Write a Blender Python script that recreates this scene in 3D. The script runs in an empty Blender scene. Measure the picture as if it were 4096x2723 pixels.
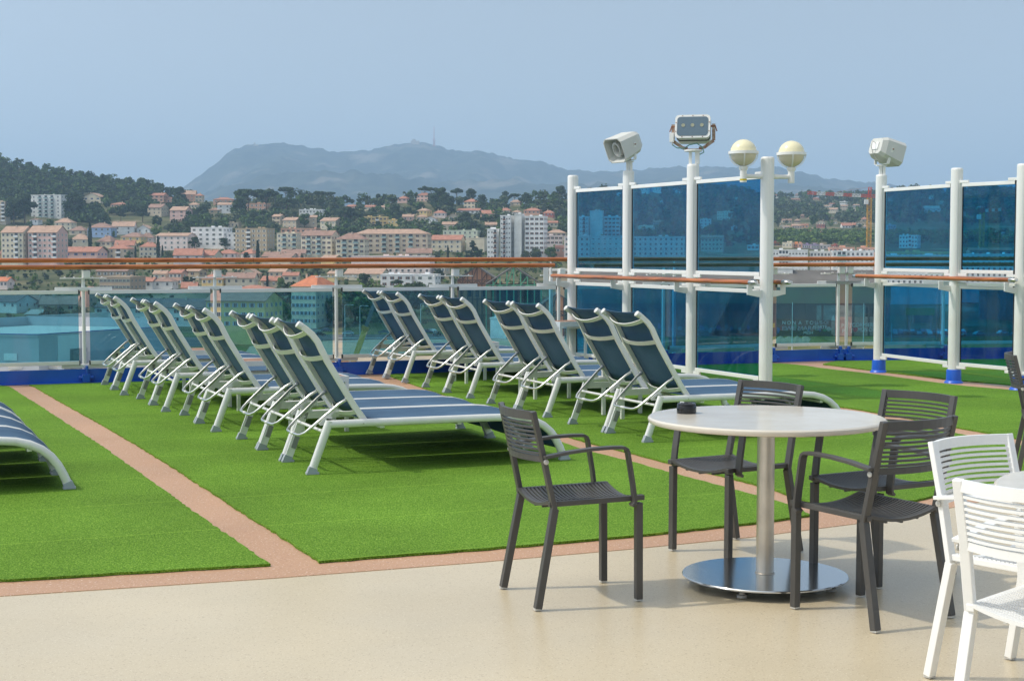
import bpy, bmesh, math, random
from math import sin, cos, tan, atan, atan2, pi, radians, sqrt
from mathutils import Vector, Matrix, noise

# ------------------------------------------------------------------ camera, sky, sun, exposure
FPX, CX, CY, HZ, CAMZ = 6150.0, 2048.0, 1361.5, 1000.0, 1.48
PITCH = atan((CY - HZ) / FPX)
scn = bpy.context.scene
cam = bpy.data.cameras.new('camera'); cam_o = bpy.data.objects.new('camera', cam)
scn.collection.objects.link(cam_o)
cam.sensor_width = 36.0; cam.lens = FPX / 4096 * 36.0
cam.clip_start = 0.1; cam.clip_end = 40000
cam_o.location = (0, 0, CAMZ); cam_o.rotation_euler = (radians(90) - PITCH, 0, 0)
scn.camera = cam_o

SUN_EL = radians(52.0)
SUN_DIR = Vector((cos(SUN_EL) * 0.995, cos(SUN_EL) * 0.12, -sin(SUN_EL))).normalized()   # the way the light travels
world = bpy.data.worlds.new('World'); scn.world = world; world.use_nodes = True
wn = world.node_tree; wn.nodes.clear()
sky = wn.nodes.new('ShaderNodeTexSky'); sky.sky_type = 'NISHITA'; sky.sun_disc = False
sky.sun_elevation = SUN_EL
sky.sun_rotation = atan2(-SUN_DIR.x, -SUN_DIR.y)
sky.altitude = 30; sky.air_density = 1.0; sky.dust_density = 1.0; sky.ozone_density = 2.0
hs = wn.nodes.new('ShaderNodeHueSaturation'); hs.inputs['Saturation'].default_value = 0.54
bg = wn.nodes.new('ShaderNodeBackground'); bg.inputs['Strength'].default_value = 0.139
wo = wn.nodes.new('ShaderNodeOutputWorld')
wtc = wn.nodes.new('ShaderNodeTexCoord'); wsx = wn.nodes.new('ShaderNodeSeparateXYZ'); wab = wn.nodes.new('ShaderNodeMath'); wab.operation = 'ABSOLUTE'
wml = wn.nodes.new('ShaderNodeMath'); wml.operation = 'MULTIPLY_ADD'; wml.inputs[1].default_value = 0.8; wml.inputs[2].default_value = 0.16
wcx = wn.nodes.new('ShaderNodeCombineXYZ')
wn.links.new(wtc.outputs['Generated'], wsx.inputs[0]); wn.links.new(wsx.outputs[2], wab.inputs[0]); wn.links.new(wab.outputs[0], wml.inputs[0])
wn.links.new(wsx.outputs[0], wcx.inputs[0]); wn.links.new(wsx.outputs[1], wcx.inputs[1]); wn.links.new(wml.outputs[0], wcx.inputs[2]); wn.links.new(wcx.outputs[0], sky.inputs[0])
wn.links.new(sky.outputs[0], hs.inputs['Color']); wmx = wn.nodes.new('ShaderNodeMix'); wmx.data_type = 'RGBA'; wmx.blend_type = 'MULTIPLY'; wmx.inputs[0].default_value = 1.0; wmx.inputs[7].default_value = (0.965, 0.99, 0.94, 1)
wn.links.new(hs.outputs[0], wmx.inputs[6])
wgl = wn.nodes.new('ShaderNodeMath'); wgl.operation = 'MULTIPLY'; wn.links.new(wab.outputs[0], wgl.inputs[0]); wn.links.new(wab.outputs[0], wgl.inputs[1])   # hazy sky with extra brightness added overhead, above the view, to fill shadows
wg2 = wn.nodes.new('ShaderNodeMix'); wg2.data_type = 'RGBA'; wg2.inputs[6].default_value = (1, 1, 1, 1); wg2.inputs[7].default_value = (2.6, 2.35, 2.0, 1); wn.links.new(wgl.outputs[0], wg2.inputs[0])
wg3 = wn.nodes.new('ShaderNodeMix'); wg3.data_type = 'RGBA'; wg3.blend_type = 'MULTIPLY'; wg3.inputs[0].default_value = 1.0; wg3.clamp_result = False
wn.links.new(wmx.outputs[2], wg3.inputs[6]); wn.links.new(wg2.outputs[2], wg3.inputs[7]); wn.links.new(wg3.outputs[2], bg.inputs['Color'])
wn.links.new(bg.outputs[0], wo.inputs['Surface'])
sl = bpy.data.lights.new('sun', 'SUN'); sl.energy = 2.0; sl.angle = radians(1.5); sl.color = (1.0, 0.94, 0.83)
so = bpy.data.objects.new('sun', sl); scn.collection.objects.link(so)
so.rotation_euler = SUN_DIR.to_track_quat('-Z', 'Y').to_euler(); so.location = (-10, 0, 20)
scn.view_settings.view_transform = 'Standard'; scn.view_settings.look = 'None'
scn.view_settings.exposure = 0.24; scn.view_settings.gamma = 1.0
scn.render.engine = 'CYCLES'
scn.cycles.max_bounces = 8; scn.cycles.transparent_max_bounces = 24; scn.cycles.volume_bounces = 1
scn.cycles.caustics_reflective = False; scn.cycles.caustics_refractive = False

# ------------------------------------------------------------------ from a place in the photograph to a place in the world
def ray(px, py):
    x = (px - CX) / FPX; y = -(py - CY) / FPX
    c, s = cos(PITCH), sin(PITCH)
    return Vector((x, c + y * s, -s + y * c))
def at(px, py, z=0.0):
    d = ray(px, py); t = (z - CAMZ) / d.z
    return Vector((d.x * t, d.y * t, z))
def atY(px, py, Y):
    d = ray(px, py); t = Y / d.y
    return Vector((d.x * t, Y, CAMZ + d.z * t))

# ------------------------------------------------------------------ names, labels
col = scn.collection
def tag(o, label=None, cat=None, group=None, kind=None):
    if label: o['label'] = label
    if cat: o['category'] = cat
    if group: o['group'] = group
    if kind: o['kind'] = kind
    return o
def empty(name, loc=(0, 0, 0), rz=0.0, label=None, cat=None, group=None):
    o = bpy.data.objects.new(name, None); o.empty_display_size = 0.1
    o.location = loc; o.rotation_euler = (0, 0, rz); col.objects.link(o)
    return tag(o, label, cat, group)
KIDS = {}
def adopt(c, p):
    if p is not None:
        c.parent = p; KIDS.setdefault(p.as_pointer(), []).append(c)
def copy_tree(o, parent=None, loc=None, rz=None, label=None, scale=None):
    c = o.copy(); col.objects.link(c)
    if parent is not None: adopt(c, parent)
    for k in KIDS.get(o.as_pointer(), []): copy_tree(k, c)
    if loc is not None: c.location = loc
    if rz is not None: c.rotation_euler = (0, 0, rz)
    if scale is not None: c.scale = scale if hasattr(scale, '__len__') else (scale,) * 3
    if label: c['label'] = label
    return c

# ------------------------------------------------------------------ mesh builder
class MB:
    def __init__(s): s.v = []; s.f = []; s.m = []; s.sm = []
    def add(s, vs, fs, m=0, smooth=False):
        b = len(s.v); s.v.extend([tuple(v) for v in vs])
        for f in fs: s.f.append(tuple(b + i for i in f)); s.m.append(m); s.sm.append(smooth)
        return s
    def box(s, c, size, rz=0.0, m=0, mat=None):
        hx, hy, hz = size[0] / 2, size[1] / 2, size[2] / 2
        R = mat or Matrix.Rotation(rz, 3, 'Z'); c = Vector(c)
        vs = [c + R @ Vector((x, y, z)) for x in (-hx, hx) for y in (-hy, hy) for z in (-hz, hz)]
        return s.add(vs, [(0, 1, 3, 2), (4, 6, 7, 5), (0, 4, 5, 1), (2, 3, 7, 6), (0, 2, 6, 4), (1, 5, 7, 3)], m)
    def bar(s, p0, p1, w, h, up=(0, 0, 1), m=0):
        p0, p1 = Vector(p0), Vector(p1); t = (p1 - p0).normalized(); up = Vector(up)
        a = t.cross(up); a = a.normalized() if a.length > 1e-6 else t.cross(Vector((1, 0, 0))).normalized()
        b = a.cross(t).normalized()
        vs = [p + a * (i * w / 2) + b * (j * h / 2) for p in (p0, p1) for i, j in ((-1, -1), (1, -1), (1, 1), (-1, 1))]
        return s.add(vs, [(0, 3, 2, 1), (4, 5, 6, 7), (0, 1, 5, 4), (1, 2, 6, 5), (2, 3, 7, 6), (3, 0, 4, 7)], m)
    def tube(s, pts, r, n=10, m=0, cap=True, smooth=True):
        pts = [Vector(p) for p in pts]; N = len(pts); rings = []
        t0 = (pts[1] - pts[0]).normalized()
        a = t0.cross(Vector((0, 0, 1)));  a = a.normalized() if a.length > 1e-4 else Vector((1, 0, 0))
        for i, p in enumerate(pts):
            t = (pts[min(i + 1, N - 1)] - pts[max(i - 1, 0)]).normalized()
            a = (a - t * a.dot(t)).normalized(); b = t.cross(a)
            rr = r[i] if hasattr(r, '__len__') else r
            rings.append([p + a * (rr * cos(2 * pi * k / n)) + b * (rr * sin(2 * pi * k / n)) for k in range(n)])
        vs = [v for q in rings for v in q]
        fs = [(i * n + k, i * n + (k + 1) % n, (i + 1) * n + (k + 1) % n, (i + 1) * n + k) for i in range(N - 1) for k in range(n)]
        s.add(vs, fs, m, smooth)
        if cap: s.add(rings[0], [tuple(reversed(range(n)))], m); s.add(rings[-1], [tuple(range(n))], m)
        return s
    def lathe(s, prof, n=32, c=(0, 0, 0), m=0, smooth=True):
        cx, cy, cz = c; N = len(prof)
        vs = [(cx + r * cos(2 * pi * k / n), cy + r * sin(2 * pi * k / n), cz + z) for r, z in prof for k in range(n)]
        fs = [(i * n + k, i * n + (k + 1) % n, (i + 1) * n + (k + 1) % n, (i + 1) * n + k) for i in range(N - 1) for k in range(n)]
        s.add(vs, fs, m, smooth)
        if prof[0][0] > 1e-4: s.add(vs[:n], [tuple(reversed(range(n)))], m)
        if prof[-1][0] > 1e-4: s.add(vs[-n:], [tuple(range(n))], m)
        return s
    def prism(s, poly, z0, z1, m=0, mside=None):          # poly in xy, counter-clockwise
        n = len(poly); vs = [(x, y, z0) for x, y in poly] + [(x, y, z1) for x, y in poly]
        s.add(vs, [tuple(range(n, 2 * n)), tuple(reversed(range(n)))], m)
        return s.add(vs, [(i, (i + 1) % n, n + (i + 1) % n, n + i) for i in range(n)], m if mside is None else mside)
    def sweep_xz(s, pts, prof, m=0, smooth=True):         # planar path in xz; prof = (normal, y) pairs
        N = len(pts); n = len(prof); vs = []
        for i, (x, z) in enumerate(pts):
            x0, z0 = pts[max(i - 1, 0)]; x1, z1 = pts[min(i + 1, N - 1)]
            t = Vector((x1 - x0, z1 - z0)).normalized(); nx, nz = -t.y, t.x
            k = 1.0
            if 0 < i < N - 1:
                ta = Vector((x - x0, z - z0)).normalized(); k = 1 / max(0.5, ta.dot(t))
            vs += [(x + nx * a * k, y, z + nz * a * k) for a, y in prof]
        fs = [(i * n + k, (i + 1) * n + k, (i + 1) * n + (k + 1) % n, i * n + (k + 1) % n) for i in range(N - 1) for k in range(n)]
        s.add(vs, fs, m, smooth)
        s.add(vs[:n], [tuple(range(n))], m); s.add(vs[-n:], [tuple(reversed(range(n)))], m)
        return s
    def quad(s, a, b, c, d, m=0): return s.add([a, b, c, d], [(0, 1, 2, 3)], m)
    def build(s, name, mats, parent=None, loc=(0, 0, 0), bevel=0.0, seg=2, rz=0.0, fix=True):
        me = bpy.data.meshes.new(name); me.from_pydata(s.v, [], s.f)
        mats = mats if isinstance(mats, (list, tuple)) else [mats]
        for q in mats: me.materials.append(q)
        me.polygons.foreach_set('material_index', s.m); me.polygons.foreach_set('use_smooth', s.sm)
        me.update()
        if fix:
            bm = bmesh.new(); bm.from_mesh(me); bmesh.ops.remove_doubles(bm, verts=bm.verts, dist=1e-5)
            bmesh.ops.recalc_face_normals(bm, faces=bm.faces); bm.to_mesh(me); bm.free()
        if any(s.sm): me.set_sharp_from_angle(angle=radians(38))
        o = bpy.data.objects.new(name, me); col.objects.link(o); o.location = loc; o.rotation_euler = (0, 0, rz)
        adopt(o, parent)
        if bevel > 0:
            b = o.modifiers.new('bevel', 'BEVEL'); b.width = bevel; b.segments = seg; b.limit_method = 'ANGLE'; b.angle_limit = radians(40)
            b.harden_normals = False
        return o

# ------------------------------------------------------------------ materials
MAT = {}
def mat(name, color, rough=0.6, metal=0.0, spec=0.5, noise_amt=0.0, noise_scale=5.0, color2=None, bump=0.0, bump_scale=200.0, coat=0.0, detail=4.0, obj=True):
    if name in MAT: return MAT[name]
    m = bpy.data.materials.new(name); m.use_nodes = True; nt = m.node_tree; p = nt.nodes['Principled BSDF']
    p.inputs['Base Color'].default_value = (*color, 1); p.inputs['Roughness'].default_value = rough
    p.inputs['Metallic'].default_value = metal; p.inputs['Specular IOR Level'].default_value = spec
    p.inputs['Coat Weight'].default_value = coat
    tc = nt.nodes.new('ShaderNodeTexCoord'); src = tc.outputs['Object' if obj else 'Generated']
    if noise_amt > 0 or color2:
        n = nt.nodes.new('ShaderNodeTexNoise'); n.inputs['Scale'].default_value = noise_scale; n.inputs['Detail'].default_value = detail
        nt.links.new(src, n.inputs['Vector'])
        r = nt.nodes.new('ShaderNodeValToRGB'); r.color_ramp.elements[0].position = 0.35; r.color_ramp.elements[1].position = 0.65
        c2 = color2 or tuple(c * (1 - noise_amt) for c in color); c1 = color if color2 else tuple(min(1, c * (1 + noise_amt * 0.6)) for c in color)
        r.color_ramp.elements[0].color = (*c2, 1); r.color_ramp.elements[1].color = (*c1, 1)
        nt.links.new(n.outputs['Fac'], r.inputs[0]); nt.links.new(r.outputs[0], p.inputs['Base Color'])
    if bump > 0:
        n = nt.nodes.new('ShaderNodeTexNoise'); n.inputs['Scale'].default_value = bump_scale; n.inputs['Detail'].default_value = 3
        nt.links.new(src, n.inputs['Vector']); b = nt.nodes.new('ShaderNodeBump'); b.inputs['Strength'].default_value = bump
        b.inputs['Distance'].default_value = 0.01
        nt.links.new(n.outputs['Fac'], b.inputs['Height']); nt.links.new(b.outputs[0], p.inputs['Normal'])
    MAT[name] = m; return m
def glassmat(name, tint, refl=0.06, rough=0.02):
    m = bpy.data.materials.new(name); m.use_nodes = True; nt = m.node_tree; nt.nodes.clear()
    o = nt.nodes.new('ShaderNodeOutputMaterial'); t = nt.nodes.new('ShaderNodeBsdfTransparent'); t.inputs[0].default_value = (*tint, 1)
    g = nt.nodes.new('ShaderNodeBsdfGlossy'); g.inputs['Roughness'].default_value = rough; g.inputs[0].default_value = (0.9, 0.95, 1, 1)
    lw = nt.nodes.new('ShaderNodeLayerWeight'); pw = nt.nodes.new('ShaderNodeMath'); pw.operation = 'POWER'; pw.inputs[1].default_value = 5.0
    fr = nt.nodes.new('ShaderNodeMath'); fr.operation = 'MULTIPLY_ADD'; fr.inputs[1].default_value = 0.9; fr.inputs[2].default_value = refl * 0.5
    nt.links.new(lw.outputs['Facing'], pw.inputs[0]); nt.links.new(pw.outputs[0], fr.inputs[0])
    mx = nt.nodes.new('ShaderNodeMixShader'); nt.links.new(fr.outputs[0], mx.inputs[0]); nt.links.new(t.outputs[0], mx.inputs[1]); nt.links.new(g.outputs[0], mx.inputs[2])
    tc = nt.nodes.new('ShaderNodeTexCoord'); mp = nt.nodes.new('ShaderNodeMapping'); mp.inputs['Scale'].default_value = (3, 3, 1.2)
    n = nt.nodes.new('ShaderNodeTexNoise'); n.inputs['Scale'].default_value = 2.5; n.inputs['Detail'].default_value = 8; n.inputs['Distortion'].default_value = 1.0
    mr = nt.nodes.new('ShaderNodeMapRange'); mr.inputs[1].default_value = 0.35; mr.inputs[2].default_value = 0.8; mr.inputs[3].default_value = 0.003; mr.inputs[4].default_value = 0.035
    df = nt.nodes.new('ShaderNodeBsdfDiffuse'); df.inputs[0].default_value = (0.75, 0.78, 0.78, 1); m2 = nt.nodes.new('ShaderNodeMixShader')     # dried salt spray
    nt.links.new(tc.outputs['Object'], mp.inputs[0]); nt.links.new(mp.outputs[0], n.inputs['Vector']); nt.links.new(n.outputs['Fac'], mr.inputs[0]); nt.links.new(mr.outputs[0], m2.inputs[0])
    nt.links.new(mx.outputs[0], m2.inputs[1]); nt.links.new(df.outputs[0], m2.inputs[2]); nt.links.new(m2.outputs[0], o.inputs[0]); MAT[name] = m; return m
def speckle(name, base, dark, light, rough, scale, coat=0.0, blotch=0.08):
    m = bpy.data.materials.new(name); m.use_nodes = True; nt = m.node_tree; p = nt.nodes['Principled BSDF']
    p.inputs['Roughness'].default_value = rough; p.inputs['Coat Weight'].default_value = coat; p.inputs['Coat Roughness'].default_value = 0.25
    tc = nt.nodes.new('ShaderNodeTexCoord')
    def nz(sc, det, a, b):
        n = nt.nodes.new('ShaderNodeTexNoise'); n.inputs['Scale'].default_value = sc; n.inputs['Detail'].default_value = det
        nt.links.new(tc.outputs['Object'], n.inputs['Vector']); r = nt.nodes.new('ShaderNodeMapRange')
        r.inputs[1].default_value = a; r.inputs[2].default_value = b; nt.links.new(n.outputs['Fac'], r.inputs[0]); return r.outputs[0]
    def mixc(f, a, b):
        x = nt.nodes.new('ShaderNodeMix'); x.data_type = 'RGBA'; nt.links.new(f, x.inputs[0])
        for s_, v in ((x.inputs[6], a), (x.inputs[7], b)):
            if isinstance(v, tuple): s_.default_value = (*v, 1)
            else: nt.links.new(v, s_)
        return x.outputs[2]
    c = mixc(nz(0.9, 5, 0.3, 0.7), tuple(x * (1 - blotch) for x in base), tuple(min(1, x * (1 + blotch)) for x in base))
    c = mixc(nz(scale, 2, 0.62, 0.68), c, dark)
    c = mixc(nz(scale * 1.3 + 7, 2, 0.63, 0.69), c, light)
    nt.links.new(c, p.inputs['Base Color'])
    rr = nt.nodes.new('ShaderNodeMapRange'); rr.inputs[3].default_value = rough - 0.08; rr.inputs[4].default_value = rough + 0.12
    nt.links.new(nz(2.1, 4, 0, 1), rr.inputs[0]); nt.links.new(rr.outputs[0], p.inputs['Roughness'])
    MAT[name] = m; return m

white = mat('white_paint', (0.81, 0.815, 0.80), 0.35, color2=(0.73, 0.71, 0.665), noise_scale=2.2, detail=9)
white.node_tree.nodes['Color Ramp'].color_ramp.elements[0].position = 0.22; white.node_tree.nodes['Color Ramp'].color_ramp.elements[1].position = 0.5
rust = mat('rusty_steel', (0.25, 0.10, 0.05), 0.8, noise_amt=0.4, noise_scale=40)
alu = mat('brushed_aluminium_paint', (0.80, 0.80, 0.78), 0.40, metal=0.25, noise_amt=0.05, noise_scale=8)
alu_bright = mat('polished_aluminium', (0.78, 0.78, 0.76), 0.28, metal=0.9)
cap_grey = mat('grey_plastic', (0.36, 0.40, 0.45), 0.5)
blackrub = mat('black_rubber', (0.02, 0.02, 0.022), 0.6)
steel = mat('stainless_steel', (0.62, 0.60, 0.56), 0.28, metal=1.0, noise_amt=0.08, noise_scale=14)
teak = None
def teakmat():
    m = bpy.data.materials.new('varnished_teak'); m.use_nodes = True; nt = m.node_tree; p = nt.nodes['Principled BSDF']
    p.inputs['Roughness'].default_value = 0.35; p.inputs['Coat Weight'].default_value = 0.25; p.inputs['Coat Roughness'].default_value = 0.15
    tc = nt.nodes.new('ShaderNodeTexCoord'); mp = nt.nodes.new('ShaderNodeMapping'); mp.inputs['Scale'].default_value = (1.2, 14, 14)
    n = nt.nodes.new('ShaderNodeTexNoise'); n.inputs['Scale'].default_value = 2.2; n.inputs['Detail'].default_value = 6; n.inputs['Distortion'].default_value = 0.6
    r = nt.nodes.new('ShaderNodeValToRGB'); e = r.color_ramp.elements
    e[0].position = 0.25; e[0].color = (0.16, 0.040, 0.010, 1); e[1].position = 0.72; e[1].color = (0.58, 0.20, 0.055, 1)
    q = e.new(0.5); q.color = (0.42, 0.125, 0.03, 1)
    nt.links.new(tc.outputs['Object'], mp.inputs[0]); nt.links.new(mp.outputs[0], n.inputs['Vector']); nt.links.new(n.outputs['Fac'], r.inputs[0]); nt.links.new(r.outputs[0], p.inputs['Base Color'])
    return m
teak = teakmat()
navy = mat('ship_blue_paint', (0.006, 0.105, 0.55), 0.3, noise_amt=0.15, noise_scale=2.5, coat=0.3)
beige_deck = speckle('beige_deck_coating', (0.59, 0.50, 0.35), (0.42, 0.33, 0.21), (0.74, 0.67, 0.53), 0.36, 125, coat=0.25)
pink_deck = speckle('pink_deck_coating', (0.485, 0.285, 0.175), (0.34, 0.19, 0.12), (0.74, 0.60, 0.50), 0.5, 60, coat=0.0)
def turfmat():
    m = bpy.data.materials.new('artificial_turf'); m.use_nodes = True; nt = m.node_tree; p = nt.nodes['Principled BSDF']
    p.inputs['Roughness'].default_value = 0.85; p.inputs['Specular IOR Level'].default_value = 0.12
    tc = nt.nodes.new('ShaderNodeTexCoord')
    def nz(sc, det=3):
        n = nt.nodes.new('ShaderNodeTexNoise'); n.inputs['Scale'].default_value = sc; n.inputs['Detail'].default_value = det
        nt.links.new(tc.outputs['Object'], n.inputs['Vector']); return n.outputs['Fac']
    r = nt.nodes.new('ShaderNodeValToRGB'); e = r.color_ramp.elements
    e[0].position = 0.30; e[0].color = (0.045, 0.115, 0.010, 1); e[1].position = 0.74; e[1].color = (0.30, 0.46, 0.09, 1)
    q = e.new(0.52); q.color = (0.124, 0.262, 0.022, 1)
    nt.links.new(nz(130, 4), r.inputs[0])
    big = nt.nodes.new('ShaderNodeMapRange'); big.inputs[1].default_value = 0.3; big.inputs[2].default_value = 0.7; big.inputs[3].default_value = 0.80; big.inputs[4].default_value = 1.14
    nt.links.new(nz(0.8, 7), big.inputs[0])
    x = nt.nodes.new('ShaderNodeMix'); x.data_type = 'RGBA'; x.blend_type = 'MULTIPLY'; x.inputs[0].default_value = 1
    nt.links.new(r.outputs[0], x.inputs[6]); nt.links.new(big.outputs[0], x.inputs[7])
    mp = nt.nodes.new('ShaderNodeMapping'); mp.inputs['Rotation'].default_value = (0, 0, radians(-23)); sp = nt.nodes.new('ShaderNodeSeparateXYZ')
    nt.links.new(tc.outputs['Object'], mp.inputs[0]); nt.links.new(mp.outputs[0], sp.inputs[0])
    fr = nt.nodes.new('ShaderNodeMath'); fr.operation = 'FRACT'; lt = nt.nodes.new('ShaderNodeMath'); lt.operation = 'LESS_THAN'; lt.inputs[1].default_value = 0.007
    nt.links.new(sp.outputs[1], fr.inputs[0]); nt.links.new(fr.outputs[0], lt.inputs[0])      # seams between the rolls
    y = nt.nodes.new('ShaderNodeMix'); y.data_type = 'RGBA'; y.inputs[7].default_value = (0.24, 0.42, 0.05, 1); nt.links.new(lt.outputs[0], y.inputs[0]); nt.links.new(x.outputs[2], y.inputs[6]); nt.links.new(y.outputs[2], p.inputs['Base Color'])
    b = nt.nodes.new('ShaderNodeBump'); b.inputs['Strength'].default_value = 0.7; b.inputs['Distance'].default_value = 0.012
    nt.links.new(nz(120, 3), b.inputs['Height']); nt.links.new(b.outputs[0], p.inputs['Normal'])
    return m
turf = turfmat()
glass_rail = glassmat('teal_tinted_glass', (0.44, 0.73, 0.82))
glass_screen = glassmat('blue_tinted_glass', (0.20, 0.60, 0.79))
# ------------------------------------------------------------------ the deck
def coam(X):                                            # the line of the blue coaming, deck side
    return 18.96 + 0.385 * X if X < 4.1 else 20.54 + 0.16 * (X - 4.1)
XL, XR = -16.0, 13.0
b = MB(); b.prism([(XL, -6), (XR, -6), (XR, coam(XR) + 0.6), (4.1, coam(4.1) + 0.6), (XL, coam(XL) + 0.6)], -0.5, -0.004)
tag(b.build('beige_deck', beige_deck), kind='structure')
ship = mat('ship_hull_paint', (0.75, 0.75, 0.74), 0.5)
b = MB(); b.prism([(XL, -6), (XR, -6), (XR, coam(XR) + 0.55), (4.1, coam(4.1) + 0.55), (XL, coam(XL) + 0.55)], -27.5, -0.502)
tag(b.build('ship_hull', ship), kind='structure')
def gpts(L, z=0.0): return [(at(x, y, z).x, at(x, y, z).y) for x, y in L]
# the pink stripes lie as one sheet under the gaps between the turf mats
front_lo = gpts([(-2500, 2590), (0, 2381), (1100, 2309), (1900, 2247), (2500, 2195), (3000, 2146), (3500, 2082), (3747, 2040), (4096, 1968), (4700, 1850)])
ext = lambda P, k: (P[0] + (P[0] - k[0]) * 0, P[1])
b = MB()
poly = front_lo + [(XR, coam(XR)), (4.1, coam(4.1)), (XL, coam(XL)), (XL, 5.0)]
b.prism(poly, -0.0035, -0.0012)
tag(b.build('pink_path', pink_deck), kind='structure')
rnd = random.Random(4)
def jag(P, step=0.05, amp=0.007):
    out = []
    n = len(P)
    for i in range(n):
        a, c = Vector(P[i]), Vector(P[(i + 1) % n]); L = (c - a).length; k = max(1, int(L / step))
        if L > 9: k = 1
        for j in range(k):
            q = a.lerp(c, j / k); out.append((q.x + rnd.uniform(-amp, amp), q.y + rnd.uniform(-amp, amp)))
    return out
EDGE = lambda x: (x, coam(x) - 0.22)
def smooth_line(P, n=6):
    out = []
    for i in range(len(P) - 1):
        p0 = Vector(P[max(i - 1, 0)]); p1 = Vector(P[i]); p2 = Vector(P[i + 1]); p3 = Vector(P[min(i + 2, len(P) - 1)])
        for k in range(n):
            t = k / n
            q = 0.5 * ((2 * p1) + (p2 - p0) * t + (2 * p0 - 5 * p1 + 4 * p2 - p3) * t * t + (3 * p1 - p0 - 3 * p2 + p3) * t ** 3)
            out.append((q.x, q.y))
    return out + [tuple(P[-1])]
s1L = smooth_line(gpts([(1077, 2264), (890, 2133), (771, 2050), (682, 1984), (593, 1921), (510, 1862), (427, 1803), (356, 1755), (255, 1690), (160, 1628), (96, 1588), (39, 1550)]))
s1R = smooth_line(gpts([(1273, 2248), (1187, 2191), (1068, 2115), (949, 2040), (831, 1964), (712, 1886), (593, 1811), (498, 1754), (409, 1703), (243, 1610), (184, 1577), (136, 1548)]))
frontL = gpts([(-2500, 2520), (0, 2328), (1077, 2264)])
mats_ = []
mats_.append(frontL + s1L[1:] + [(s1L[-1][0] - 0.15, coam(s1L[-1][0]) - 0.22), EDGE(-15.5)])
s2L = smooth_line(gpts([(3238, 2066), (3167, 2028), (3000, 1981), (2681, 1895), (2522, 1851), (2346, 1806), (2219, 1765), (1950, 1690), (1700, 1600), (1500, 1540)]))
frontM = smooth_line(gpts([(1276, 2252), (1900, 2204), (2500, 2152), (3000, 2099), (3238, 2066)]))
mats_.append(frontM + s2L[1:] + [(-2.2, coam(-2.2) - 0.22), (s1R[-1][0] - 0.1, coam(s1R[-1][0]) - 0.22)] + list(reversed(s1R))[:-1])
s2R = smooth_line(gpts([(3420, 2040), (3330, 2045), (3161, 1986), (3040, 1946), (2681, 1857), (2538, 1819), (2346, 1771), (2206, 1727), (2000, 1655), (1800, 1590), (1640, 1535)]))
s2bL = smooth_line(gpts([(4300, 1832), (4096, 1790), (3802, 1733), (3537, 1682), (3350, 1648), (3065, 1612), (2780, 1562), (2515, 1522), (2300, 1495)]))
frontR = gpts([(3420, 2040), (3661, 2006), (3960, 1944), (4300, 1880)])
mats_.append(frontR + s2bL[1:] + [(0.5, coam(0.5) - 0.22), (-1.5, coam(-1.5) - 0.22)] + list(reversed(s2R))[:-1])
s2bR = smooth_line(gpts([(4500, 1845), (4096, 1762), (3802, 1708), (3537, 1658), (3350, 1628), (3065, 1596), (2790, 1550), (2520, 1510), (2310, 1485)]))
s3L = smooth_line(gpts([(4500, 1640), (4096, 1570), (3820, 1543), (3500, 1500), (3300, 1477), (3200, 1463), (3120, 1457)]))
mats_.append(s3L + [(3.2, coam(3.2) - 0.3), (1.0, coam(1.0) - 0.22)] + list(reversed(s2bR)))
s3R = smooth_line(gpts([(4600, 1626), (4096, 1548), (3820, 1522), (3500, 1485), (3350, 1466), (3290, 1459)]))
mats_.append(s3R + [(4.3, coam(4.3) - 0.2), (11, coam(11) - 0.24), (11.0, 15.0)])
TL = ['green turf mat at the left with the lone lounger end on it', 'green turf mat under the front row of loungers, beside the beige deck',
      'green turf mat under the second row of loungers, reaching past the round table', 'green turf mat between the two rows of blue glass wind screens', 'small green turf mat beyond the right row of blue glass wind screens']
for P, lb in zip(mats_, TL):
    b = MB(); b.prism(jag(P), 0.001, 0.013)
    o = b.build('turf_mat', turf); tag(o, lb, 'turf mat', 'artificial turf mats on the deck')

# blue coaming with a small top edge
def strip(X0, X1):
    a = Vector((X0, coam(X0))); c = Vector((X1, coam(X1))); return a, c
for X0, X1, lb in ((XL, 4.1, 'long blue steel coaming under the glass railing, left of the bend'), (4.1, XR, 'blue steel coaming under the glass railing, right of the bend')):
    a, c = strip(X0, X1); d = (c - a).normalized(); n = Vector((-d.y, d.x))
    b = MB(); q = [a, c, c + n * 0.012, a + n * 0.012]
    b.prism([(v.x, v.y) for v in q], 0.0, 0.155)
    q = [a - n * 0.05, c - n * 0.05, c + n * 0.001, a + n * 0.001]; b.prism([(v.x, v.y) for v in q], 0.001, 0.006)
    tag(b.build('coaming', navy, bevel=0.003), lb, 'coaming')

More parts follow.
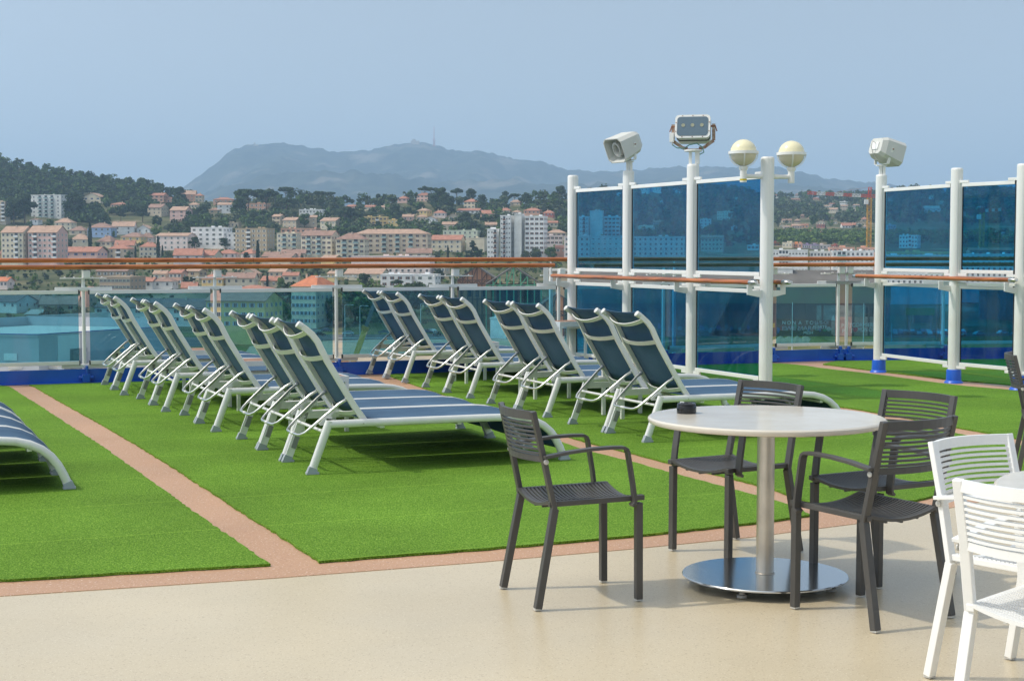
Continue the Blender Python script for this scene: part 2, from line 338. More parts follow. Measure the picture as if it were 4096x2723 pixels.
# ------------------------------------------------------------------ glass railing on the coaming
RD = Vector((1, 0.385, 0)).normalized(); RN = Vector((-RD.y, RD.x, 0))
RAILZ = 1.275
def rail_pt(px, off=0.0):                                # the point of the railing line seen at px
    k = (px - CX) / FPX
    X = 18.96 * k / (1 - 0.385 * k)
    if X > 4.1: X = (20.54 - 0.16 * 4.1) * k / (1 - 0.16 * k)
    d = (Vector((1, 0.385, 0)) if X < 4.1 else Vector((1, 0.16, 0))).normalized(); n = Vector((-d.y, d.x, 0))
    return Vector((X, coam(X), 0)) + n * off, d, n
POSTS = [-170, 335, 862, 1349, 1815, 2240, 2660, 3090, 3358, 3392, 3780, 4150]
def railing_post(px, lb, top=RAILZ - 0.025):
    p, d, n = rail_pt(px, 0.045); rz = atan2(d.y, d.x)
    e = empty('railing_post', p, rz, lb, 'railing post', 'white posts of the glass railing')
    b = MB(); b.tube([(0, 0, 0.15), (0, 0, top - 0.22)], 0.021, 12); b.tube([(0, 0, top - 0.221), (0, 0, top)], [0.021, 0.012], 12)
    b.build('pole', white, e)
    for z, w, t in ((1.045, 0.62, 0.045), (0.185, 0.5, 0.04)):
        b = MB(); b.box((0, -0.03, z), (w, 0.012, t)); b.build('clamp_bar', white, e, bevel=0.006)
    b = MB(); b.box((0, -0.02, 1.165), (0.5, 0.06, 0.012)); 
    for x in (-0.2, -0.1, 0.1, 0.2): b.lathe([(0.012, 0), (0.012, 0.008), (0.004, 0.012)], 8, (x, -0.02, 1.171))
    b.build('bracket_plate', white, e, bevel=0.004)
    b = MB(); b.box((0.035, -0.03, RAILZ - 0.065), (0.075, 0.05, 0.085)); b.build('junction_block', white, e, bevel=0.008)
    b = MB(); b.prism([(-0.035, -0.10), (0.05, -0.10), (0.06, 0.02), (-0.03, 0.02)], 0.007, 0.10)
    b.box((0.02, -0.04, 0.11), (0.03, 0.09, 0.16)); b.tube([(-0.07, -0.07, 0.06), (0.09, -0.07, 0.06)], 0.022, 8)
    b.build('foot_bracket', navy, e, bevel=0.006)
    return e
PL = ['leftmost white railing post, beyond the left end of the far rail', 'white railing post above the stripe of pink deck at the left', 'white railing post between the second and third pair of reclined backs',
      'white railing post just left of the second row of loungers', 'white railing post behind the middle of the second row of loungers', 'white railing post behind the stacked side tables by the first wind screen post',
      'white railing post seen through the second blue wind screen', 'white railing post right behind the tall post with two globe lamps', 'left of the two close set railing posts at the bend', 'right of the two close set railing posts at the bend',
      'white railing post seen through the first wind screen of the right row', 'white railing post seen through the last wind screen at the right edge']
for px, lb in zip(POSTS, PL): railing_post(px, lb)
gl_i = 0
GLB = ['clear teal glass panel at the left end of the railing', 'teal glass railing panel behind the first pairs of reclined loungers', 'teal glass railing panel behind the front triple of loungers',
       'teal glass railing panel behind the two farthest loungers of the second row', 'teal glass railing panel behind the middle pair of the second row', 'teal glass railing panel behind the first blue wind screen',
       'teal glass railing panel behind the second blue wind screen', 'teal glass railing panel left of the bend, graffiti wall behind it', 'narrow teal glass railing panel right of the bend', 'teal glass railing panel behind the right row of wind screens', 'teal glass railing panel at the right edge']
for i in range(len(POSTS) - 1):
    if i == 8: continue
    a, d, n = rail_pt(POSTS[i], 0.0); c, d2, n2 = rail_pt(POSTS[i + 1], 0.0); L = (c - a).length; g = 0.06
    e = empty('railing_glass', a, atan2((c - a).y, (c - a).x), GLB[gl_i], 'glass panel', 'teal glass panels of the railing'); gl_i += 1
    b = MB(); b.box((L / 2, 0, 0.63), (L - 2 * g, 0.008, 0.80)); b.build('pane', glass_rail, e)
    for z, nm in ((1.012, 'top_rail'), (0.225, 'bottom_rail')):
        b = MB(); b.box((L / 2, 0, z), (L - 2 * g + 0.01, 0.035, 0.042)); b.build(nm, white, e, bevel=0.004)
    for z in (1.012, 0.225):
        for x in (g - 0.005, L - g + 0.005):
            b = MB(); b.box((x, -0.001, z), (0.012, 0.037, 0.046)); b.build('end_cap', blackrub, e)
def wood_rail(p0, p1, w, h, lb, name='teak_handrail', rz_extra=0, steelcap=(), rnd_=0.46, joint=()):
    d = (p1 - p0); L = d.length; e = empty(name, p0, atan2(d.y, d.x), lb, 'handrail', None)
    prof = []
    for k in range(16):
        a = 2 * pi * k / 16; prof.append((w / 2 * (abs(cos(a)) ** 0.75) * (1 if cos(a) > 0 else -1), h / 2 * (abs(sin(a)) ** 0.75) * (1 if sin(a) > 0 else -1)))
    def seg(x0, x1, r=1.0, tip=None):
        xs = [x0, x1]; b = MB(); vs = []
        st = [(x0, r), (x1, r)]
        if tip == 'a': st = [(x0, 0.45 * r), (x0 + 0.02, 0.85 * r), (x0 + 0.06, r), (x1, r)]
        if tip == 'b': st = [(x0, r), (x1 - 0.06, r), (x1 - 0.02, 0.85 * r), (x1, 0.45 * r)]
        for x, q in st: vs += [(x, y * q, z * q) for y, z in prof]
        n = 16; N = len(st)
        b.add(vs, [(i * n + k, (i + 1) * n + k, (i + 1) * n + (k + 1) % n, i * n + (k + 1) % n) for i in range(N - 1) for k in range(n)], 0, True)
        b.add(vs[:n], [tuple(range(n))]); b.add(vs[-n:], [tuple(reversed(range(n)))]); return b
    xs = [0] + [j * L for j in joint] + [L]
    for i in range(len(xs) - 1):
        x0, x1 = xs[i] + (0.002 if i else 0), xs[i + 1] - (0.002 if i < len(xs) - 2 else 0)
        tip = None
        if i == 0 and 'a' in steelcap: x0 += 0.09
        elif i == 0 and 'ta' in steelcap: tip = 'a'
        if i == len(xs) - 2 and 'b' in steelcap: x1 -= 0.09
        seg(x0, x1, 1.0, tip).build('rail', teak, e)
    if 'a' in steelcap: seg(0, 0.089, 1.02, 'a').build('steel_cap', steel, e)
    if 'b' in steelcap: seg(L - 0.089, L, 1.02, 'b').build('steel_cap', steel, e)
    return e
def rp(px, off, z):
    p, d, n = rail_pt(px, off); p.z = z; return p
bend, _, _ = rail_pt(3375, 0.0)
wood_rail(rp(-700, 0.0, 1.29), rp(2216, 0.0, 1.29), 0.075, 0.052, 'front teak handrail along the left part of the railing', joint=(0.28, 0.57, 0.78))
wood_rail(rp(2372, 0.0, 1.285), rp(3375, 0.0, 1.285), 0.075, 0.052, 'front teak handrail behind the left wind screens, from the gap to the bend', joint=(0.4,))
wood_rail(rp(3376, 0.0, 1.285), rp(4500, 0.0, 1.285), 0.075, 0.052, 'front teak handrail right of the bend, behind the right wind screens', joint=(0.3,))
wood_rail(rp(-700, 0.34, 1.362), rp(3340, 0.34, 1.362), 0.075, 0.052, 'rear teak handrail, the upper one of the long pair at the left', joint=(0.37, 0.62, 0.78))
wood_rail(rp(3341, 0.34, 1.362), rp(4500, 0.34, 1.362), 0.075, 0.052, 'rear teak handrail, the upper one right of the bend', joint=(0.35,))
# outer stanchions that carry the rear handrail
for px, lb in ((-230, 'outer stanchion at the left edge'), (2245, 'tapered white stanchion under the rear handrail beside the first tall post'), (2745, 'outer white stanchion behind the second wind screen')):
    p = rp(px, 0.34, 0); e = empty('outer_stanchion', p, 0, lb, 'stanchion'); b = MB(); b.tube([(0, 0, -0.5), (0, 0, 1.1)], 0.024, 10); b.tube([(0, 0, 1.101), (0, 0, 1.338)], [0.024, 0.009], 10); b.build('pole', white, e)
# goose-neck plate that ends the left front handrail
p = rp(2190, 0.0, 0); e = empty('handrail_end_bracket', p, atan2(RD.y, RD.x), 'white L-shaped plate carrying the end of the left front handrail', 'bracket')
b = MB(); b.box((-0.03, -0.02, 1.17), (0.07, 0.014, 0.19)); b.box((0.11, -0.02, 1.072), (0.35, 0.0142, 0.045)); b.build('plate', white, e, bevel=0.004)

# ------------------------------------------------------------------ wind screens on tall posts
PH = 2.387
LP = [(2291, 18.8), (2512, 17.7), (2769, 16.36), (3065, 15.07)]
RP = [(3519, 18.62), (3820, 17.12), (4084, 16.28), (4420, 15.2)]
def tall_post(px, Y, lb, foot):
    X = (px - CX) / FPX * Y
    e = empty('screen_post', (X, Y, 0), radians(-66), lb, 'post', 'tall white wind screen posts')
    r = 0.066; b = MB()
    prof = []; n = 40
    for k in range(n):
        a = 2 * pi * k / n; rr = r
        dd = abs(((a - 0 + pi) % (2 * pi)) - pi)
        for c0 in (0, pi):                               # two pairs of thin grooves
            da = abs(((a - c0 + pi) % (2 * pi)) - pi)
            if 0.22 < da < 0.40: rr = r * 0.955
        prof.append((rr * cos(a), rr * sin(a)))
    vs = [(x * q, y * q, z) for z, q in ((0.10, 1), (PH - 0.02, 1), (PH - 0.004, 0.9), (PH, 0.7)) for x, y in prof]
    b.add(vs, [(i * n + k, i * n + (k + 1) % n, (i + 1) * n + (k + 1) % n, (i + 1) * n + k) for i in range(3) for k in range(n)], 0, False)
    b.add(vs[-n:], [tuple(range(n))]); b.build('shaft', white, e)
    b = MB(); b.lathe([(0.105, 0), (0.10, 0.012), (0.083, 0.03), (0.08, 0.14), (0.076, 0.15), (0.06, 0.152)], 28); b.build('foot_collar', mat('light_blue_paint', (0.02, 0.12, 0.62), 0.35), e)
    return e, Vector((X, Y, 0))
def screen_row(P, names, plabels):
    pts = []
    for (px, Y), lb in zip(P, names): pts.append(tall_post(px, Y, lb, True)[1])
    for i in range(len(pts) - 1):
        a, c = pts[i], pts[i + 1]; v = c - a; L = v.length; rz = atan2(v.y, v.x); g = 0.10
        e = empty('wind_screen', a, rz, plabels[i], 'wind screen', 'blue glass wind screens between tall posts')
        for z0, z1, nm in ((1.262, 2.175, 'upper_pane'), (0.235, 1.052, 'lower_pane')):
            b = MB(); b.box((L / 2, 0, (z0 + z1) / 2), (L - 2 * g, 0.010, z1 - z0)); b.build(nm, glass_screen, e)
            for x in (g - 0.004, L - g + 0.004):
                b = MB(); b.box((x, 0, (z0 + z1) / 2), (0.008, 0.014, z1 - z0)); b.build('edge_seal', blackrub, e)
        for z in (2.195, 1.242, 1.072, 0.215):
            b = MB(); b.box((L / 2, 0, z), (L - 2 * g + 0.012, 0.04, 0.04)); b.build('frame_rail', white, e, bevel=0.004)
            for x in (g + 0.03, L - g - 0.03):
                zz = z + (0.036 if z in (2.195, 1.072) else -0.036)
                b = MB(); x0 = 0.045 if x < L / 2 else L - 0.045
                b.box(((x0 + x + (0.06 if x < L / 2 else -0.06)) / 2, -0.012, zz), (abs(x - x0) + 0.06, 0.022, 0.03)); b.build('clip', white, e, bevel=0.003)
        for z in (2.195, 1.242, 1.072, 0.215):
            b = MB(); b.box((L - g + 0.012, 0, z), (0.014, 0.044, 0.044)); b.build('end_cap', blackrub, e)
    return pts
lpts = screen_row(LP, ['farthest tall white post of the left screen row, topped by nothing', 'tall white post carrying the horn loudspeaker that faces left', 'tall white post carrying the floodlight', 'tall white post with two globe lamps on side arms'],
    ['farthest blue glass wind screen of the left row', 'middle blue glass wind screen of the left row', 'nearest blue glass wind screen of the left row, beside the post with globe lamps'])
rpts = screen_row(RP, ['tall white post with blue foot carrying the loudspeaker that faces away', 'tall white post with blue foot in the middle of the right row', 'tall white post with blue foot at the right edge of the photo', 'tall white post outside the right edge'],
    ['wide blue glass wind screen beside the right loudspeaker post', 'blue glass wind screen between the two rightmost posts', 'wind screen at the far right edge'])
# drink rails on brackets
def drink_rail(pts, side, t0, t1, lb, caps, brackets):
    a, c = pts[0], pts[-1]; d = (c - a).normalized(); n = Vector((d.y, -d.x, 0)) * side      # side -1 = towards the camera's left
    off = 0.17
    p0 = a + d * t0 + n * off; p1 = a + d * t1 + n * off; p0.z = p1.z = 1.165
    wood_rail(p0, p1, 0.085, 0.048, lb, 'drink_rail', steelcap=caps, joint=())
    for i in brackets:
        q = pts[i]; e = empty('rail_bracket', q, atan2(n.y, n.x), BLB.pop(0), 'bracket', 'white brackets of the drink rails')
        P = [(0.055, 1.02), (0.10, 1.022), (0.225, 1.045), (0.225, 1.14), (0.165, 1.14), (0.165, 1.085), (0.055, 1.085)]
        b = MB(); k = len(P); vs = [(x, -0.007, z) for x, z in P] + [(x, 0.007, z) for x, z in P]
        b.add(vs, [tuple(range(k)), tuple(reversed(range(k, 2 * k)))] + [(j, j + k, (j + 1) % k + k, (j + 1) % k) for j in range(k)]); b.build('plate', white, e, bevel=0.003)
BLB = ['bracket left of the %s, under the bare orange drink rail' % w for w in ('farthest tall post', 'post with the left loudspeaker', 'floodlight post', 'globe lamp post')] + \
      ['bracket on the right side of the globe lamp post', 'bracket on the far side of the floodlight post'] + ['bracket under the right drink rail at the %s' % w for w in ('loudspeaker post', 'middle post', 'right edge post')]
drink_rail(lpts, 1, -0.22, 4.20, 'orange teak drink rail in front of the left wind screens', ('ta', 'b'), (0, 1, 2, 3))
drink_rail(lpts, -1, 0.0, 4.27, 'teak drink rail on the far side of the left wind screens', ('ta', 'b'), (3, 2))
drink_rail(rpts, 1, -0.30, 2.62, 'brown teak drink rail in front of the right wind screens', ('a', 'b'), (0, 1, 2))
# ------------------------------------------------------------------ sun loungers
def slingmat():
    m = mat('navy_sling_fabric', (0.055, 0.095, 0.21), 0.75, spec=0.3)
    nt = m.node_tree; p = nt.nodes['Principled BSDF']; tc = nt.nodes.new('ShaderNodeTexCoord')
    w = nt.nodes.new('ShaderNodeTexNoise'); w.inputs['Scale'].default_value = 350; nt.links.new(tc.outputs['Object'], w.inputs['Vector'])
    n = nt.nodes.new('ShaderNodeTexNoise'); n.inputs['Scale'].default_value = 3; n.inputs['Detail'].default_value = 5; nt.links.new(tc.outputs['Object'], n.inputs['Vector'])
    ad = nt.nodes.new('ShaderNodeMath'); ad.operation = 'MULTIPLY_ADD'; ad.inputs[1].default_value = 0.5
    nt.links.new(w.outputs['Fac'], ad.inputs[0]); nt.links.new(n.outputs['Fac'], ad.inputs[2])
    r = nt.nodes.new('ShaderNodeValToRGB'); r.color_ramp.elements[0].position = 0.55; r.color_ramp.elements[1].position = 0.95
    r.color_ramp.elements[0].color = (0.036, 0.085, 0.16, 1); r.color_ramp.elements[1].color = (0.066, 0.135, 0.225, 1)
    nt.links.new(ad.outputs[0], r.inputs[0]); nt.links.new(r.outputs[0], p.inputs['Base Color'])
    return m
sling = slingmat()
AX = radians(23.0)
RAILP = [(0.125, 0.338), (0.40, 0.338), (0.80, 0.336), (1.20, 0.334), (1.42, 0.330), (1.52, 0.320), (1.60, 0.298), (1.67, 0.262), (1.725, 0.214), (1.765, 0.158), (1.797, 0.095), (1.822, 0.03)]
BACKP = [(0.388, 0.338), (0.30, 0.452), (0.18, 0.632), (0.085, 0.775), (0.045, 0.845), (0.012, 0.905), (-0.03, 0.955), (-0.085, 1.000), (-0.13, 1.028)]
LW = 0.67
BACKP = [(x + 0.062 * max(0, z - 0.338) / 0.69, z) for x, z in BACKP]
def make_lounger():
    e = empty('sun_lounger', (0, 0, 0), 0, 'x', 'sun lounger', 'aluminium sun loungers with navy fabric in rows')
    def dprof(y, out, hh=0.0265, th=0.030):              # D-shaped section, rounded on the outer side
        P = [(-hh, y - out * th / 2), (-hh, y)]
        for k in range(-3, 4): a = k * pi / 7; P.append((hh * sin(a), y + out * (th / 2) * cos(a)))
        P += [(hh, y), (hh, y - out * th / 2)]
        return P if out < 0 else list(reversed(P))
    for y, out in ((0.015, -1), (LW - 0.015, 1)):
        b = MB(); b.sweep_xz(RAILP, dprof(y, out)); sr = b.build('side_rail', alu, e)
        b = MB(); b.sweep_xz([(1.818, 0.045), (1.838, -0.002)], [(-0.030, y - 0.018), (0.030, y - 0.018), (0.030, y + 0.018), (-0.030, y + 0.018)], smooth=False)
        b.box((1.83, y, 0.008), (0.075, 0.04, 0.016)); b.build('foot_cap', cap_grey, sr, bevel=0.002)
        b = MB(); b.lathe([(0.006, 0), (0.006, 0.003), (0.003, 0.004)], 8); v = [(0.36 + q[0], y + out * (0.0145 + q[2]), 0.336 + q[1]) for q in b.v]; b.v = v; b.build('bolt', steel, sr)
        b = MB(); b.sweep_xz([(0.014, 0.03), (0.133, 0.36)], dprof(y, out)); lg = b.build('leg', alu, e)
        b = MB(); b.sweep_xz([(-0.002, -0.002), (0.018, 0.045)], [(-0.030, y - 0.018), (0.030, y - 0.018), (0.030, y + 0.018), (-0.030, y + 0.018)], smooth=False)
        b.box((0.012, y, 0.008), (0.085, 0.038, 0.016)); b.build('foot_cap', cap_grey, lg, bevel=0.002)
        if out > 0:
            b = MB(); b.bar((0.048, y - 0.019, 0.10), (0.078, y - 0.019, 0.185), 0.006, 0.036, up=(1, 0, -0.35)); b.build('reflector_pad', mat('grey_pad', (0.25, 0.26, 0.25), 0.6), lg)
    # seat cloth
    b = MB(); ny = 6; pts = [(x, z) for x, z in RAILP if x > 0.39]; pts[-1] = (1.808, 0.07); vs = []
    for i, (x, z) in enumerate(pts):
        x0, z0 = pts[max(i - 1, 0)]; x1, z1 = pts[min(i + 1, len(pts) - 1)]; t = Vector((x1 - x0, z1 - z0)).normalized()
        for k in range(ny + 1):
            u = k / ny; sag = 0.012 * (1 - (2 * u - 1) ** 2); q = 0.0245 - sag
            vs.append((x - t.y * q, 0.024 + u * (LW - 0.048), z + t.x * q))
    n = ny + 1; b.add(vs, [(i * n + k, (i + 1) * n + k, (i + 1) * n + k + 1, i * n + k + 1) for i in range(len(pts) - 1) for k in range(ny)], 0, True)
    o = b.build('seat_sling', sling, e); sd = o.modifiers.new('s', 'SOLIDIFY'); sd.thickness = 0.004; sd.offset = -1
    for x in (0.50, 1.05, 1.60):
        z = 0.305 if x < 1.5 else 0.262
        b = MB(); b.bar((x, 0.028, z), (x, LW - 0.028, z), 0.03, 0.022); b.build('cross_bar', alu, e, bevel=0.003)
    # back frame
    for y in (0.047, LW - 0.047):
        P = [(-0.014, y - 0.012), (0.014, y - 0.012), (0.017, y), (0.014, y + 0.012), (-0.014, y + 0.012), (-0.017, y)]
        b = MB(); b.sweep_xz(BACKP, [(a * 1.35, c) for a, c in P]); r = b.build('back_rail', alu, e)
        x0, z0 = BACKP[-1]; x1, z1 = BACKP[-2]; t = Vector((x0 - x1, 0, z0 - z1)).normalized(); p = Vector((x0, y, z0))
        b = MB(); b.tube([p - t * 0.03, p + t * 0.004, p + t * 0.007], [0.0245, 0.0245, 0.020], 12); b.build('end_cap', mat('light_grey_plastic', (0.68, 0.69, 0.68), 0.45), r)
    def bow(x, z, nx, nz, depth, w, m=alu, nm='bow_bar'):
        tx, tz = nz, -nx; N = 12; vs = []; a0, a1 = 0.055, LW - 0.055
        for i in range(N + 1):
            u = i / N; d = depth * (1 - abs(2 * u - 1) ** 2.2)
            for s_, q in ((-w / 2, 0), (w / 2, 0), (w / 2, 0.007), (-w / 2, 0.007)):
                vs.append((x + nx * (d + q) + tx * s_, a0 + u * (a1 - a0), z + nz * (d + q) + tz * s_))
        b = MB(); b.add(vs, [(i * 4 + k, (i + 1) * 4 + k, (i + 1) * 4 + (k + 1) % 4, i * 4 + (k + 1) % 4) for i in range(N) for k in range(4)], 0, True)
        b.add(vs[:4], [(0, 1, 2, 3)]); b.add(vs[-4:], [(3, 2, 1, 0)])
        return b.build(nm, m, e)
    bow(-0.003, 0.978, -0.60, -0.80, 0.062, 0.036, white)
    bow(0.107, 0.800, -0.87, -0.50, 0.050, 0.034)
    bow(0.337, 0.415, -0.80, -0.60, 0.050, 0.034)
    b = MB(); vs = []; pts = BACKP[:]; pts[0] = (0.365, 0.368)
    for i, (x, z) in enumerate(pts):
        x0, z0 = pts[max(i - 1, 0)]; x1, z1 = pts[min(i + 1, len(pts) - 1)]; t = Vector((x1 - x0, z1 - z0)).normalized()
        for k in range(ny + 1):
            u = k / ny; sag = 0.014 * (1 - (2 * u - 1) ** 2); q = 0.016 - sag        # front side of the back
            vs.append((x + t.y * q, 0.052 + u * (LW - 0.104), z - t.x * q))
    b.add(vs, [(i * n + k, (i + 1) * n + k, (i + 1) * n + k + 1, i * n + k + 1) for i in range(len(pts) - 1) for k in range(ny)], 0, True)
    o = b.build('back_sling', sling, e); sd = o.modifiers.new('s', 'SOLIDIFY'); sd.thickness = 0.004; sd.offset = 0
    # folding support: U-shaped tube, cross tube, notched plates
    yA, yB = 0.072, LW - 0.072; q0, q1 = 0.135, LW - 0.135
    U = [(0.245, yA, 0.500), (0.225, yA, 0.490), (0.195, yA + 0.006, 0.470), (0.02, q0 - 0.02, 0.315), (-0.025, q0, 0.272), (-0.048, q0 + 0.035, 0.254), (-0.055, q0 + 0.08, 0.25)]
    U = [(x + 0.022, y, z) for x, y, z in U]; U = U + [(x, LW - y, z) for x, y, z in reversed(U)]
    b = MB(); b.tube(U, 0.0105, 10); s_ = b.build('support_bail', alu_bright, e)
    b = MB(); b.tube([(-0.033, LW / 2 - 0.03, 0.25), (-0.033, LW / 2 + 0.03, 0.25)], 0.0125, 10); b.build('sleeve', alu, s_)
    b = MB(); b.tube([(0.085, 0.032, 0.292), (0.085, LW - 0.032, 0.292)], 0.0115, 10); b.build('cross_tube', alu, e)
    for y in (0.088, LW - 0.088):
        ax_, az_ = 0.748, 0.664; bx_, bz_ = 0.664, -0.748      # along the tube and below it
        Q = [(0.02, 0.006), (0.02, 0.022), (0.045, 0.044), (0.058, 0.040), (0.052, 0.026), (0.085, 0.018), (0.105, 0.042), (0.118, 0.038), (0.112, 0.024), (0.15, 0.018), (0.172, 0.040), (0.184, 0.034), (0.178, 0.020), (0.20, 0.006)]
        P = [(0.057 + ax_ * u_ + bx_ * w_, 0.328 + az_ * u_ + bz_ * w_) for u_, w_ in Q]
        k = len(P); vs = [(x, y - 0.004, z) for x, z in P] + [(x, y + 0.004, z) for x, z in P]
        b = MB(); b.add(vs, [tuple(range(k)), tuple(reversed(range(k, 2 * k)))] + [(j, j + k, (j + 1) % k + k, (j + 1) % k) for j in range(k)]); b.build('notched_plate', alu, e)
    for y in (0.066, LW - 0.066):
        b = MB(); b.lathe([(0.004, -0.012), (0.014, -0.008), (0.014, 0.008), (0.004, 0.012)], 12); b.v = [(0.265 + v[0], y + v[2], 0.503 + v[1]) for v in b.v]; b.build('knob', cap_grey, e)
    return e
lounger = make_lounger()
def lat(p, k): return Vector((p[0] - sin(AX) * k, p[1] + cos(AX) * k, 0))
lounger.scale = (1, 1, 0.957)
first = True
LJ = random.Random(8)
def place_lounger(p, label, ax=AX):
    ax = ax + radians(LJ.uniform(-0.5, 0.5))
    global first
    z = 0.013
    if first:
        first = False; lounger.location = (p.x, p.y, z); lounger.rotation_euler = (0, 0, ax); lounger['label'] = label; return lounger
    return copy_tree(lounger, None, (p.x, p.y, z), ax, label)
OW = 0.70
# (pixel of the near head-end foot, number of loungers, labels near to far)
P_L = [((1250, 1896), ['nearest lounger of the front row, beside the slatted dark armchair', 'second lounger of the front triple, squeezed between two others', 'farthest lounger of the front triple at the side table']),
       ((865, 1726), ['near lounger of the third pair in the front row', 'far lounger of the third pair in the front row']),
       ((664, 1646), ['near lounger of the second pair in the front row', 'far lounger of the second pair in the front row']),
       ((498, 1580), ['near lounger of the farthest pair in the front row, near the left railing post', 'lounger at the far left end of the front row']),
       ((2590, 1768), ['near lounger of the second row, its foot end behind the round table', 'second lounger of the second row, its back against the nearest one']),
       ((2190, 1669), ['near lounger of the second pair in the second row', 'far lounger of the second pair in the second row, white tag on its back']),
       ((1882, 1592), ['near lounger of the third pair in the second row', 'far lounger of the third pair in the second row']),
       ((1621, 1529), ['near lounger of the farthest pair in the second row', 'lounger at the far end of the second row, against the railing'])]
P_S = {}
for (px, py), labs in P_L:
    q = at(px, py, 0.013) + Vector((-0.006, -0.02, 0))
    for i, lb in enumerate(labs):
        ow = OW if py > 1700 or i == 0 else OW * 0.97
        place_lounger(lat(q, ow * i), lb)
# the row at the left edge: only foot ends show
q = at(285, 1963)
d = Vector((cos(AX), sin(AX), 0))
for i, lb in enumerate(['foot end of a lounger at the left edge, nearest of four', 'foot end of the second lounger at the left edge', 'foot end of the third lounger at the left edge']):
    place_lounger(lat(q - d * 1.84, OW * i), lb)
place_lounger(lat(q - d * 1.84, OW * 3 + 0.12), 'foot end of the farthest lounger at the left edge, mostly out of frame')

# ------------------------------------------------------------------ side tables
wood_slat = mat('brown_slat_top', (0.36, 0.20, 0.13), 0.6, noise_amt=0.2, noise_scale=12)
def make_side_table():
    e = empty('side_table', (0, 0, 0), 0, 'x', 'side table', 'small metal side tables between the loungers')
    S, H = 0.40, 0.45
    b = MB()
    for i in range(7): b.box((0, -S / 2 + 0.035 + i * 0.055, H - 0.005), (S - 0.05, 0.047, 0.012))
    b.build('slat_top', wood_slat, e)
    b = MB()
    for s_ in (-1, 1):
        b.box((0, s_ * (S / 2 - 0.012), H - 0.022), (S, 0.024, 0.045)); b.box((s_ * (S / 2 - 0.012), 0, H - 0.0221), (0.024, S - 0.0485, 0.045))
    b.build('frame', alu, e)
    for sx in (-1, 1):
        for sy in (-1, 1):
            b = MB(); b.box((sx * (S / 2 - 0.016), sy * (S / 2 - 0.016), (H - 0.045) / 2), (0.03, 0.03, H - 0.046)); b.build('leg', alu, e)
    return e
st = make_side_table(); used = False
TBL = ['side table beside the front triple of loungers', 'side table between the second and third pair of the front row', 'side table between the two farthest pairs of the front row',
       'side table behind the nearest pair of the second row', 'side table between the middle pairs of the second row', 'side table at the farthest pair of the second row']
for ((px, py), n), lb in zip([((1250, 1896), 3), ((865, 1726), 2), ((664, 1646), 2), ((2590, 1768), 2), ((2190, 1669), 2), ((1882, 1592), 2)], TBL):
    q = lat(at(px, py), OW * n + 0.22 + 0.0) + d * 0.70
    if not used: used = True; st.location = (q.x, q.y, 0.013); st.rotation_euler = (0, 0, AX); st['label'] = lb
    else: copy_tree(st, None, (q.x, q.y, 0.013), AX, lb)
q = at(2262, 1490); copy_tree(st, None, (q.x, q.y, 0.013), AX + 0.1, 'taller side table standing beside the farthest tall post', scale=(0.95, 0.95, 1.36))
q = at(2310, 1484); copy_tree(st, None, (q.x, q.y, 0.013), AX - 0.2, 'second tall side table standing at the foot of the farthest tall post', scale=(0.9, 0.9, 1.27))

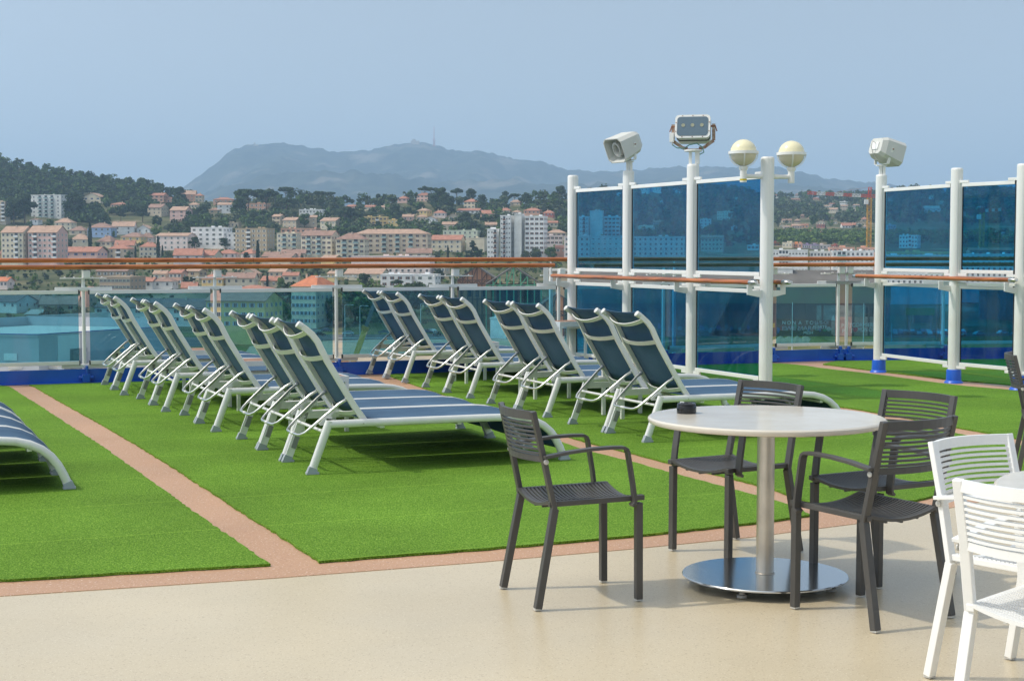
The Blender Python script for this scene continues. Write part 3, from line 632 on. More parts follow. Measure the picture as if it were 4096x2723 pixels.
# ------------------------------------------------------------------ slatted armchairs
dark = mat('dark_grey_aluminium', (0.068, 0.066, 0.064), 0.42, noise_amt=0.1, noise_scale=6, bump=0.08, bump_scale=400)
whitep = mat('white_powder_coat', (0.84, 0.85, 0.85), 0.4, noise_amt=0.03, noise_scale=4, bump=0.05, bump_scale=400)
clearp = mat('clear_grey_glide', (0.5, 0.5, 0.48), 0.4)
def make_chair(name, m, lb):                             # local x = the way the chair faces, y across, origin between the rear feet
    e = empty(name, (0, 0, 0), 0, lb, 'armchair', 'slatted armchairs around the round tables')
    W = 0.205                                            # half width of the frame
    for s_ in (-1, 1):
        b = MB(); b.bar((0.006, s_ * (W + 0.012), 0.006), (0.084, s_ * W, 0.415), 0.030, 0.034, up=(0, 1, 0)); lg = b.build('leg', m, e, bevel=0.003)
        b = MB(); b.box((0.006, s_ * (W + 0.012), 0.004), (0.030, 0.028, 0.008)); b.build('glide', clearp, lg)
        b = MB(); b.bar((0.470, s_ * (W - 0.012), 0.006), (0.468, s_ * (W - 0.012), 0.418), 0.030, 0.032, up=(0, 1, 0)); lg = b.build('leg', m, e, bevel=0.003)
        b = MB(); b.box((0.470, s_ * (W - 0.012), 0.004), (0.028, 0.028, 0.008)); b.build('glide', clearp, lg)
        b = MB(); b.bar((0.083, s_ * W, 0.41), (0.038, s_ * (W - 0.004), 0.62), 0.021, 0.034, up=(0, 1, 0))
        b.build('upright', m, e, bevel=0.003)
        b = MB(); y = s_ * (W + 0.018)                   # arm: flat strap, gently arched, bent down at the front
        A = [(0.030, 0.632), (0.06, 0.636), (0.14, 0.648), (0.24, 0.657), (0.33, 0.660), (0.385, 0.658), (0.398, 0.650), (0.404, 0.636), (0.428, 0.50), (0.436, 0.435), (0.434, 0.422), (0.42, 0.412)]
        b.sweep_xz(A, [(-0.0065, y - 0.019), (0.0065, y - 0.019), (0.0065, y + 0.019), (-0.0065, y + 0.019)], smooth=False)
        b.build('arm', m, e, bevel=0.002)
        b = MB(); b.lathe([(0.011, 0), (0.011, 0.004), (0.007, 0.006)], 12); b.v = [(0.040 + v[0], s_ * (W + 0.018 + v[2]), 0.612 + v[1]) for v in b.v]; b.build('screw', clearp, e)
    # back panel: two stiles, top and bottom bar and eight bowed slats
    def bowbar(z, x, h, th, depth, a0=-W + 0.014, a1=W - 0.014, nm=None, bm=None):
        N = 10; vs = []
        for i in range(N + 1):
            u = i / N; dd = -depth * (1 - (2 * u - 1) ** 2)
            for px_, pz in ((-th / 2, -h / 2), (th / 2, -h / 2), (th / 2, h / 2), (-th / 2, h / 2)): vs.append((x + dd + px_, a0 + u * (a1 - a0), z + pz))
        bm.add(vs, [(i * 4 + k, (i + 1) * 4 + k, (i + 1) * 4 + (k + 1) % 4, i * 4 + (k + 1) % 4) for i in range(N) for k in range(4)], 0, False)
        bm.add(vs[:4], [(0, 1, 2, 3)]); bm.add(vs[-4:], [(3, 2, 1, 0)])
    lean = lambda z: 0.038 - (z - 0.62) * 0.24
    for s_ in (-1, 1):
        b = MB(); b.bar((lean(0.60), s_ * (W - 0.004), 0.60), (lean(0.82), s_ * (W - 0.004), 0.82), 0.022, 0.030, up=(0, 1, 0)); b.build('back_stile', m, e, bevel=0.003)
    for i, z in enumerate([0.802] + [0.770 - 0.0182 * k for k in range(8)] + [0.621]):
        b = MB(); h = 0.036 if i == 0 else (0.026 if i == 9 else 0.0085)
        bowbar(z, lean(z), h, 0.016 if i in (0, 9) else 0.014, 0.048, bm=b)
        b.build('back_slat' if 0 < i < 9 else 'back_bar', m, e)
    # seat: two side rails and cross slats that sag between them
    for s_ in (-1, 1):
        b = MB(); b.bar((0.062, s_ * (W - 0.008), 0.432), (0.49, s_ * (W - 0.008), 0.440), 0.022, 0.026, up=(0, 1, 0)); b.build('seat_rail', m, e, bevel=0.003)
    N = 24; b = MB()
    for i in range(N):
        x = 0.072 + i * (0.405 / (N - 1)); M = 10; vs = []; edge = i in (0, N - 1)
        w = 0.020 if edge else 0.0112; dp = 0.030; zc = 0.440 + 0.006 * (i / N)
        for k in range(M + 1):
            u = k / M; dz = -dp * (1 - (2 * u - 1) ** 2)
            for px_, pz in ((-w / 2, -0.006), (w / 2, -0.006), (w / 2, 0.006), (-w / 2, 0.006)): vs.append((x + px_, (u * 2 - 1) * (W - 0.017), zc + dz + pz))
        b.add(vs, [(k * 4 + j, (k + 1) * 4 + j, (k + 1) * 4 + (j + 1) % 4, k * 4 + (j + 1) % 4) for k in range(M) for j in range(4)], 0, False)
        b.add(vs[:4], [(0, 1, 2, 3)]); b.add(vs[-4:], [(3, 2, 1, 0)])
    for y in (-0.09, 0.0, 0.09):                        # thin ribs under the slats join them into one seat
        dz = -0.030 * (1 - (y / 0.188) ** 2); b.bar((0.072, y, 0.431 + dz), (0.477, y, 0.437 + dz), 0.010, 0.010)
    b.build('seat', m, e)
    return e
def chair_at(src, o, face, lb, a=None, b=None):
    """a, b = pixels of the two rear feet (either may be a world point)"""
    f = Vector((*face, 0)).normalized()
    rz = atan2(f.y, f.x)
    if src.get('used'): return copy_tree(src['o'], None, (o[0], o[1], 0), rz, lb)
    src['used'] = True; src['o'].location = (o[0], o[1], 0); src['o'].rotation_euler = (0, 0, rz); src['o']['label'] = lb; return src['o']
DK = {'o': make_chair('slatted_armchair', dark, 'x')}
def mid(p, q): a_, b_ = at(*p), at(*q); return ((a_.x + b_.x) / 2, (a_.y + b_.y) / 2)
def face2(p, q):                                         # facing = perpendicular of the rear-foot line, p = chair's left when seen from behind
    a_, b_ = at(*p), at(*q); v = (b_ - a_); return (-v.y, v.x)
chair_at(DK, mid((1999, 2352), (2155, 2438)), (0.94, 0.33), 'dark slatted armchair standing alone to the left of the round table')
chair_at(DK, mid((2944, 2153), (3203, 2207)), (-0.80, -0.60), 'dark slatted armchair behind the round table, its back to the loungers')
chair_at(DK, mid((3521, 2240), (3806, 2302)), (-0.82, -0.57), 'dark slatted armchair right of the round table, farther of the two there')
chair_at(DK, mid((3510, 2529), (3802, 2466)), (-0.56, 0.83), 'dark slatted armchair in front at the right of the round table, seen from behind')
chair_at(DK, (3.216, 9.82), (0.97, -0.25), 'dark slatted armchair cut off by the right edge of the photo')
WH = {'o': make_chair('slatted_armchair', whitep, 'x')}
WH['o']['group'] = 'white slatted armchairs'
c5 = at(3688, 2692); f = Vector((0.56, -0.83, 0)).normalized(); l_ = Vector((-f.y, f.x, 0)); o5 = c5 + l_ * 0.217 + Vector((0.01, -0.04, 0))
chair_at(WH, o5, f, 'white slatted armchair facing the second table, farther of the two')
f = Vector((0.72, 0.69, 0)).normalized(); l_ = Vector((-f.y, f.x, 0)); c6 = Vector((1.285, 4.43, 0)); o6 = c6 - l_ * 0.217
chair_at(WH, o6, f, 'white slatted armchair in the bottom right corner, seen from behind')

# ------------------------------------------------------------------ round tables, ashtray
def stonemat():
    m = mat('cream_stone_top', (0.66, 0.61, 0.54), 0.22, coat=0.15)
    nt = m.node_tree; p = nt.nodes['Principled BSDF']; tc = nt.nodes.new('ShaderNodeTexCoord')
    n = nt.nodes.new('ShaderNodeTexNoise'); n.inputs['Scale'].default_value = 3.5; n.inputs['Detail'].default_value = 9; n.inputs['Roughness'].default_value = 0.65
    r = nt.nodes.new('ShaderNodeValToRGB'); r.color_ramp.elements[0].position = 0.35; r.color_ramp.elements[0].color = (0.62, 0.57, 0.49, 1); r.color_ramp.elements[1].position = 0.7; r.color_ramp.elements[1].color = (0.72, 0.68, 0.61, 1)
    nt.links.new(tc.outputs['Object'], n.inputs['Vector']); nt.links.new(n.outputs['Fac'], r.inputs[0]); nt.links.new(r.outputs[0], p.inputs['Base Color']); return m
stone = stonemat()
brushed = mat('brushed_steel_column', (0.60, 0.55, 0.48), 0.36, metal=0.95, noise_amt=0.12, noise_scale=9)
polished = mat('polished_steel_plate', (0.56, 0.58, 0.60), 0.16, metal=1.0, bump=0.04, bump_scale=6)
def make_table():
    e = empty('round_table', (0, 0, 0), 0, 'round table with a cream stone top on a steel column and polished disc base', 'table')
    b = MB(); r = 0.522; b.lathe([(0.0001, 0.716), (r - 0.02, 0.716), (r - 0.006, 0.720), (r, 0.730), (r - 0.001, 0.739), (r - 0.008, 0.745), (0.0001, 0.745)], 96); b.build('table_top', stone, e)
    b = MB(); b.lathe([(0.0385, 0.048), (0.0385, 0.70)], 40); b.lathe([(0.043, 0.0481), (0.043, 0.052), (0.0385, 0.054)], 40); b.build('column', brushed, e)
    for a in (radians(35), radians(145)):
        b = MB(); R = Matrix.Rotation(a, 3, 'Z')
        P = [(-0.27, 0.7155), (-0.25, 0.690), (-0.03, 0.68), (0.03, 0.68), (0.25, 0.690), (0.27, 0.7155)]; k = len(P)
        dz = 0.0 if a < 1 else -0.0015
        vs = [R @ Vector((x, -0.02, z + dz)) for x, z in P] + [R @ Vector((x, 0.02, z + dz)) for x, z in P]
        b.add(vs, [tuple(range(k)), tuple(reversed(range(k, 2 * k)))] + [(j, j + k, (j + 1) % k + k, (j + 1) % k) for j in range(k)])
        b.build('support_arm', mat('rusty_painted_iron', (0.45, 0.33, 0.22), 0.7, color2=(0.30, 0.12, 0.05), noise_scale=14), e, bevel=0.002)
    b = MB(); r = 0.366; b.lathe([(0.0001, 0.036), (r - 0.004, 0.036), (r, 0.039), (r, 0.044), (r - 0.003, 0.0475), (0.0001, 0.0475)], 96); b.build('base_plate', polished, e)
    for k in range(4):
        a = radians(62 + 90 * k); b = MB(); b.lathe([(0.022, 0), (0.022, 0.012), (0.013, 0.014), (0.015, 0.036)], 14, (0.30 * cos(a), 0.30 * sin(a), 0)); b.build('foot', mat('grey_rubber', (0.4, 0.39, 0.37), 0.6), e)
    return e
TX, TY = (3070 - CX) / FPX * 6.76, 6.76
tb = make_table(); tb.location = (TX, TY, 0)
copy_tree(tb, None, (2.03, 4.70, 0), 1.0, 'second round table with a cream top, cut off by the right edge')
tb['label'] = 'round table with a cream stone top in front, black ashtray on it'
tb['group'] = 'round tables'
p = at(2746, 1652, 0.745)
e = empty('ashtray', (p.x, p.y, 0.7455), 0, 'round black lidded ashtray near the left rim of the round table', 'ashtray')
pl = mat('glossy_black_plastic', (0.012, 0.012, 0.013), 0.18)
b = MB(); b.lathe([(0.0001, 0.0), (0.041, 0.0), (0.044, 0.002), (0.0445, 0.022), (0.0435, 0.032), (0.041, 0.037), (0.0001, 0.037)], 40); b.build('bowl', pl, e)
b = MB(); b.lathe([(0.043, 0.0372), (0.042, 0.043), (0.034, 0.047), (0.027, 0.0465), (0.024, 0.040), (0.0001, 0.040)], 40); b.build('lid', pl, e)
b = MB(); b.tube([(-0.028, -0.004, 0.049), (-0.012, 0.0, 0.0475)], 0.004, 8); b.build('knob', white, e)

# ------------------------------------------------------------------ lamps, loudspeakers and floodlight on the tall posts
p4 = lpts[3]; cream = mat('cream_globe', (0.80, 0.74, 0.50), 0.22, coat=0.4)
milky = mat('milky_globe_lower', (0.66, 0.60, 0.47), 0.3)
ld = Vector((0.93, 0.36, 0)).normalized()
for s_, lb in ((-1, 'left globe lamp on the arm of the nearest tall post, yellow sticker below it'), (1, 'right globe lamp on the arm of the nearest tall post')):
    e = empty('globe_lamp', (p4.x, p4.y, 0), atan2(ld.y * s_, ld.x * s_), lb, 'lamp', 'globe lamps on the nearest tall post')
    X = 0.268
    b = MB(); b.tube([(0.055, 0, 2.195), (X, 0, 2.195)], 0.021, 14); b.tube([(0.075, 0, 2.195), (0.12, 0, 2.195)], 0.024, 14); b.build('arm', white, e)
    b = MB(); b.lathe([(0.033, 2.135), (0.033, 2.25), (0.036, 2.251), (0.044, 2.27), (0.044, 2.29), (0.04, 2.292)], 24, (X, 0, 0)); b.build('stem', white, e)
    cz = 2.42; R = 0.129
    b = MB(); b.lathe([(max(0.0001, R * cos(a)), cz + R * sin(a)) for a in [radians(x) for x in range(4, 91, 6)] + [radians(90)]], 40, (X, 0, 0)); b.build('upper_globe', cream, e)
    b = MB(); b.lathe([(max(0.03, R * cos(a)), cz + R * sin(a)) for a in [radians(x) for x in range(-78, 5, 6)]], 40, (X, 0, 0)); b.build('lower_globe', milky, e)
    b = MB(); b.lathe([(R + 0.002, cz - 0.014), (R + 0.017, cz - 0.014), (R + 0.017, cz + 0.014), (R + 0.002, cz + 0.014)], 40, (X, 0, 0)); b.build('ring', white, e)
    for k in range(4):
        a = radians(45 + 90 * k + 20); q = [(X + (R + 0.010) * cos(t) * cos(a), (R + 0.010) * cos(t) * sin(a), cz + (R + 0.010) * sin(t)) for t in [radians(x) for x in range(-76, -3, 9)]]
        b = MB()
        for i in range(len(q) - 1): b.bar(q[i], q[i + 1], 0.014, 0.006, up=(cos(a), sin(a), 0.01))
        b.build('cage_strap', white, e)
    if s_ < 0: b = MB(); b.lathe([(0.0336, 2.15), (0.0336, 2.168)], 24, (X, 0, 0)); b.build('sticker', mat('yellow_sticker', (0.6, 0.48, 0.02), 0.5), e)
def bracket_stub(p, lb_mat=white):
    b = MB(); b.box((0, 0, PH + 0.055), (0.055, 0.04, 0.13)); return b
def horn(p, yaw, tilt, lb, far=False, dz=0.0):
    e = empty('horn_loudspeaker', (p.x, p.y, 0), 0, lb, 'loudspeaker', 'white horn loudspeakers on tall posts')
    b = MB(); b.box((-0.012, 0, PH + 0.05), (0.03, 0.045, 0.10)); b.box((0.026, 0.0, PH + 0.05), (0.035, 0.05, 0.10)); b.box((0, 0, PH + 0.105), (0.12, 0.07, 0.012)); b.build('stub', white, e)
    C = Vector((0, 0, PH + 0.315 + dz)); KS = 1.24; R = Matrix.Rotation(yaw, 3, 'Z') @ Matrix.Rotation(tilt, 3, 'Y'); C += R @ Vector((0.075, 0, 0)) + Vector((0, 0, -0.005))     # local +x = mouth direction
    def oct_(x, w, h, c): return [R @ Vector((x * KS, y * KS, z * KS)) + C for y, z in ((-w, -h + c), (-w + c, -h), (w - c, -h), (w, -h + c), (w, h - c), (w - c, h), (-w + c, h), (-w, h - c))]
    rings = [oct_(0.13, 0.122, 0.118, 0.034), oct_(-0.09, 0.112, 0.100, 0.03), oct_(-0.14, 0.085, 0.078, 0.025)]
    vs = sum(rings, []); b = MB(); b.add(vs, [(i * 8 + k, i * 8 + (k + 1) % 8, (i + 1) * 8 + (k + 1) % 8, (i + 1) * 8 + k) for i in range(2) for k in range(8)] + [tuple(range(16, 24))])
    inner = oct_(0.131, 0.114, 0.110, 0.032) + oct_(0.01, 0.078, 0.072, 0.022)
    b.add(inner, [(k, (k + 1) % 8, 8 + (k + 1) % 8, 8 + k) for k in range(8)] + [tuple(range(8, 16))])
    b.add(rings[0] + inner[:8], [(k, (k + 1) % 8, 8 + (k + 1) % 8, 8 + k) for k in range(8)])
    b.build('horn_body', mat('light_grey_plastic_body', (0.60, 0.61, 0.58), 0.5), e, fix=True)
    if not far:
        b = MB(); b.lathe([(0.0001, 0.03), (0.045, 0.03), (0.052, 0.05), (0.060, 0.085), (0.0605, 0.10), (0.045, 0.102), (0.038, 0.09), (0.030, 0.055), (0.0001, 0.05)], 24)
        b.v = [tuple(R @ Vector((v[2] * KS + 0.005, v[0] * 0.8 * KS, v[1] * 1.2 * KS)) + C) for v in b.v]; b.build('horn_core', mat('pale_grey_core', (0.5, 0.5, 0.47), 0.5), e)
    else:
        b = MB(); b.box(tuple(R @ Vector((-0.142 * KS, 0, 0)) + C), (0.016, 0.10, 0.09), mat=R); b.build('label_plate', white, e)
    for s_ in (-1, 1):
        p0 = R @ Vector((-0.03, s_ * 0.148, 0.0)) + C; p1 = Vector((R @ Vector((0, s_ * 0.148, 0)))) ; p1 = Vector((p1.x * 0.75, p1.y * 0.75, PH + 0.125))
        b = MB(); b.bar(p0 + Vector((0, 0, 0.02)), p1, 0.010, 0.036, up=R @ Vector((1, 0, 0))); b.bar(p1, (0, 0, PH + 0.116), 0.036, 0.008); b.build('yoke', white, e)
        b = MB(); b.tube([p0 + R @ Vector((0, s_ * 0.004, 0)), p0 + R @ Vector((0, s_ * 0.014, 0))], 0.008, 8); b.build('bolt', rust, e)
    bk = R @ Vector((-0.18, 0.0, 0.03)) + C; b = MB()
    away = (R @ Vector((-1, 0, 0))); pts = [bk, bk + away * 0.06 + Vector((0, 0, 0.01)), bk + away * 0.08 + Vector((0, 0, -0.06)), bk + away * 0.045 + Vector((0, 0, -0.14)), Vector((0.02 * away.x, 0.02 * away.y, PH + 0.12))]
    b.tube(pts, 0.005, 8); b.build('cable', mat('white_cable', (0.6, 0.58, 0.56), 0.5), e)
horn(lpts[1], radians(218), radians(24), 'white horn loudspeaker on the second tall post, its open mouth facing left')
horn(rpts[0], radians(28), radians(18), 'white horn loudspeaker seen from the back on the first post of the right row', far=True)
# floodlight
p3 = lpts[2]; e = empty('floodlight', (p3.x, p3.y, 0), radians(-14), 'white floodlight with a glass front and three small lamps, in its rusty yoke', 'floodlight')
b = MB(); b.box((-0.03, 0.0, PH + 0.065), (0.03, 0.04, 0.13)); b.box((0.045, 0.0, PH + 0.065), (0.045, 0.05, 0.13)); b.build('stub', white, e)
b = MB(); b.lathe([(0.085, PH + 0.131), (0.095, PH + 0.134), (0.095, PH + 0.148), (0.085, PH + 0.152)], 28); b.build('mount_disc', white, e)
b = MB(); b.bar((-0.085, 0, PH + 0.157), (0.085, 0, PH + 0.157), 0.05, 0.008); b.build('rust_plate', rust, e)
def rrect(w, h, r, n=5):
    out = []
    for cx_, cy_, a0 in ((w - r, h - r, 0), (-w + r, h - r, 90), (-w + r, -h + r, 180), (w - r, -h + r, 270)):
        for k in range(n + 1): a = radians(a0 + 90 * k / n); out.append((cx_ + r * cos(a), cy_ + r * sin(a)))
    return out
FS = 1.20; FC = Vector((0.0, 0, PH + 0.375)); FR = Matrix.Rotation(radians(-14), 3, 'X')     # front looks along local -y, tilted slightly down
def fl(x, y, z): return FR @ Vector((x * FS, y * FS, z * FS)) + FC
def loft(rings, closed_ends=True, m=0, smooth=False):
    n = len(rings[0]); vs = sum(rings, []); b = MB()
    b.add(vs, [(i * n + k, i * n + (k + 1) % n, (i + 1) * n + (k + 1) % n, (i + 1) * n + k) for i in range(len(rings) - 1) for k in range(n)], m, smooth)
    if closed_ends: b.add(rings[0], [tuple(range(n))]); b.add(rings[-1], [tuple(reversed(range(n)))])
    return b
ring = lambda w, h, r, y: [fl(x, y, z) for x, z in rrect(w, h, r)]
b = loft([ring(0.155, 0.105, 0.035, -0.06), ring(0.155, 0.105, 0.035, -0.04), ring(0.148, 0.100, 0.035, -0.035), ring(0.142, 0.098, 0.035, 0.07), ring(0.135, 0.09, 0.035, 0.10)]); b.build('housing', white, e)
b = loft([ring(0.150, 0.104, 0.035, 0.022), ring(0.150, 0.108, 0.035, 0.028)]); b.build('dark_band', mat('dark_gap', (0.08, 0.09, 0.10), 0.5), e)
b = loft([ring(0.148, 0.106, 0.035, 0.029), ring(0.145, 0.108, 0.035, 0.11), ring(0.135, 0.10, 0.035, 0.135)]); b.build('rear_cover', white, e)
b = loft([ring(0.136, 0.086, 0.028, -0.064), ring(0.136, 0.086, 0.028, -0.0605)]); b.build('front_glass', mat('grey_blue_reflector', (0.16, 0.22, 0.26), 0.12, metal=0.6), e)
for x in (-0.082, 0.0, 0.082):
    b = MB(); b.lathe([(0.0001, 0.002), (0.010, 0.002), (0.011, 0.004), (0.016, 0.004), (0.016, 0.0), (0.0001, 0.0)], 16); b.v = [tuple(fl(v[0] + x, -0.0645 - v[2], v[1] + 0.008)) for v in b.v]; b.build('lamp', mat('yellowish_lamp', (0.42, 0.42, 0.30), 0.3, metal=0.5), e)
for x, z in [(-0.09, 0.096), (0, 0.096), (0.09, 0.096), (-0.09, -0.096), (0, -0.096), (0.09, -0.096), (-0.146, 0.035), (-0.146, -0.045), (0.146, 0.035), (0.146, -0.045)]:
    b = MB(); b.lathe([(0.0045, 0), (0.0045, 0.004), (0.002, 0.005)], 8); b.v = [tuple(fl(v[0] + x, -0.0601 - v[2], v[1] + z)) for v in b.v]; b.build('screw', rust, e)
for s_ in (-1, 1):
    b = MB(); q = [(s_ * 0.215, 0, PH + 0.42), (s_ * 0.215, 0, PH + 0.245), (s_ * 0.11, 0, PH + 0.17), (s_ * 0.06, 0, PH + 0.164)]
    for i in range(3): b.bar(q[i], q[i + 1], 0.034, 0.010, up=(0, 1, 0.01))
    b.build('yoke_arm', mat('rust_stained_yoke', (0.42, 0.36, 0.30), 0.6, color2=(0.28, 0.14, 0.08), noise_scale=25), e)
    b = MB(); b.tube([(s_ * 0.18, 0, PH + 0.395), (s_ * 0.235, 0, PH + 0.395)], 0.010, 8); b.tube([(s_ * 0.23, 0, PH + 0.40), (s_ * 0.25, -0.01, PH + 0.34)], 0.006, 8); b.build('clamp_lever', rust, e)
b = MB(); b.box((-0.225, -0.02, PH + 0.28), (0.045, 0.05, 0.10)); b.tube([(-0.22, -0.02, PH + 0.23), (-0.22, -0.02, PH + 0.205)], 0.009, 8); b.build('junction_box', white, e, bevel=0.004)
b = MB(); b.tube([(-0.22, -0.02, PH + 0.205), (-0.17, -0.03, PH + 0.17), (-0.09, -0.03, PH + 0.165), (-0.04, -0.03, PH + 0.20), (0.04, -0.03, PH + 0.215), (0.10, -0.03, PH + 0.175), (0.115, -0.02, PH + 0.12), (0.07, -0.01, PH + 0.10)], 0.0055, 8); b.build('cable', mat('green_cable', (0.10, 0.26, 0.22), 0.5), e)
# ------------------------------------------------------------------ the land: terrain, hills, mountains
def lerp_tab(tab, x):
    if x <= tab[0][0]: return tab[0][1]
    for (a, u), (b_, v) in zip(tab, tab[1:]):
        if x <= b_: return u + (v - u) * (x - a) / (b_ - a)
    return tab[-1][1]
GZ = -28.5
RIDGE = [(-900, 560), (-300, 600), (0, 640), (60, 668), (220, 695), (305, 714), (450, 735), (590, 745), (680, 782), (824, 806), (966, 800), (1170, 795), (1405, 822), (1685, 796), (1939, 826), (2107, 815), (2244, 792), (2400, 778), (2600, 768), (2812, 755), (2930, 766), (3025, 792), (3200, 792), (3427, 790), (3560, 778), (3640, 768), (3781, 775), (3892, 760), (4096, 775), (5000, 770)]
RIDGED = [(-900, 1500), (600, 1500), (900, 1330), (2200, 1330), (2700, 2100), (5000, 2300)]
def yflat(D): return HZ + FPX * (CAMZ - GZ) / D
def ter_y(px, D):
    t = min(1, max(0, (px - 2350) / 600)); t = t * t * (3 - 2 * t)
    rd = lerp_tab(RIDGED, px); ry = lerp_tab(RIDGE, px)
    A = [(560, yflat(560)), (700, 1178), (800, 1100), (900, 1042), (1000, 985), (1100, 940), (rd, ry)]
    B = [(560, yflat(560)), (700, 1255), (800, 1195), (900, 1065), (1000, 1025), (1100, 992), (1500, 905), (max(rd, 1501), ry)]
    if D <= 560: return yflat(D)
    return lerp_tab(A, D) * (1 - t) + lerp_tab(B, D) * t
def ter_z(X, D):
    px = CX + FPX * X / D; rd = lerp_tab(RIDGED, px)
    if D > rd:
        z = CAMZ + (HZ - ter_y(px, rd)) * rd / FPX; return z - (D - rd) * 0.10 if D < rd + 900 else z - 90
    return CAMZ + (HZ - ter_y(px, D)) * D / FPX
def D_of(px, y):
    rd = lerp_tab(RIDGED, px); D = 340.0
    if y > yflat(345): return FPX * (CAMZ - GZ) / (y - HZ)
    while D < rd and ter_y(px, D) > y: D += 4
    return D
gm = bpy.data.materials.new('hill_scrub'); gm.use_nodes = True
def landmat(m, c1, c2, c3, s1, s2, rough=0.95):
    nt = m.node_tree; p = nt.nodes['Principled BSDF']; p.inputs['Roughness'].default_value = rough; p.inputs['Specular IOR Level'].default_value = 0.1
    tc = nt.nodes.new('ShaderNodeTexCoord')
    def nz(sc, det): n = nt.nodes.new('ShaderNodeTexNoise'); n.inputs['Scale'].default_value = sc; n.inputs['Detail'].default_value = det; nt.links.new(tc.outputs['Object'], n.inputs['Vector']); return n.outputs['Fac']
    r = nt.nodes.new('ShaderNodeValToRGB'); r.color_ramp.elements[0].position = 0.38; r.color_ramp.elements[0].color = (*c1, 1); r.color_ramp.elements[1].position = 0.62; r.color_ramp.elements[1].color = (*c2, 1)
    nt.links.new(nz(s1, 8), r.inputs[0])
    mr = nt.nodes.new('ShaderNodeMapRange'); mr.inputs[1].default_value = 0.56; mr.inputs[2].default_value = 0.68; nt.links.new(nz(s2, 10), mr.inputs[0])
    x = nt.nodes.new('ShaderNodeMix'); x.data_type = 'RGBA'; nt.links.new(mr.outputs[0], x.inputs[0]); nt.links.new(r.outputs[0], x.inputs[6]); x.inputs[7].default_value = (*c3, 1)
    nt.links.new(x.outputs[2], p.inputs['Base Color']); return m
landmat(gm, (0.055, 0.070, 0.028), (0.13, 0.13, 0.065), (0.28, 0.22, 0.14), 0.06, 0.02)
flatm = landmat(bpy.data.materials.new('dry_grass_ground') if False else (lambda m: (setattr(m, 'use_nodes', True), m)[1])(bpy.data.materials.new('dry_grass_ground')), (0.10, 0.115, 0.035), (0.19, 0.175, 0.055), (0.30, 0.23, 0.13), 0.08, 0.02)
def polar(name, pxs, Ds, zf, m, kind='structure', lam=None):
    vs = []; 
    for D in Ds:
        for px in pxs:
            X = (px - CX) / FPX * D; vs.append((X, D, zf(px, X, D)))
    n = len(pxs); fs = [(i * n + k, i * n + k + 1, (i + 1) * n + k + 1, (i + 1) * n + k) for i in range(len(Ds) - 1) for k in range(n - 1)]
    b = MB(); b.add(vs, fs, 0, True); o = b.build(name, m, fix=False); return tag(o, kind=kind)
pxs = list(range(-1400, 5601, 50))
Ds = [-60, 200, 340, 450, 560, 600, 640, 680, 720, 760] + list(range(800, 2700, 40)) + [2800, 3200, 3800]
vs_ = []
polar('ground', pxs, [30, 200, 340, 420, 500, 560], lambda px, X, D: GZ - 0.02, flatm)
def tz(px, X, D): return ter_z(X, D) + (noise.noise(Vector((X * 0.02, D * 0.02, 0))) * 1.2 if D > 620 else 0)
polar('hills', pxs, [560] + [560 + 20 * i for i in range(1, 110)] + [2900, 3300, 4000], tz, gm)
# far ground that reaches the horizon and the water-side plain beyond the hills
b = MB(); b.add([(-9400, 3600, -60), (9400, 3600, -60), (9400, 12300, -40), (-9400, 12300, -40)], [(0, 1, 2, 3)]); tag(b.build('plain', gm, fix=False), kind='structure')
# mountains
MSK = [(-1500, 985), (600, 900), (700, 775), (747, 747), (800, 705), (860, 668), (903, 625), (946, 596), (1000, 586), (1042, 580), (1130, 576), (1215, 585), (1320, 608), (1392, 612), (1493, 598), (1597, 582), (1650, 574), (1685, 571), (1755, 585), (1823, 608), (1910, 608), (1990, 624), (2049, 634), (2170, 653), (2275, 681), (2344, 686), (2431, 690), (2518, 681), (2600, 676), (2709, 672), (2830, 668), (2950, 672), (3056, 676), (3110, 668), (3178, 690), (3240, 703), (3300, 715), (3403, 727), (3475, 731), (3650, 748), (3850, 760), (4096, 768), (5600, 800)]
MSK2 = [(-1500, 1000), (640, 940), (760, 800), (900, 745), (1050, 712), (1180, 692), (1300, 680), (1450, 688), (1600, 706), (1750, 722), (1900, 728), (2050, 722), (2200, 738), (2500, 735), (2800, 735), (3050, 735), (3300, 752), (3600, 775), (4096, 790), (5600, 820)]
mm = bpy.data.materials.new('mountain_scrub'); mm.use_nodes = True; landmat(mm, (0.012, 0.022, 0.016), (0.050, 0.062, 0.042), (0.17, 0.155, 0.125), 0.012, 0.005)
def mount(name, msk, D0, depth, amp):
    px_ = list(range(-1500, 5601, 12))
    def zf(px, X, D):
        u = (D - (D0 - depth)) / depth
        zr = CAMZ + (HZ - lerp_tab(msk, px)) * D0 / FPX
        zb = -60
        if u <= 1: s = u ** 0.85
        else: s = 1 - (u - 1) * 1.2
        nn = noise.fractal(Vector((X * 0.0016, D * 0.0016, 3)), 0.9, 2.1, 5) * amp * (1 - abs(1 - u)) * 1.0
        nr = noise.fractal(Vector((X * 0.014, D * 0.014, 9)), 0.8, 2.0, 4) * 17.0
        gul = (abs(noise.noise(Vector((X * 0.0028, D * 0.0006, 5)))) - 0.25) * amp * 1.3 * sin(min(u, 1) * pi)
        return zb + (zr - zb) * max(s, 0) + (nn * sin(min(u, 1) * pi) + gul) + nr * min(1, max(u, 0))
    polar(name, px_, [D0 - depth + depth * k / 34 for k in range(0, 46)], zf, mm)
mount('mountain_ridge', MSK, 9000, 2700, 110)
mount('mountain_foothill', MSK2, 6900, 1500, 60)
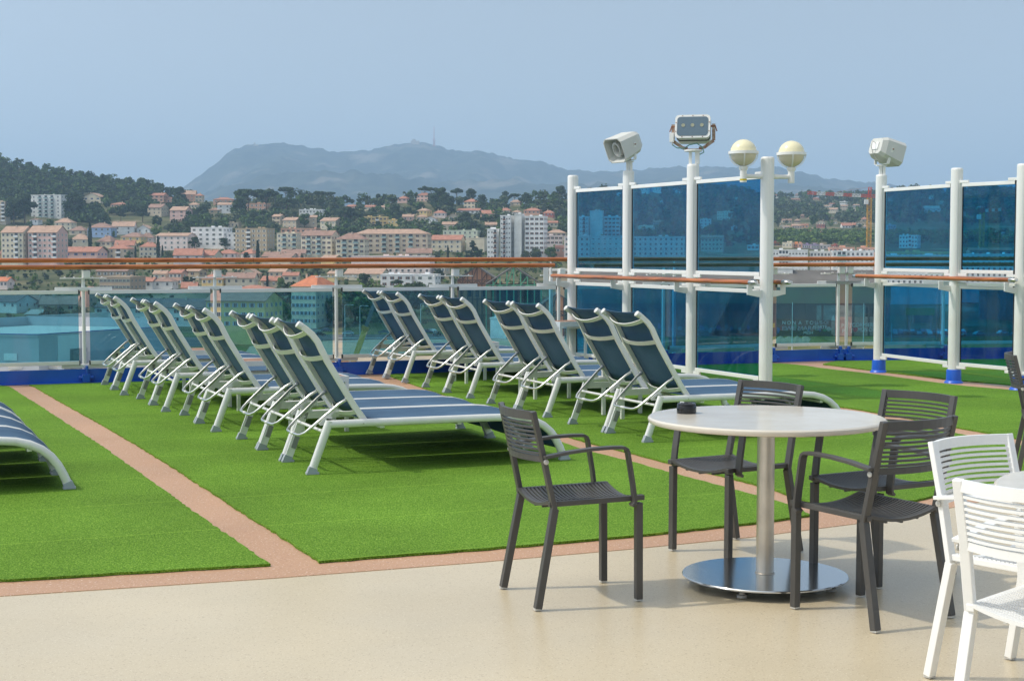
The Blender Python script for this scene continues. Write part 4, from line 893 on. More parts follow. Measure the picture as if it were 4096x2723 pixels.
# roads and lots on the flat ground
def flat_poly(name, pts, m, dz, kind='structure'):
    P = [at(x, y, GZ) for x, y in pts]; b = MB(); b.add([(v.x, v.y, GZ + dz) for v in P], [tuple(range(len(P)))]); o = b.build(name, m, fix=False)
    for p_ in o.data.polygons:
        if p_.normal.z < 0: o.data.flip_normals()
        break
    return tag(o, kind=kind)
asphalt = mat('asphalt', (0.085, 0.085, 0.085), 0.9, noise_amt=0.25, noise_scale=0.3)
sand = mat('sandy_gravel', (0.46, 0.36, 0.24), 0.95, color2=(0.30, 0.27, 0.21), noise_scale=0.09, detail=9)
paleg = mat('pale_concrete_ground', (0.42, 0.40, 0.36), 0.9, noise_amt=0.15, noise_scale=0.1)
flat_poly('gravel_lot', [(900, 1520), (2350, 1520), (2350, 1352), (2150, 1346), (1330, 1362), (1000, 1385)], sand, 0.05)
flat_poly('road', [(-200, 1420), (700, 1390), (1340, 1360), (2450, 1352), (2450, 1333), (1340, 1338), (600, 1352), (-200, 1370)], asphalt, 0.09)
flat_poly('quay', [(-400, 1530), (900, 1530), (900, 1440), (-400, 1440)], paleg, 0.06)
flat_poly('parking_lot', [(3520, 1295), (4300, 1295), (4200, 1258), (3520, 1262)] if False else [(3500, 1352), (4400, 1340), (4400, 1331), (3500, 1331)], asphalt, 0.09)
kerbm = mat('pale_road_edge', (0.6, 0.6, 0.57), 0.8)
for k, (y0, y1) in enumerate(((1351, 1352.2), (1361.5, 1362.7))):
    flat_poly('kerb_line', [(1340, y0 + 2), (2300, y0 - 3), (2300, y1 - 3), (1340, y1 + 2)], kerbm, 0.12)

# ------------------------------------------------------------------ trees
def leafmat(nm, c1, c2):
    m = bpy.data.materials.new(nm); m.use_nodes = True; nt = m.node_tree; p = nt.nodes['Principled BSDF']
    p.inputs['Roughness'].default_value = 0.7; p.inputs['Specular IOR Level'].default_value = 0.2
    g = nt.nodes.new('ShaderNodeNewGeometry'); r = nt.nodes.new('ShaderNodeValToRGB')
    r.color_ramp.elements[0].color = (*c1, 1); r.color_ramp.elements[1].color = (*c2, 1)
    nt.links.new(g.outputs['Random Per Island'], r.inputs[0]); nt.links.new(r.outputs[0], p.inputs['Base Color'])
    return m
L_PINE = leafmat('pine_leaves', (0.018, 0.042, 0.014), (0.052, 0.088, 0.028))
L_BROAD = leafmat('broad_leaves', (0.035, 0.080, 0.018), (0.095, 0.165, 0.038))
L_LIGHT = leafmat('light_leaves', (0.07, 0.14, 0.025), (0.17, 0.25, 0.055))
L_OLIVE = leafmat('olive_leaves', (0.05, 0.075, 0.035), (0.12, 0.15, 0.07))
L_CYP = leafmat('cypress_leaves', (0.012, 0.032, 0.014), (0.035, 0.062, 0.025))
bark = mat('bark', (0.13, 0.09, 0.06), 0.9, noise_amt=0.3, noise_scale=3)
def leaves(b, c, rad, n, size, R, flat=1.0):
    for _ in range(n):
        while True:
            v = Vector((R.uniform(-1, 1), R.uniform(-1, 1), R.uniform(-1, 1)))
            if 0.35 < v.length < 1: break
        v = v.normalized() * (v.length ** 0.4); q = Vector(c) + Vector((v.x * rad[0], v.y * rad[1], v.z * rad[2]))
        nrm = (v + Vector((R.uniform(-.7, .7), R.uniform(-.7, .7), R.uniform(-.7, .7)))).normalized()
        a = nrm.cross(Vector((R.uniform(-1, 1), R.uniform(-1, 1), R.uniform(-1, 1)))).normalized(); d_ = nrm.cross(a); s = size * R.uniform(0.6, 1.3)
        b.add([q - a * s - d_ * s * .6, q + a * s - d_ * s * .6, q + a * s * .7 + d_ * s * .6, q - a * s * .7 + d_ * s * .6], [(0, 1, 2, 3)])
def crown_pts(kind, R):
    """clump centres and radii for a tree 1 unit tall"""
    out = []
    if kind == 'umbrella':
        for _ in range(13): a = R.uniform(0, 2 * pi); r = 0.36 * sqrt(R.random()); out.append(((r * cos(a), r * sin(a), 0.80 + R.uniform(-.05, .07) - r * r * 0.5), (0.17, 0.17, 0.085)))
    elif kind == 'pine':
        for _ in range(17): a = R.uniform(0, 2 * pi); h = R.uniform(0.38, 0.93); w = 0.34 * (1 - abs(h - 0.58) * 1.5); r = w * sqrt(R.random()); out.append(((r * cos(a), r * sin(a), h), (0.15, 0.15, 0.10)))
    elif kind == 'round':
        for _ in range(18): a = R.uniform(0, 2 * pi); h = R.uniform(0.28, 0.86); w = 0.38 * sqrt(max(0.05, 1 - ((h - 0.55) / 0.42) ** 2)); r = w * R.uniform(0.3, 1); out.append(((r * cos(a), r * sin(a), h), (0.15, 0.15, 0.13)))
    elif kind == 'cypress':
        for i in range(14): h = 0.06 + 0.9 * i / 13; w = 0.085 * (1 - (h - 0.35) ** 2 * 1.7 if h > .35 else 0.8 + h * .5); out.append(((R.uniform(-.01, .01), R.uniform(-.01, .01), h), (w, w, 0.07)))
    elif kind == 'cedar':
        for i in range(16): h = 0.2 + 0.75 * i / 15; a = R.uniform(0, 2 * pi); w = 0.36 * (1 - h) + 0.03; r = w * R.uniform(.4, 1); out.append(((r * cos(a), r * sin(a), h), (w * .65 + .04, w * .65 + .04, 0.035)))
    elif kind == 'bush':
        for _ in range(10): a = R.uniform(0, 2 * pi); r = 0.45 * sqrt(R.random()); out.append(((r * cos(a), r * sin(a), R.uniform(.25, .75)), (0.28, 0.28, 0.25)))
    return out
PROTO = {}
def tree_proto(kind, m, seed, nl):
    R = random.Random(seed); H = 10.0
    e = empty('tree', (0, 0, 0)); cl = crown_pts(kind, R); b = MB()
    for c, r in cl: leaves(b, Vector(c) * H, [q * H for q in r], nl // len(cl), 0.34 if kind != 'cypress' else 0.26, R)
    b.build('crown', m, e, fix=False)
    b = MB(); top = {'umbrella': 0.78, 'pine': 0.75, 'round': 0.6, 'cypress': 0.5, 'cedar': 0.85, 'bush': 0.35}[kind]
    lean_ = R.uniform(-.03, .03); b.tube([(0, 0, -0.6), (0, 0, 0.2 * H), (lean_ * H, 0, top * H)], [0.28, 0.22, 0.07], 7)
    for c, r in cl[:5]:
        if kind in ('umbrella', 'round', 'pine'): b.tube([(lean_ * H * 0.6, 0, (top - 0.28) * H), Vector(c) * H], [0.12, 0.04], 5)
    b.build('trunk', bark, e)
    return e
PK = {'umbrella': [('umbrella', L_PINE, 1, 1500), ('umbrella', L_PINE, 2, 1500)], 'pine': [('pine', L_PINE, 3, 1700), ('pine', L_PINE, 4, 1700), ('pine', L_PINE, 15, 1700)],
      'round': [('round', L_BROAD, 5, 1800), ('round', L_BROAD, 6, 1800), ('round', L_OLIVE, 7, 1700)], 'light': [('round', L_LIGHT, 8, 1800), ('round', L_LIGHT, 9, 1800)],
      'cypress': [('cypress', L_CYP, 10, 1000), ('cypress', L_CYP, 11, 1000)], 'cedar': [('cedar', L_CYP, 12, 1700)], 'bush': [('bush', L_BROAD, 13, 900), ('bush', L_OLIVE, 14, 900)]}
KN = {'umbrella': 'umbrella_pine', 'pine': 'pine_tree', 'round': 'broadleaf_tree', 'light': 'light_green_tree', 'cypress': 'cypress_tree', 'cedar': 'cedar_tree', 'bush': 'bush'}
protos = {}; TR = random.Random(77)
def plant(kind, X, D, h, label, group=None, z=None, wide=1.0):
    i = TR.randrange(len(PK[kind])); key = (kind, i)
    z = ter_z(X, D) if z is None else z
    z = max(z, GZ)
    if key not in protos: o = protos[key] = tree_proto(*PK[kind][i])
    else: o = copy_tree(protos[key])
    o.name = KN[kind]; o.location = (X, D, z - 0.2); o.rotation_euler = (0, 0, TR.uniform(0, 6.28)); s = h / 10.0 / (0.93 if kind != 'bush' else 1); o.scale = (s * wide, s * wide, s)
    tag(o, label, 'bush' if kind == 'bush' else 'tree', group); return o
CROP = {'A': (0, 560, 1.966), 'B': (1100, 560, 1.966), 'C': (2200, 440, 1.96), 'R': (3050, 700, 2.2553), 'E': (0, 1040, 3.37), 'F': (650, 1040, 3.37), 'G': (1300, 1040, 2.359), 'H': (2250, 700, 2.7753), 'S': (3080, 760, 5.4075), 'P': (0, 0, 1.0), 'Q': (3400, 1100, 3.1365)}
def cr(c, x, y): o = CROP[c]; return o[0] + x / o[2], o[1] + y / o[2]
def tree(c, x, ytop, ybase, kind, label, group=None, wide=1.0, dD=0):
    px, yt = cr(c, x, ytop); _, yb = cr(c, x, ybase); D = D_of(px, yb) + dD; X = (px - CX) / FPX * D
    zt_ = CAMZ + (HZ - yt) * D / FPX; z = ter_z(X, D); return plant(kind, X, D, max(1.2, zt_ - z), label, group, wide=wide)
# ------------------------------------------------------------------ the town
WC = dict(cream=(0.60, 0.53, 0.41), pink=(0.60, 0.40, 0.36), white=(0.72, 0.71, 0.67), beige=(0.50, 0.42, 0.32), ochre=(0.60, 0.45, 0.20), blue=(0.30, 0.41, 0.60), salmon=(0.58, 0.34, 0.25),
          grey=(0.58, 0.58, 0.56), tan=(0.42, 0.33, 0.22), lilac=(0.34, 0.27, 0.38), brick=(0.42, 0.17, 0.09), palepink=(0.66, 0.55, 0.52), dkbeige=(0.36, 0.28, 0.20), red=(0.38, 0.12, 0.10), orange=(0.66, 0.30, 0.12), green=(0.52, 0.55, 0.44), steelblue=(0.32, 0.38, 0.44))
def wallm(k): return mat('plaster_' + k, tuple(min(0.84, c * 1.28) for c in WC[k]), 0.9, noise_amt=0.12, noise_scale=0.35, detail=8)
RC = dict(tc=((0.46, 0.215, 0.15), (0.36, 0.16, 0.11)), br=((0.36, 0.22, 0.17), (0.26, 0.16, 0.125)), tn=((0.50, 0.33, 0.24), (0.38, 0.25, 0.185)), gr=((0.40, 0.39, 0.36), (0.32, 0.31, 0.29)), og=((0.62, 0.22, 0.10), (0.48, 0.16, 0.08)), dk=((0.16, 0.12, 0.12), (0.11, 0.09, 0.09)))
def roofm(k): return mat('roof_' + k, RC[k][0], 0.9, color2=RC[k][1], noise_scale=0.5, detail=10)
panem = mat('dark_window', (0.05, 0.06, 0.07), 0.3); shut = {k: mat('shutter_' + k, c, 0.7) for k, c in dict(w=(0.68, 0.68, 0.65), b=(0.05, 0.12, 0.40), br=(0.20, 0.10, 0.06), g=(0.25, 0.30, 0.26), l=(0.42, 0.50, 0.60)).items()}
framew = mat('white_window_frame', (0.7, 0.7, 0.68), 0.6)
WIN = {}
def win_mesh(kind):
    if kind in WIN: return WIN[kind]
    b = MB(); b.box((0, -0.02, 0), (1.0, 0.06, 1.4), m=0)
    for z in (-0.75, 0.74): b.box((0, -0.045, z), (1.2, 0.10, 0.09), m=1)
    b.box((0, -0.055, 0), (0.07, 0.03, 1.38), m=1)
    if kind in shut:
        for x in (-0.74, 0.74): b.box((x, -0.05, 0), (0.46, 0.06, 1.42), m=2)
    if kind == 'half': b.box((0, -0.06, 0.35), (0.98, 0.04, 0.68), m=1)
    o = b.build('window', [panem, framew, shut.get(kind, framew)]); WIN[kind] = o.data; bpy.data.objects.remove(o); return WIN[kind]
BALC = {}
def balc_mesh(kind):
    if kind in BALC: return BALC[kind]
    b = MB(); b.box((0, -0.6, 0), (2.9, 1.2, 0.16)); b.box((0, -1.18, 0.55), (2.9, 0.05, 0.95), m=1); b.box((0, -0.01, 1.3), (2.3, 0.04, 2.3), m=2)
    for x in (-1.43, 1.43): b.box((x, -0.6, 0.55), (0.05, 1.14, 0.95), m=1)
    o = b.build('balcony', [wallm('white'), {'glass': mat('balcony_glass', (0.30, 0.42, 0.42), 0.2), 'white': wallm('white'), 'brown': mat('brown_rail', (0.20, 0.10, 0.07), 0.7)}[kind], panem]); BALC[kind] = o.data; bpy.data.objects.remove(o); return BALC[kind]
def child(name, data, par, loc, sc=(1, 1, 1), rz=0):
    o = bpy.data.objects.new(name, data); col.objects.link(o); adopt(o, par); o.location = loc; o.scale = sc; o.rotation_euler = (0, 0, rz); return o
BR = random.Random(9)
BOXES = []
def bld(c, x0, x1, ye, yb, roof, rh, wall, rc, rows, cols, label, name='town_house', cat='house', rot=None, depth=None, D=None, wk=None, balc=(), bk='glass', chim=1, grp=None, ww=1.0, skip=(), under=3.0, fl=None):
    """c = crop, x0..x1 and ye (eaves) and yb (foot) in that crop; roof kind, roof height in crop pixels"""
    s = CROP[c][2]; p0, pe = cr(c, x0, ye); p1, pb = cr(c, x1, yb); pm = (p0 + p1) / 2
    if D is None: D = D_of(pm, pb)
    W = (p1 - p0) / FPX * D; X = (pm - CX) / FPX * D; z1 = CAMZ + (HZ - pe) * D / FPX; z0 = min(ter_z(X, D), z1 - 2.5); z0 = max(z0, GZ)
    h = z1 - z0; RH = rh / s / FPX * D; dep = depth or max(7.0, min(13.0, W * 0.8))
    rot = radians((BR.uniform(-16, 14) if rot is None else rot) - 9); X += sin(rot) * 0
    Wl = max(3.0, (W - dep * abs(sin(rot)) * 0.85) / cos(rot))
    e = empty(name, (X, D + dep / 2 * cos(rot) * 0 , z0), rot, label, cat, grp)
    off = Vector((0, dep / 2, 0))                       # local origin at the centre of the front wall
    BOXES.append((X, D, Wl / 2 + 2, dep))
    wm = wallm(wall); b = MB(); b.box((0, dep / 2, (h - under) / 2), (Wl, dep, h + under))
    o_ = 0.45
    if roof == 'gablef':                                # gable end faces the viewer
        b.add([(-Wl / 2, 0.002, h), (Wl / 2, 0.002, h), (0, 0.002, h + RH - 0.1), (-Wl / 2, dep - 0.002, h), (Wl / 2, dep - 0.002, h), (0, dep - 0.002, h + RH - 0.1)], [(0, 1, 2), (3, 5, 4)])
    if roof == 'gable':
        b.add([(-Wl / 2 + 0.002, 0, h), (-Wl / 2 + 0.002, dep, h), (-Wl / 2 + 0.002, dep / 2, h + RH - 0.1), (Wl / 2 - 0.002, 0, h), (Wl / 2 - 0.002, dep, h), (Wl / 2 - 0.002, dep / 2, h + RH - 0.1)], [(0, 2, 1), (3, 4, 5)])
    if roof == 'flat': 
        b.box((0, dep / 2, h + 0.25), (Wl + 0.3, dep + 0.3, 0.5))
    b.build('walls', wm, e, fix=False)
    rm = roofm(rc) if rc else None; b = MB(); w2, d2 = Wl / 2 + o_, dep + o_
    if roof == 'hip':
        k = min(w2 * 0.75, dep / 2 + o_); lo = [(-w2, -o_, h - 0.05), (w2, -o_, h - 0.05), (w2, d2, h - 0.05), (-w2, d2, h - 0.05)]; up = [(-w2 + k, dep / 2, h + RH), (w2 - k, dep / 2, h + RH)]
        b.add(lo + up, [(0, 1, 5, 4), (1, 2, 5), (2, 3, 4, 5), (3, 0, 4), (3, 2, 1, 0)])
    elif roof == 'gable':
        sl_ = RH * o_ / (dep / 2)
        for s_, y0, y1 in ((1, -o_, dep / 2), (-1, d2, dep / 2)):
            b.add([(-w2, y0, h - sl_), (w2, y0, h - sl_), (w2, y1, h + RH), (-w2, y1, h + RH), (-w2, y0, h - sl_ + .22), (w2, y0, h - sl_ + .22), (w2, y1, h + RH + .22), (-w2, y1, h + RH + .22)], [(0, 1, 2, 3), (4, 5, 6, 7), (0, 1, 5, 4), (1, 2, 6, 5), (3, 0, 4, 7)])
    elif roof == 'gablef':
        sl_ = RH * o_ / (Wl / 2)
        for s_ in (-1, 1):
            b.add([(s_ * w2, -o_, h - sl_), (s_ * w2, d2, h - sl_), (0, d2, h + RH), (0, -o_, h + RH), (s_ * w2, -o_, h - sl_ + .22), (s_ * w2, d2, h - sl_ + .22), (0, d2, h + RH + .22), (0, -o_, h + RH + .22)], [(0, 1, 2, 3), (4, 5, 6, 7), (0, 3, 7, 4), (0, 1, 5, 4), (1, 2, 6, 5)])
    elif roof == 'mono':
        b.add([(-w2, -o_, h - .1), (w2, -o_, h - .1), (w2, d2, h + RH), (-w2, d2, h + RH), (-w2, -o_, h - .4), (w2, -o_, h - .4), (w2, d2, h - .4), (-w2, d2, h - .4)], [(0, 1, 2, 3), (4, 5, 1, 0), (5, 6, 2, 1), (7, 4, 0, 3)])
    else:
        for _ in range(2 + int(Wl / 14)): b.box((BR.uniform(-Wl / 2 + 2, Wl / 2 - 2) if Wl > 5 else 0, dep * BR.uniform(0.3, 0.8), h + 0.9), (BR.uniform(0.9, 2.2), 1.2, 0.8))
    ro = b.build('roof' if roof != 'flat' else 'roof_vents', rm or wm, e)
    if roof != 'flat':
        for _ in range(chim):
            b = MB(); x = BR.uniform(-Wl * .3, Wl * .3); b.box((x, dep * .42, h + RH * 0.8 + 0.5), (0.6, 0.6, 1.5)); b.box((x, dep * .42, h + RH * 0.8 + 1.3), (0.8, 0.8, 0.12)); b.build('chimney', wallm('beige'), ro)
    if rows and cols:
        fh = fl or 2.9; wd = win_mesh(wk or BR.choice(['w', 'half', 'none', 'g', 'br', 'none']))
        hz_ = min(1.0, fh / 2.9)
        for r in range(rows):
            z = h - 1.35 - fh * r
            for q in range(cols):
                if (r, q) in skip: continue
                x = -Wl / 2 + Wl * (q + 0.5) / cols
                if q in balc: child('balcony', balc_mesh(bk), e, (x, 0, z - 1.25), (min(1.0, Wl / cols / 3.2), 1, 1))
                else: child('window', wd, e, (x, 0, z), (ww * min(1, Wl / cols / 1.9), 1, 0.9))
        ns = int(dep / 3.6); side = -1 if rot < 0 else 1  # a few windows in the end wall that shows
        for r in range(rows):
            for q in range(ns):
                x = side * Wl / 2 * (1 if rot * X > -1e9 else 1)
                sd = 1 if (X < 0) == (rot > -1) and False else (-1 if X > 0 else 1)
        sd = -1 if (X / D) > 0 else 1
        sd = 1 if rot < atan2(-X, D) else -1
        for r in range(rows):
            for q in range(ns): child('window', wd, e, (sd * Wl / 2, dep * (q + 0.5) / ns, h - 1.35 - fh * r), (0.8, 1, 0.85), rz=sd * pi / 2)
    return e
A = 'A'; B_ = 'B'
T = [
 (A, 0, 205, 728, 985, 'gable', 48, 'cream', 'tn', 5, 5, 'cream left wing of the long apartment block at the left edge', dict(name='apartment_block', cat='building', rot=0, wk='none', balc=(3,), bk='white', D=850, depth=14)),
 (A, 208, 472, 728, 985, 'gable', 52, 'pink', 'tn', 5, 6, 'pink right wing of the long apartment block at the left edge', dict(name='apartment_block', cat='building', rot=0, wk='w', balc=(1, 5), bk='white', D=850, depth=14)),
 (A, 228, 520, 438, 612, 'flat', 0, 'grey', None, 6, 5, 'grey six storey block with glazed balconies below the wooded hill', dict(name='apartment_block', cat='building', rot=-6, balc=(1, 2, 3), bk='glass', wk='none', depth=16)),
 (A, -60, 60, 490, 665, 'flat', 0, 'beige', None, 5, 3, 'beige block with balconies cut by the left edge, below the hill', dict(name='apartment_block', cat='building', rot=4, balc=(1, 2), bk='white')),
 (A, 655, 815, 452, 497, 'gablef', 32, 'cream', 'tn', 1, 3, 'cream gabled house with blue shutters high on the wooded hill', dict(rot=0, wk='b')),
 (A, 1180, 1305, 438, 500, 'gable', 18, 'salmon', 'tc', 2, 3, 'salmon house with dark arcades on the hill, left of the pines', dict(rot=0)),
 (A, 1300, 1368, 470, 505, 'gablef', 18, 'salmon', 'tc', 1, 1, 'small salmon annex right of the arcaded house', dict(rot=0)),
 (A, 860, 1005, 508, 530, 'hip', 16, 'salmon', 'tc', 1, 3, 'low salmon house half hidden in the hill trees', {}),
 (A, 1440, 1545, 430, 485, 'gable', 30, 'salmon', 'tn', 2, 2, 'tall salmon house near the saddle of the hill', dict(rot=10)),
 (A, 1540, 1602, 440, 488, 'hip', 16, 'beige', 'tc', 2, 2, 'narrow beige house right of the tall salmon house', {}),
 (A, 1150, 1295, 533, 600, 'gable', 28, 'beige', 'br', 2, 3, 'beige house with a grey brown roof among the hill trees', dict(rot=-8)),
 (A, 1328, 1482, 555, 645, 'gable', 30, 'pink', 'tn', 2, 2, 'deep pink house with a sandy roof on the slope', dict(rot=-5, wk='br')),
 (A, 1475, 1572, 512, 552, 'hip', 20, 'cream', 'tn', 1, 3, 'small cream house above the deep pink house', {}),
 (A, 1715, 1825, 512, 585, 'gable', 18, 'white', 'tn', 2, 2, 'small white house in the trees above the white apartment block', dict(rot=6)),
 (A, 1650, 1752, 552, 600, 'hip', 18, 'tan', 'br', 1, 2, 'ochre brown cottage left of the small white house', {}),
 (A, 1685, 1842, 470, 500, 'hip', 18, 'salmon', 'tc', 1, 4, 'long salmon house on the crest left of the tall pines', {}),
 (A, 1935, 2110, 505, 550, 'flat', 0, 'salmon', None, 2, 5, 'salmon terraced building behind the tall pines', dict(name='apartment_block', cat='building', rot=5)),
 (A, 2133, 2222, 603, 665, 'gable', 16, 'beige', 'tn', 2, 2, 'tall beige house left of a twin beside the hill pines', {}),
 (A, 2205, 2355, 632, 690, 'gable', 22, 'beige', 'tn', 2, 3, 'wide beige house with a small roof terrace beside the hill pines', {}),
 (A, 235, 315, 628, 675, 'hip', 12, 'white', 'tn', 1, 2, 'little white house at the foot of the grey block', {}),
 (A, 432, 575, 650, 712, 'hip', 36, 'cream', 'tn', 2, 3, 'cream house with a hipped roof right below the grey block', dict(rot=4)),
 (A, 545, 680, 712, 750, 'hip', 34, 'beige', 'br', 1, 2, 'beige house with a wide brown roof left of the blue house', {}),
 (A, 690, 885, 690, 775, 'hip', 38, 'blue', 'br', 2, 4, 'blue house with a hipped brown roof', dict(rot=5, wk='l')),
 (A, 885, 1065, 680, 748, 'gable', 36, 'white', 'tn', 2, 2, 'white gabled house right of the blue house', dict(rot=14, wk='none')),
 (A, 1072, 1192, 700, 745, 'gablef', 30, 'white', 'tn', 1, 2, 'smaller white gabled house left of the round green trees', dict(rot=0)),
 (A, 562, 700, 782, 850, 'hip', 44, 'cream', 'tn', 1, 2, 'cream house with a hipped roof left of the broad cypress', dict(rot=8, wk='w')),
 (A, 742, 900, 800, 850, 'hip', 48, 'beige', 'br', 1, 3, 'beige house with a big brown hipped roof right of the broad cypress', {}),
 (A, 938, 1130, 762, 818, 'hip', 34, 'ochre', 'br', 1, 3, 'bright yellow house in the middle of the old town', dict(rot=-3)),
 (A, 1108, 1212, 768, 812, 'hip', 38, 'palepink', 'br', 1, 2, 'pale pink house tucked right of the yellow house', {}),
 (A, 1210, 1502, 755, 872, 'gable', 22, 'palepink', 'tn', 3, 5, 'pale pink three storey building with a shallow tan roof', dict(rot=-4, wk='w', name='apartment_block', cat='building')),
 (A, 1485, 1785, 692, 862, 'flat', 0, 'white', None, 4, 5, 'white apartment block left of the beige one, with roof vents', dict(name='apartment_block', cat='building', rot=-4, wk='g', depth=14)),
 (A, 1785, 1952, 735, 870, 'flat', 0, 'white', None, 4, 4, 'lower white apartment wing right of the white apartment block', dict(name='apartment_block', cat='building', rot=4, wk='none')),
 (A, 1785, 1885, 655, 700, 'flat', 0, 'beige', None, 1, 3, 'beige rooftop building rising behind the white apartments', dict(name='apartment_block', cat='building')),
 (A, 1835, 2122, 700, 872, 'flat', 0, 'tan', None, 5, 6, 'sandy brown stepped apartment block', dict(name='apartment_block', cat='building', rot=-3, balc=(2,), bk='white', wk='w', depth=14)),
 (A, 480, 792, 880, 965, 'gable', 38, 'pink', 'tc', 1, 4, 'pink house with deep blue shutters just above the handrail', dict(rot=-3, wk='b')),
 (A, 848, 1022, 855, 945, 'hip', 38, 'beige', 'tc', 2, 3, 'beige two storey house with an orange hipped roof and small balcony', dict(rot=3, wk='none', balc=(1,), bk='white')),
 (A, 905, 1062, 828, 880, 'gable', 38, 'cream', 'tc', 1, 2, 'cream gabled house behind the orange roofed one', dict(rot=14)),
 (A, 1100, 1242, 840, 925, 'hip', 38, 'cream', 'tc', 2, 4, 'cream villa with arched windows left of two cypresses', dict(rot=8, wk='w')),
 (A, 1365, 1590, 905, 985, 'gable', 50, 'palepink', 'tc', 1, 3, 'pale lilac pink house with a large orange roof at the handrail', dict(rot=12, wk='l')),
 (A, 1560, 1712, 905, 975, 'gable', 38, 'cream', 'tc', 1, 2, 'cream house with a red roof right of the lilac pink one', dict(rot=-12)),
 (A, 1705, 1862, 892, 960, 'hip', 32, 'palepink', 'tc', 1, 3, 'pale pink house in front of the lower white apartments', {}),
 (A, 1872, 2012, 893, 960, 'hip', 36, 'palepink', 'tc', 1, 2, 'pale pink house at the foot of the sandy block', {}),
 (A, 2042, 2212, 915, 980, 'gable', 34, 'beige', 'br', 1, 3, 'beige house with a brown roof below the tall cypress at the handrail', {}),
 (A, 2192, 2360, 925, 985, 'gable', 36, 'beige', 'br', 1, 3, 'beige house with a brown roof in front of the long cream apartments', {}),
 (A, 0, 78, 890, 960, 'gable', 50, 'orange', 'tc', 1, 2, 'orange house at the left edge, just above the handrail', {}),
 (A, 80, 242, 925, 980, 'gable', 44, 'ochre', 'br', 1, 3, 'low ochre house with skylights at the left, just above the handrail', {}),
 (A, 2200, 2500, 700, 760, 'flat', 0, 'salmon', None, 1, 7, 'salmon penthouse floor behind the long cream apartments', dict(name='apartment_block', cat='building', rot=0)),
 (B_, 5, 187, 738, 905, 'flat', 0, 'cream', None, 4, 4, 'left cream wing of the long cream apartments, glass balconies', dict(name='apartment_block', cat='building', rot=0, balc=(1, 3), wk='w', depth=13)),
 (B_, 185, 470, 752, 930, 'gable', 38, 'cream', 'br', 4, 6, 'middle of the long cream apartments, brown roof and glass balconies', dict(name='apartment_block', cat='building', rot=-5, balc=(1, 3), wk='br', depth=14)),
 (B_, 470, 716, 780, 940, 'hip', 50, 'cream', 'br', 4, 5, 'right end of the long cream apartments, taller with a brick red top', dict(name='apartment_block', cat='building', rot=3, balc=(1, 3), wk='br', depth=14)),
 (B_, 612, 1212, 738, 905, 'hip', 38, 'beige', 'tn', 4, 11, 'long beige apartment building with a brown hipped roof and balconies', dict(name='apartment_block', cat='building', rot=2, balc=(4, 6, 8), wk='br', depth=14)),
 (B_, 722, 936, 800, 900, 'flat', 0, 'tan', None, 3, 6, 'low sandy building in front of the long beige apartments', dict(name='apartment_block', cat='building', rot=-3, wk='g')),
 (B_, 1212, 1475, 785, 880, 'gable', 36, 'cream', 'tc', 3, 5, 'cream three storey house with an orange roof right of the long beige one', dict(rot=-2, wk='w', name='apartment_block', cat='building')),
 (B_, 1495, 1655, 775, 880, 'flat', 0, 'cream', None, 0, 0, 'blank cream block left of the white tower', dict(name='apartment_block', cat='building', rot=0)),
 (B_, 1310, 1602, 715, 800, 'flat', 0, 'green', None, 2, 7, 'pale green white flat roofed school building behind the orange roof', dict(name='apartment_block', cat='building', rot=0, wk='none')),
 (B_, 1758, 1868, 600, 945, 'flat', 0, 'white', None, 9, 4, 'left half of the white ten storey tower, brown balconies', dict(name='tower_block', cat='building', rot=0, balc=(1,), bk='brown', wk='half', depth=16, fl=2.78)),
 (B_, 1872, 1948, 588, 945, 'flat', 0, 'grey', None, 0, 0, 'blank middle part of the white tower', dict(name='tower_block', cat='building', rot=0, depth=12)),
 (B_, 1950, 2128, 605, 945, 'flat', 0, 'white', None, 8, 4, 'right half of the white tower with four columns of brown balconies', dict(name='tower_block', cat='building', rot=0, wk='br', depth=16, fl=2.8)),
 (B_, 1660, 1752, 705, 945, 'flat', 0, 'white', None, 6, 3, 'lower white wing at the left of the white tower', dict(name='tower_block', cat='building', rot=-3, wk='half', balc=(2,), bk='brown')),
 (B_, 698, 885, 608, 680, 'flat', 0, 'ochre', None, 2, 6, 'ochre flat roofed building among the trees', dict(name='apartment_block', cat='building', rot=6, balc=(3,), bk='white')),
 (B_, 880, 975, 632, 680, 'flat', 0, 'ochre', None, 1, 3, 'low right wing of the ochre flat roofed building', dict(name='apartment_block', cat='building')),
 (B_, 190, 335, 610, 690, 'gable', 16, 'beige', 'tn', 2, 3, 'beige house behind a small tree right of the hill pines', {}),
 (B_, 335, 505, 638, 708, 'gable', 26, 'cream', 'tn', 2, 3, 'cream house with a broad low roof above the long cream apartments', {}),
 (B_, 185, 387, 552, 605, 'flat', 0, 'white', None, 1, 7, 'long low white school building on the slope', dict(name='apartment_block', cat='building', rot=0, wk='none')),
 (B_, 550, 650, 525, 550, 'gable', 13, 'pink', 'tc', 1, 3, 'small pink house with orange roof, left of two cream ones on the slope', {}),
 (B_, 698, 792, 528, 556, 'gable', 13, 'cream', 'tc', 1, 3, 'small cream house left of a twin on the slope', {}),
 (B_, 796, 882, 530, 558, 'hip', 13, 'cream', 'tn', 1, 2, 'small cream house right of a twin on the slope', {}),
 (B_, 955, 1050, 462, 500, 'hip', 18, 'pink', 'tc', 1, 2, 'salmon pink house just below the skyline pines', {}),
 (B_, 1098, 1222, 435, 482, 'hip', 20, 'pink', 'tc', 2, 3, 'pink villa with a turret on the skyline below the mountain', {}),
 (B_, 1100, 1212, 558, 600, 'hip', 20, 'ochre', 'tn', 1, 3, 'yellow ochre villa on the middle slope', {}),
 (B_, 1245, 1345, 575, 615, 'hip', 22, 'palepink', 'tc', 1, 3, 'pale villa with orange hipped roof right of the ochre villa', {}),
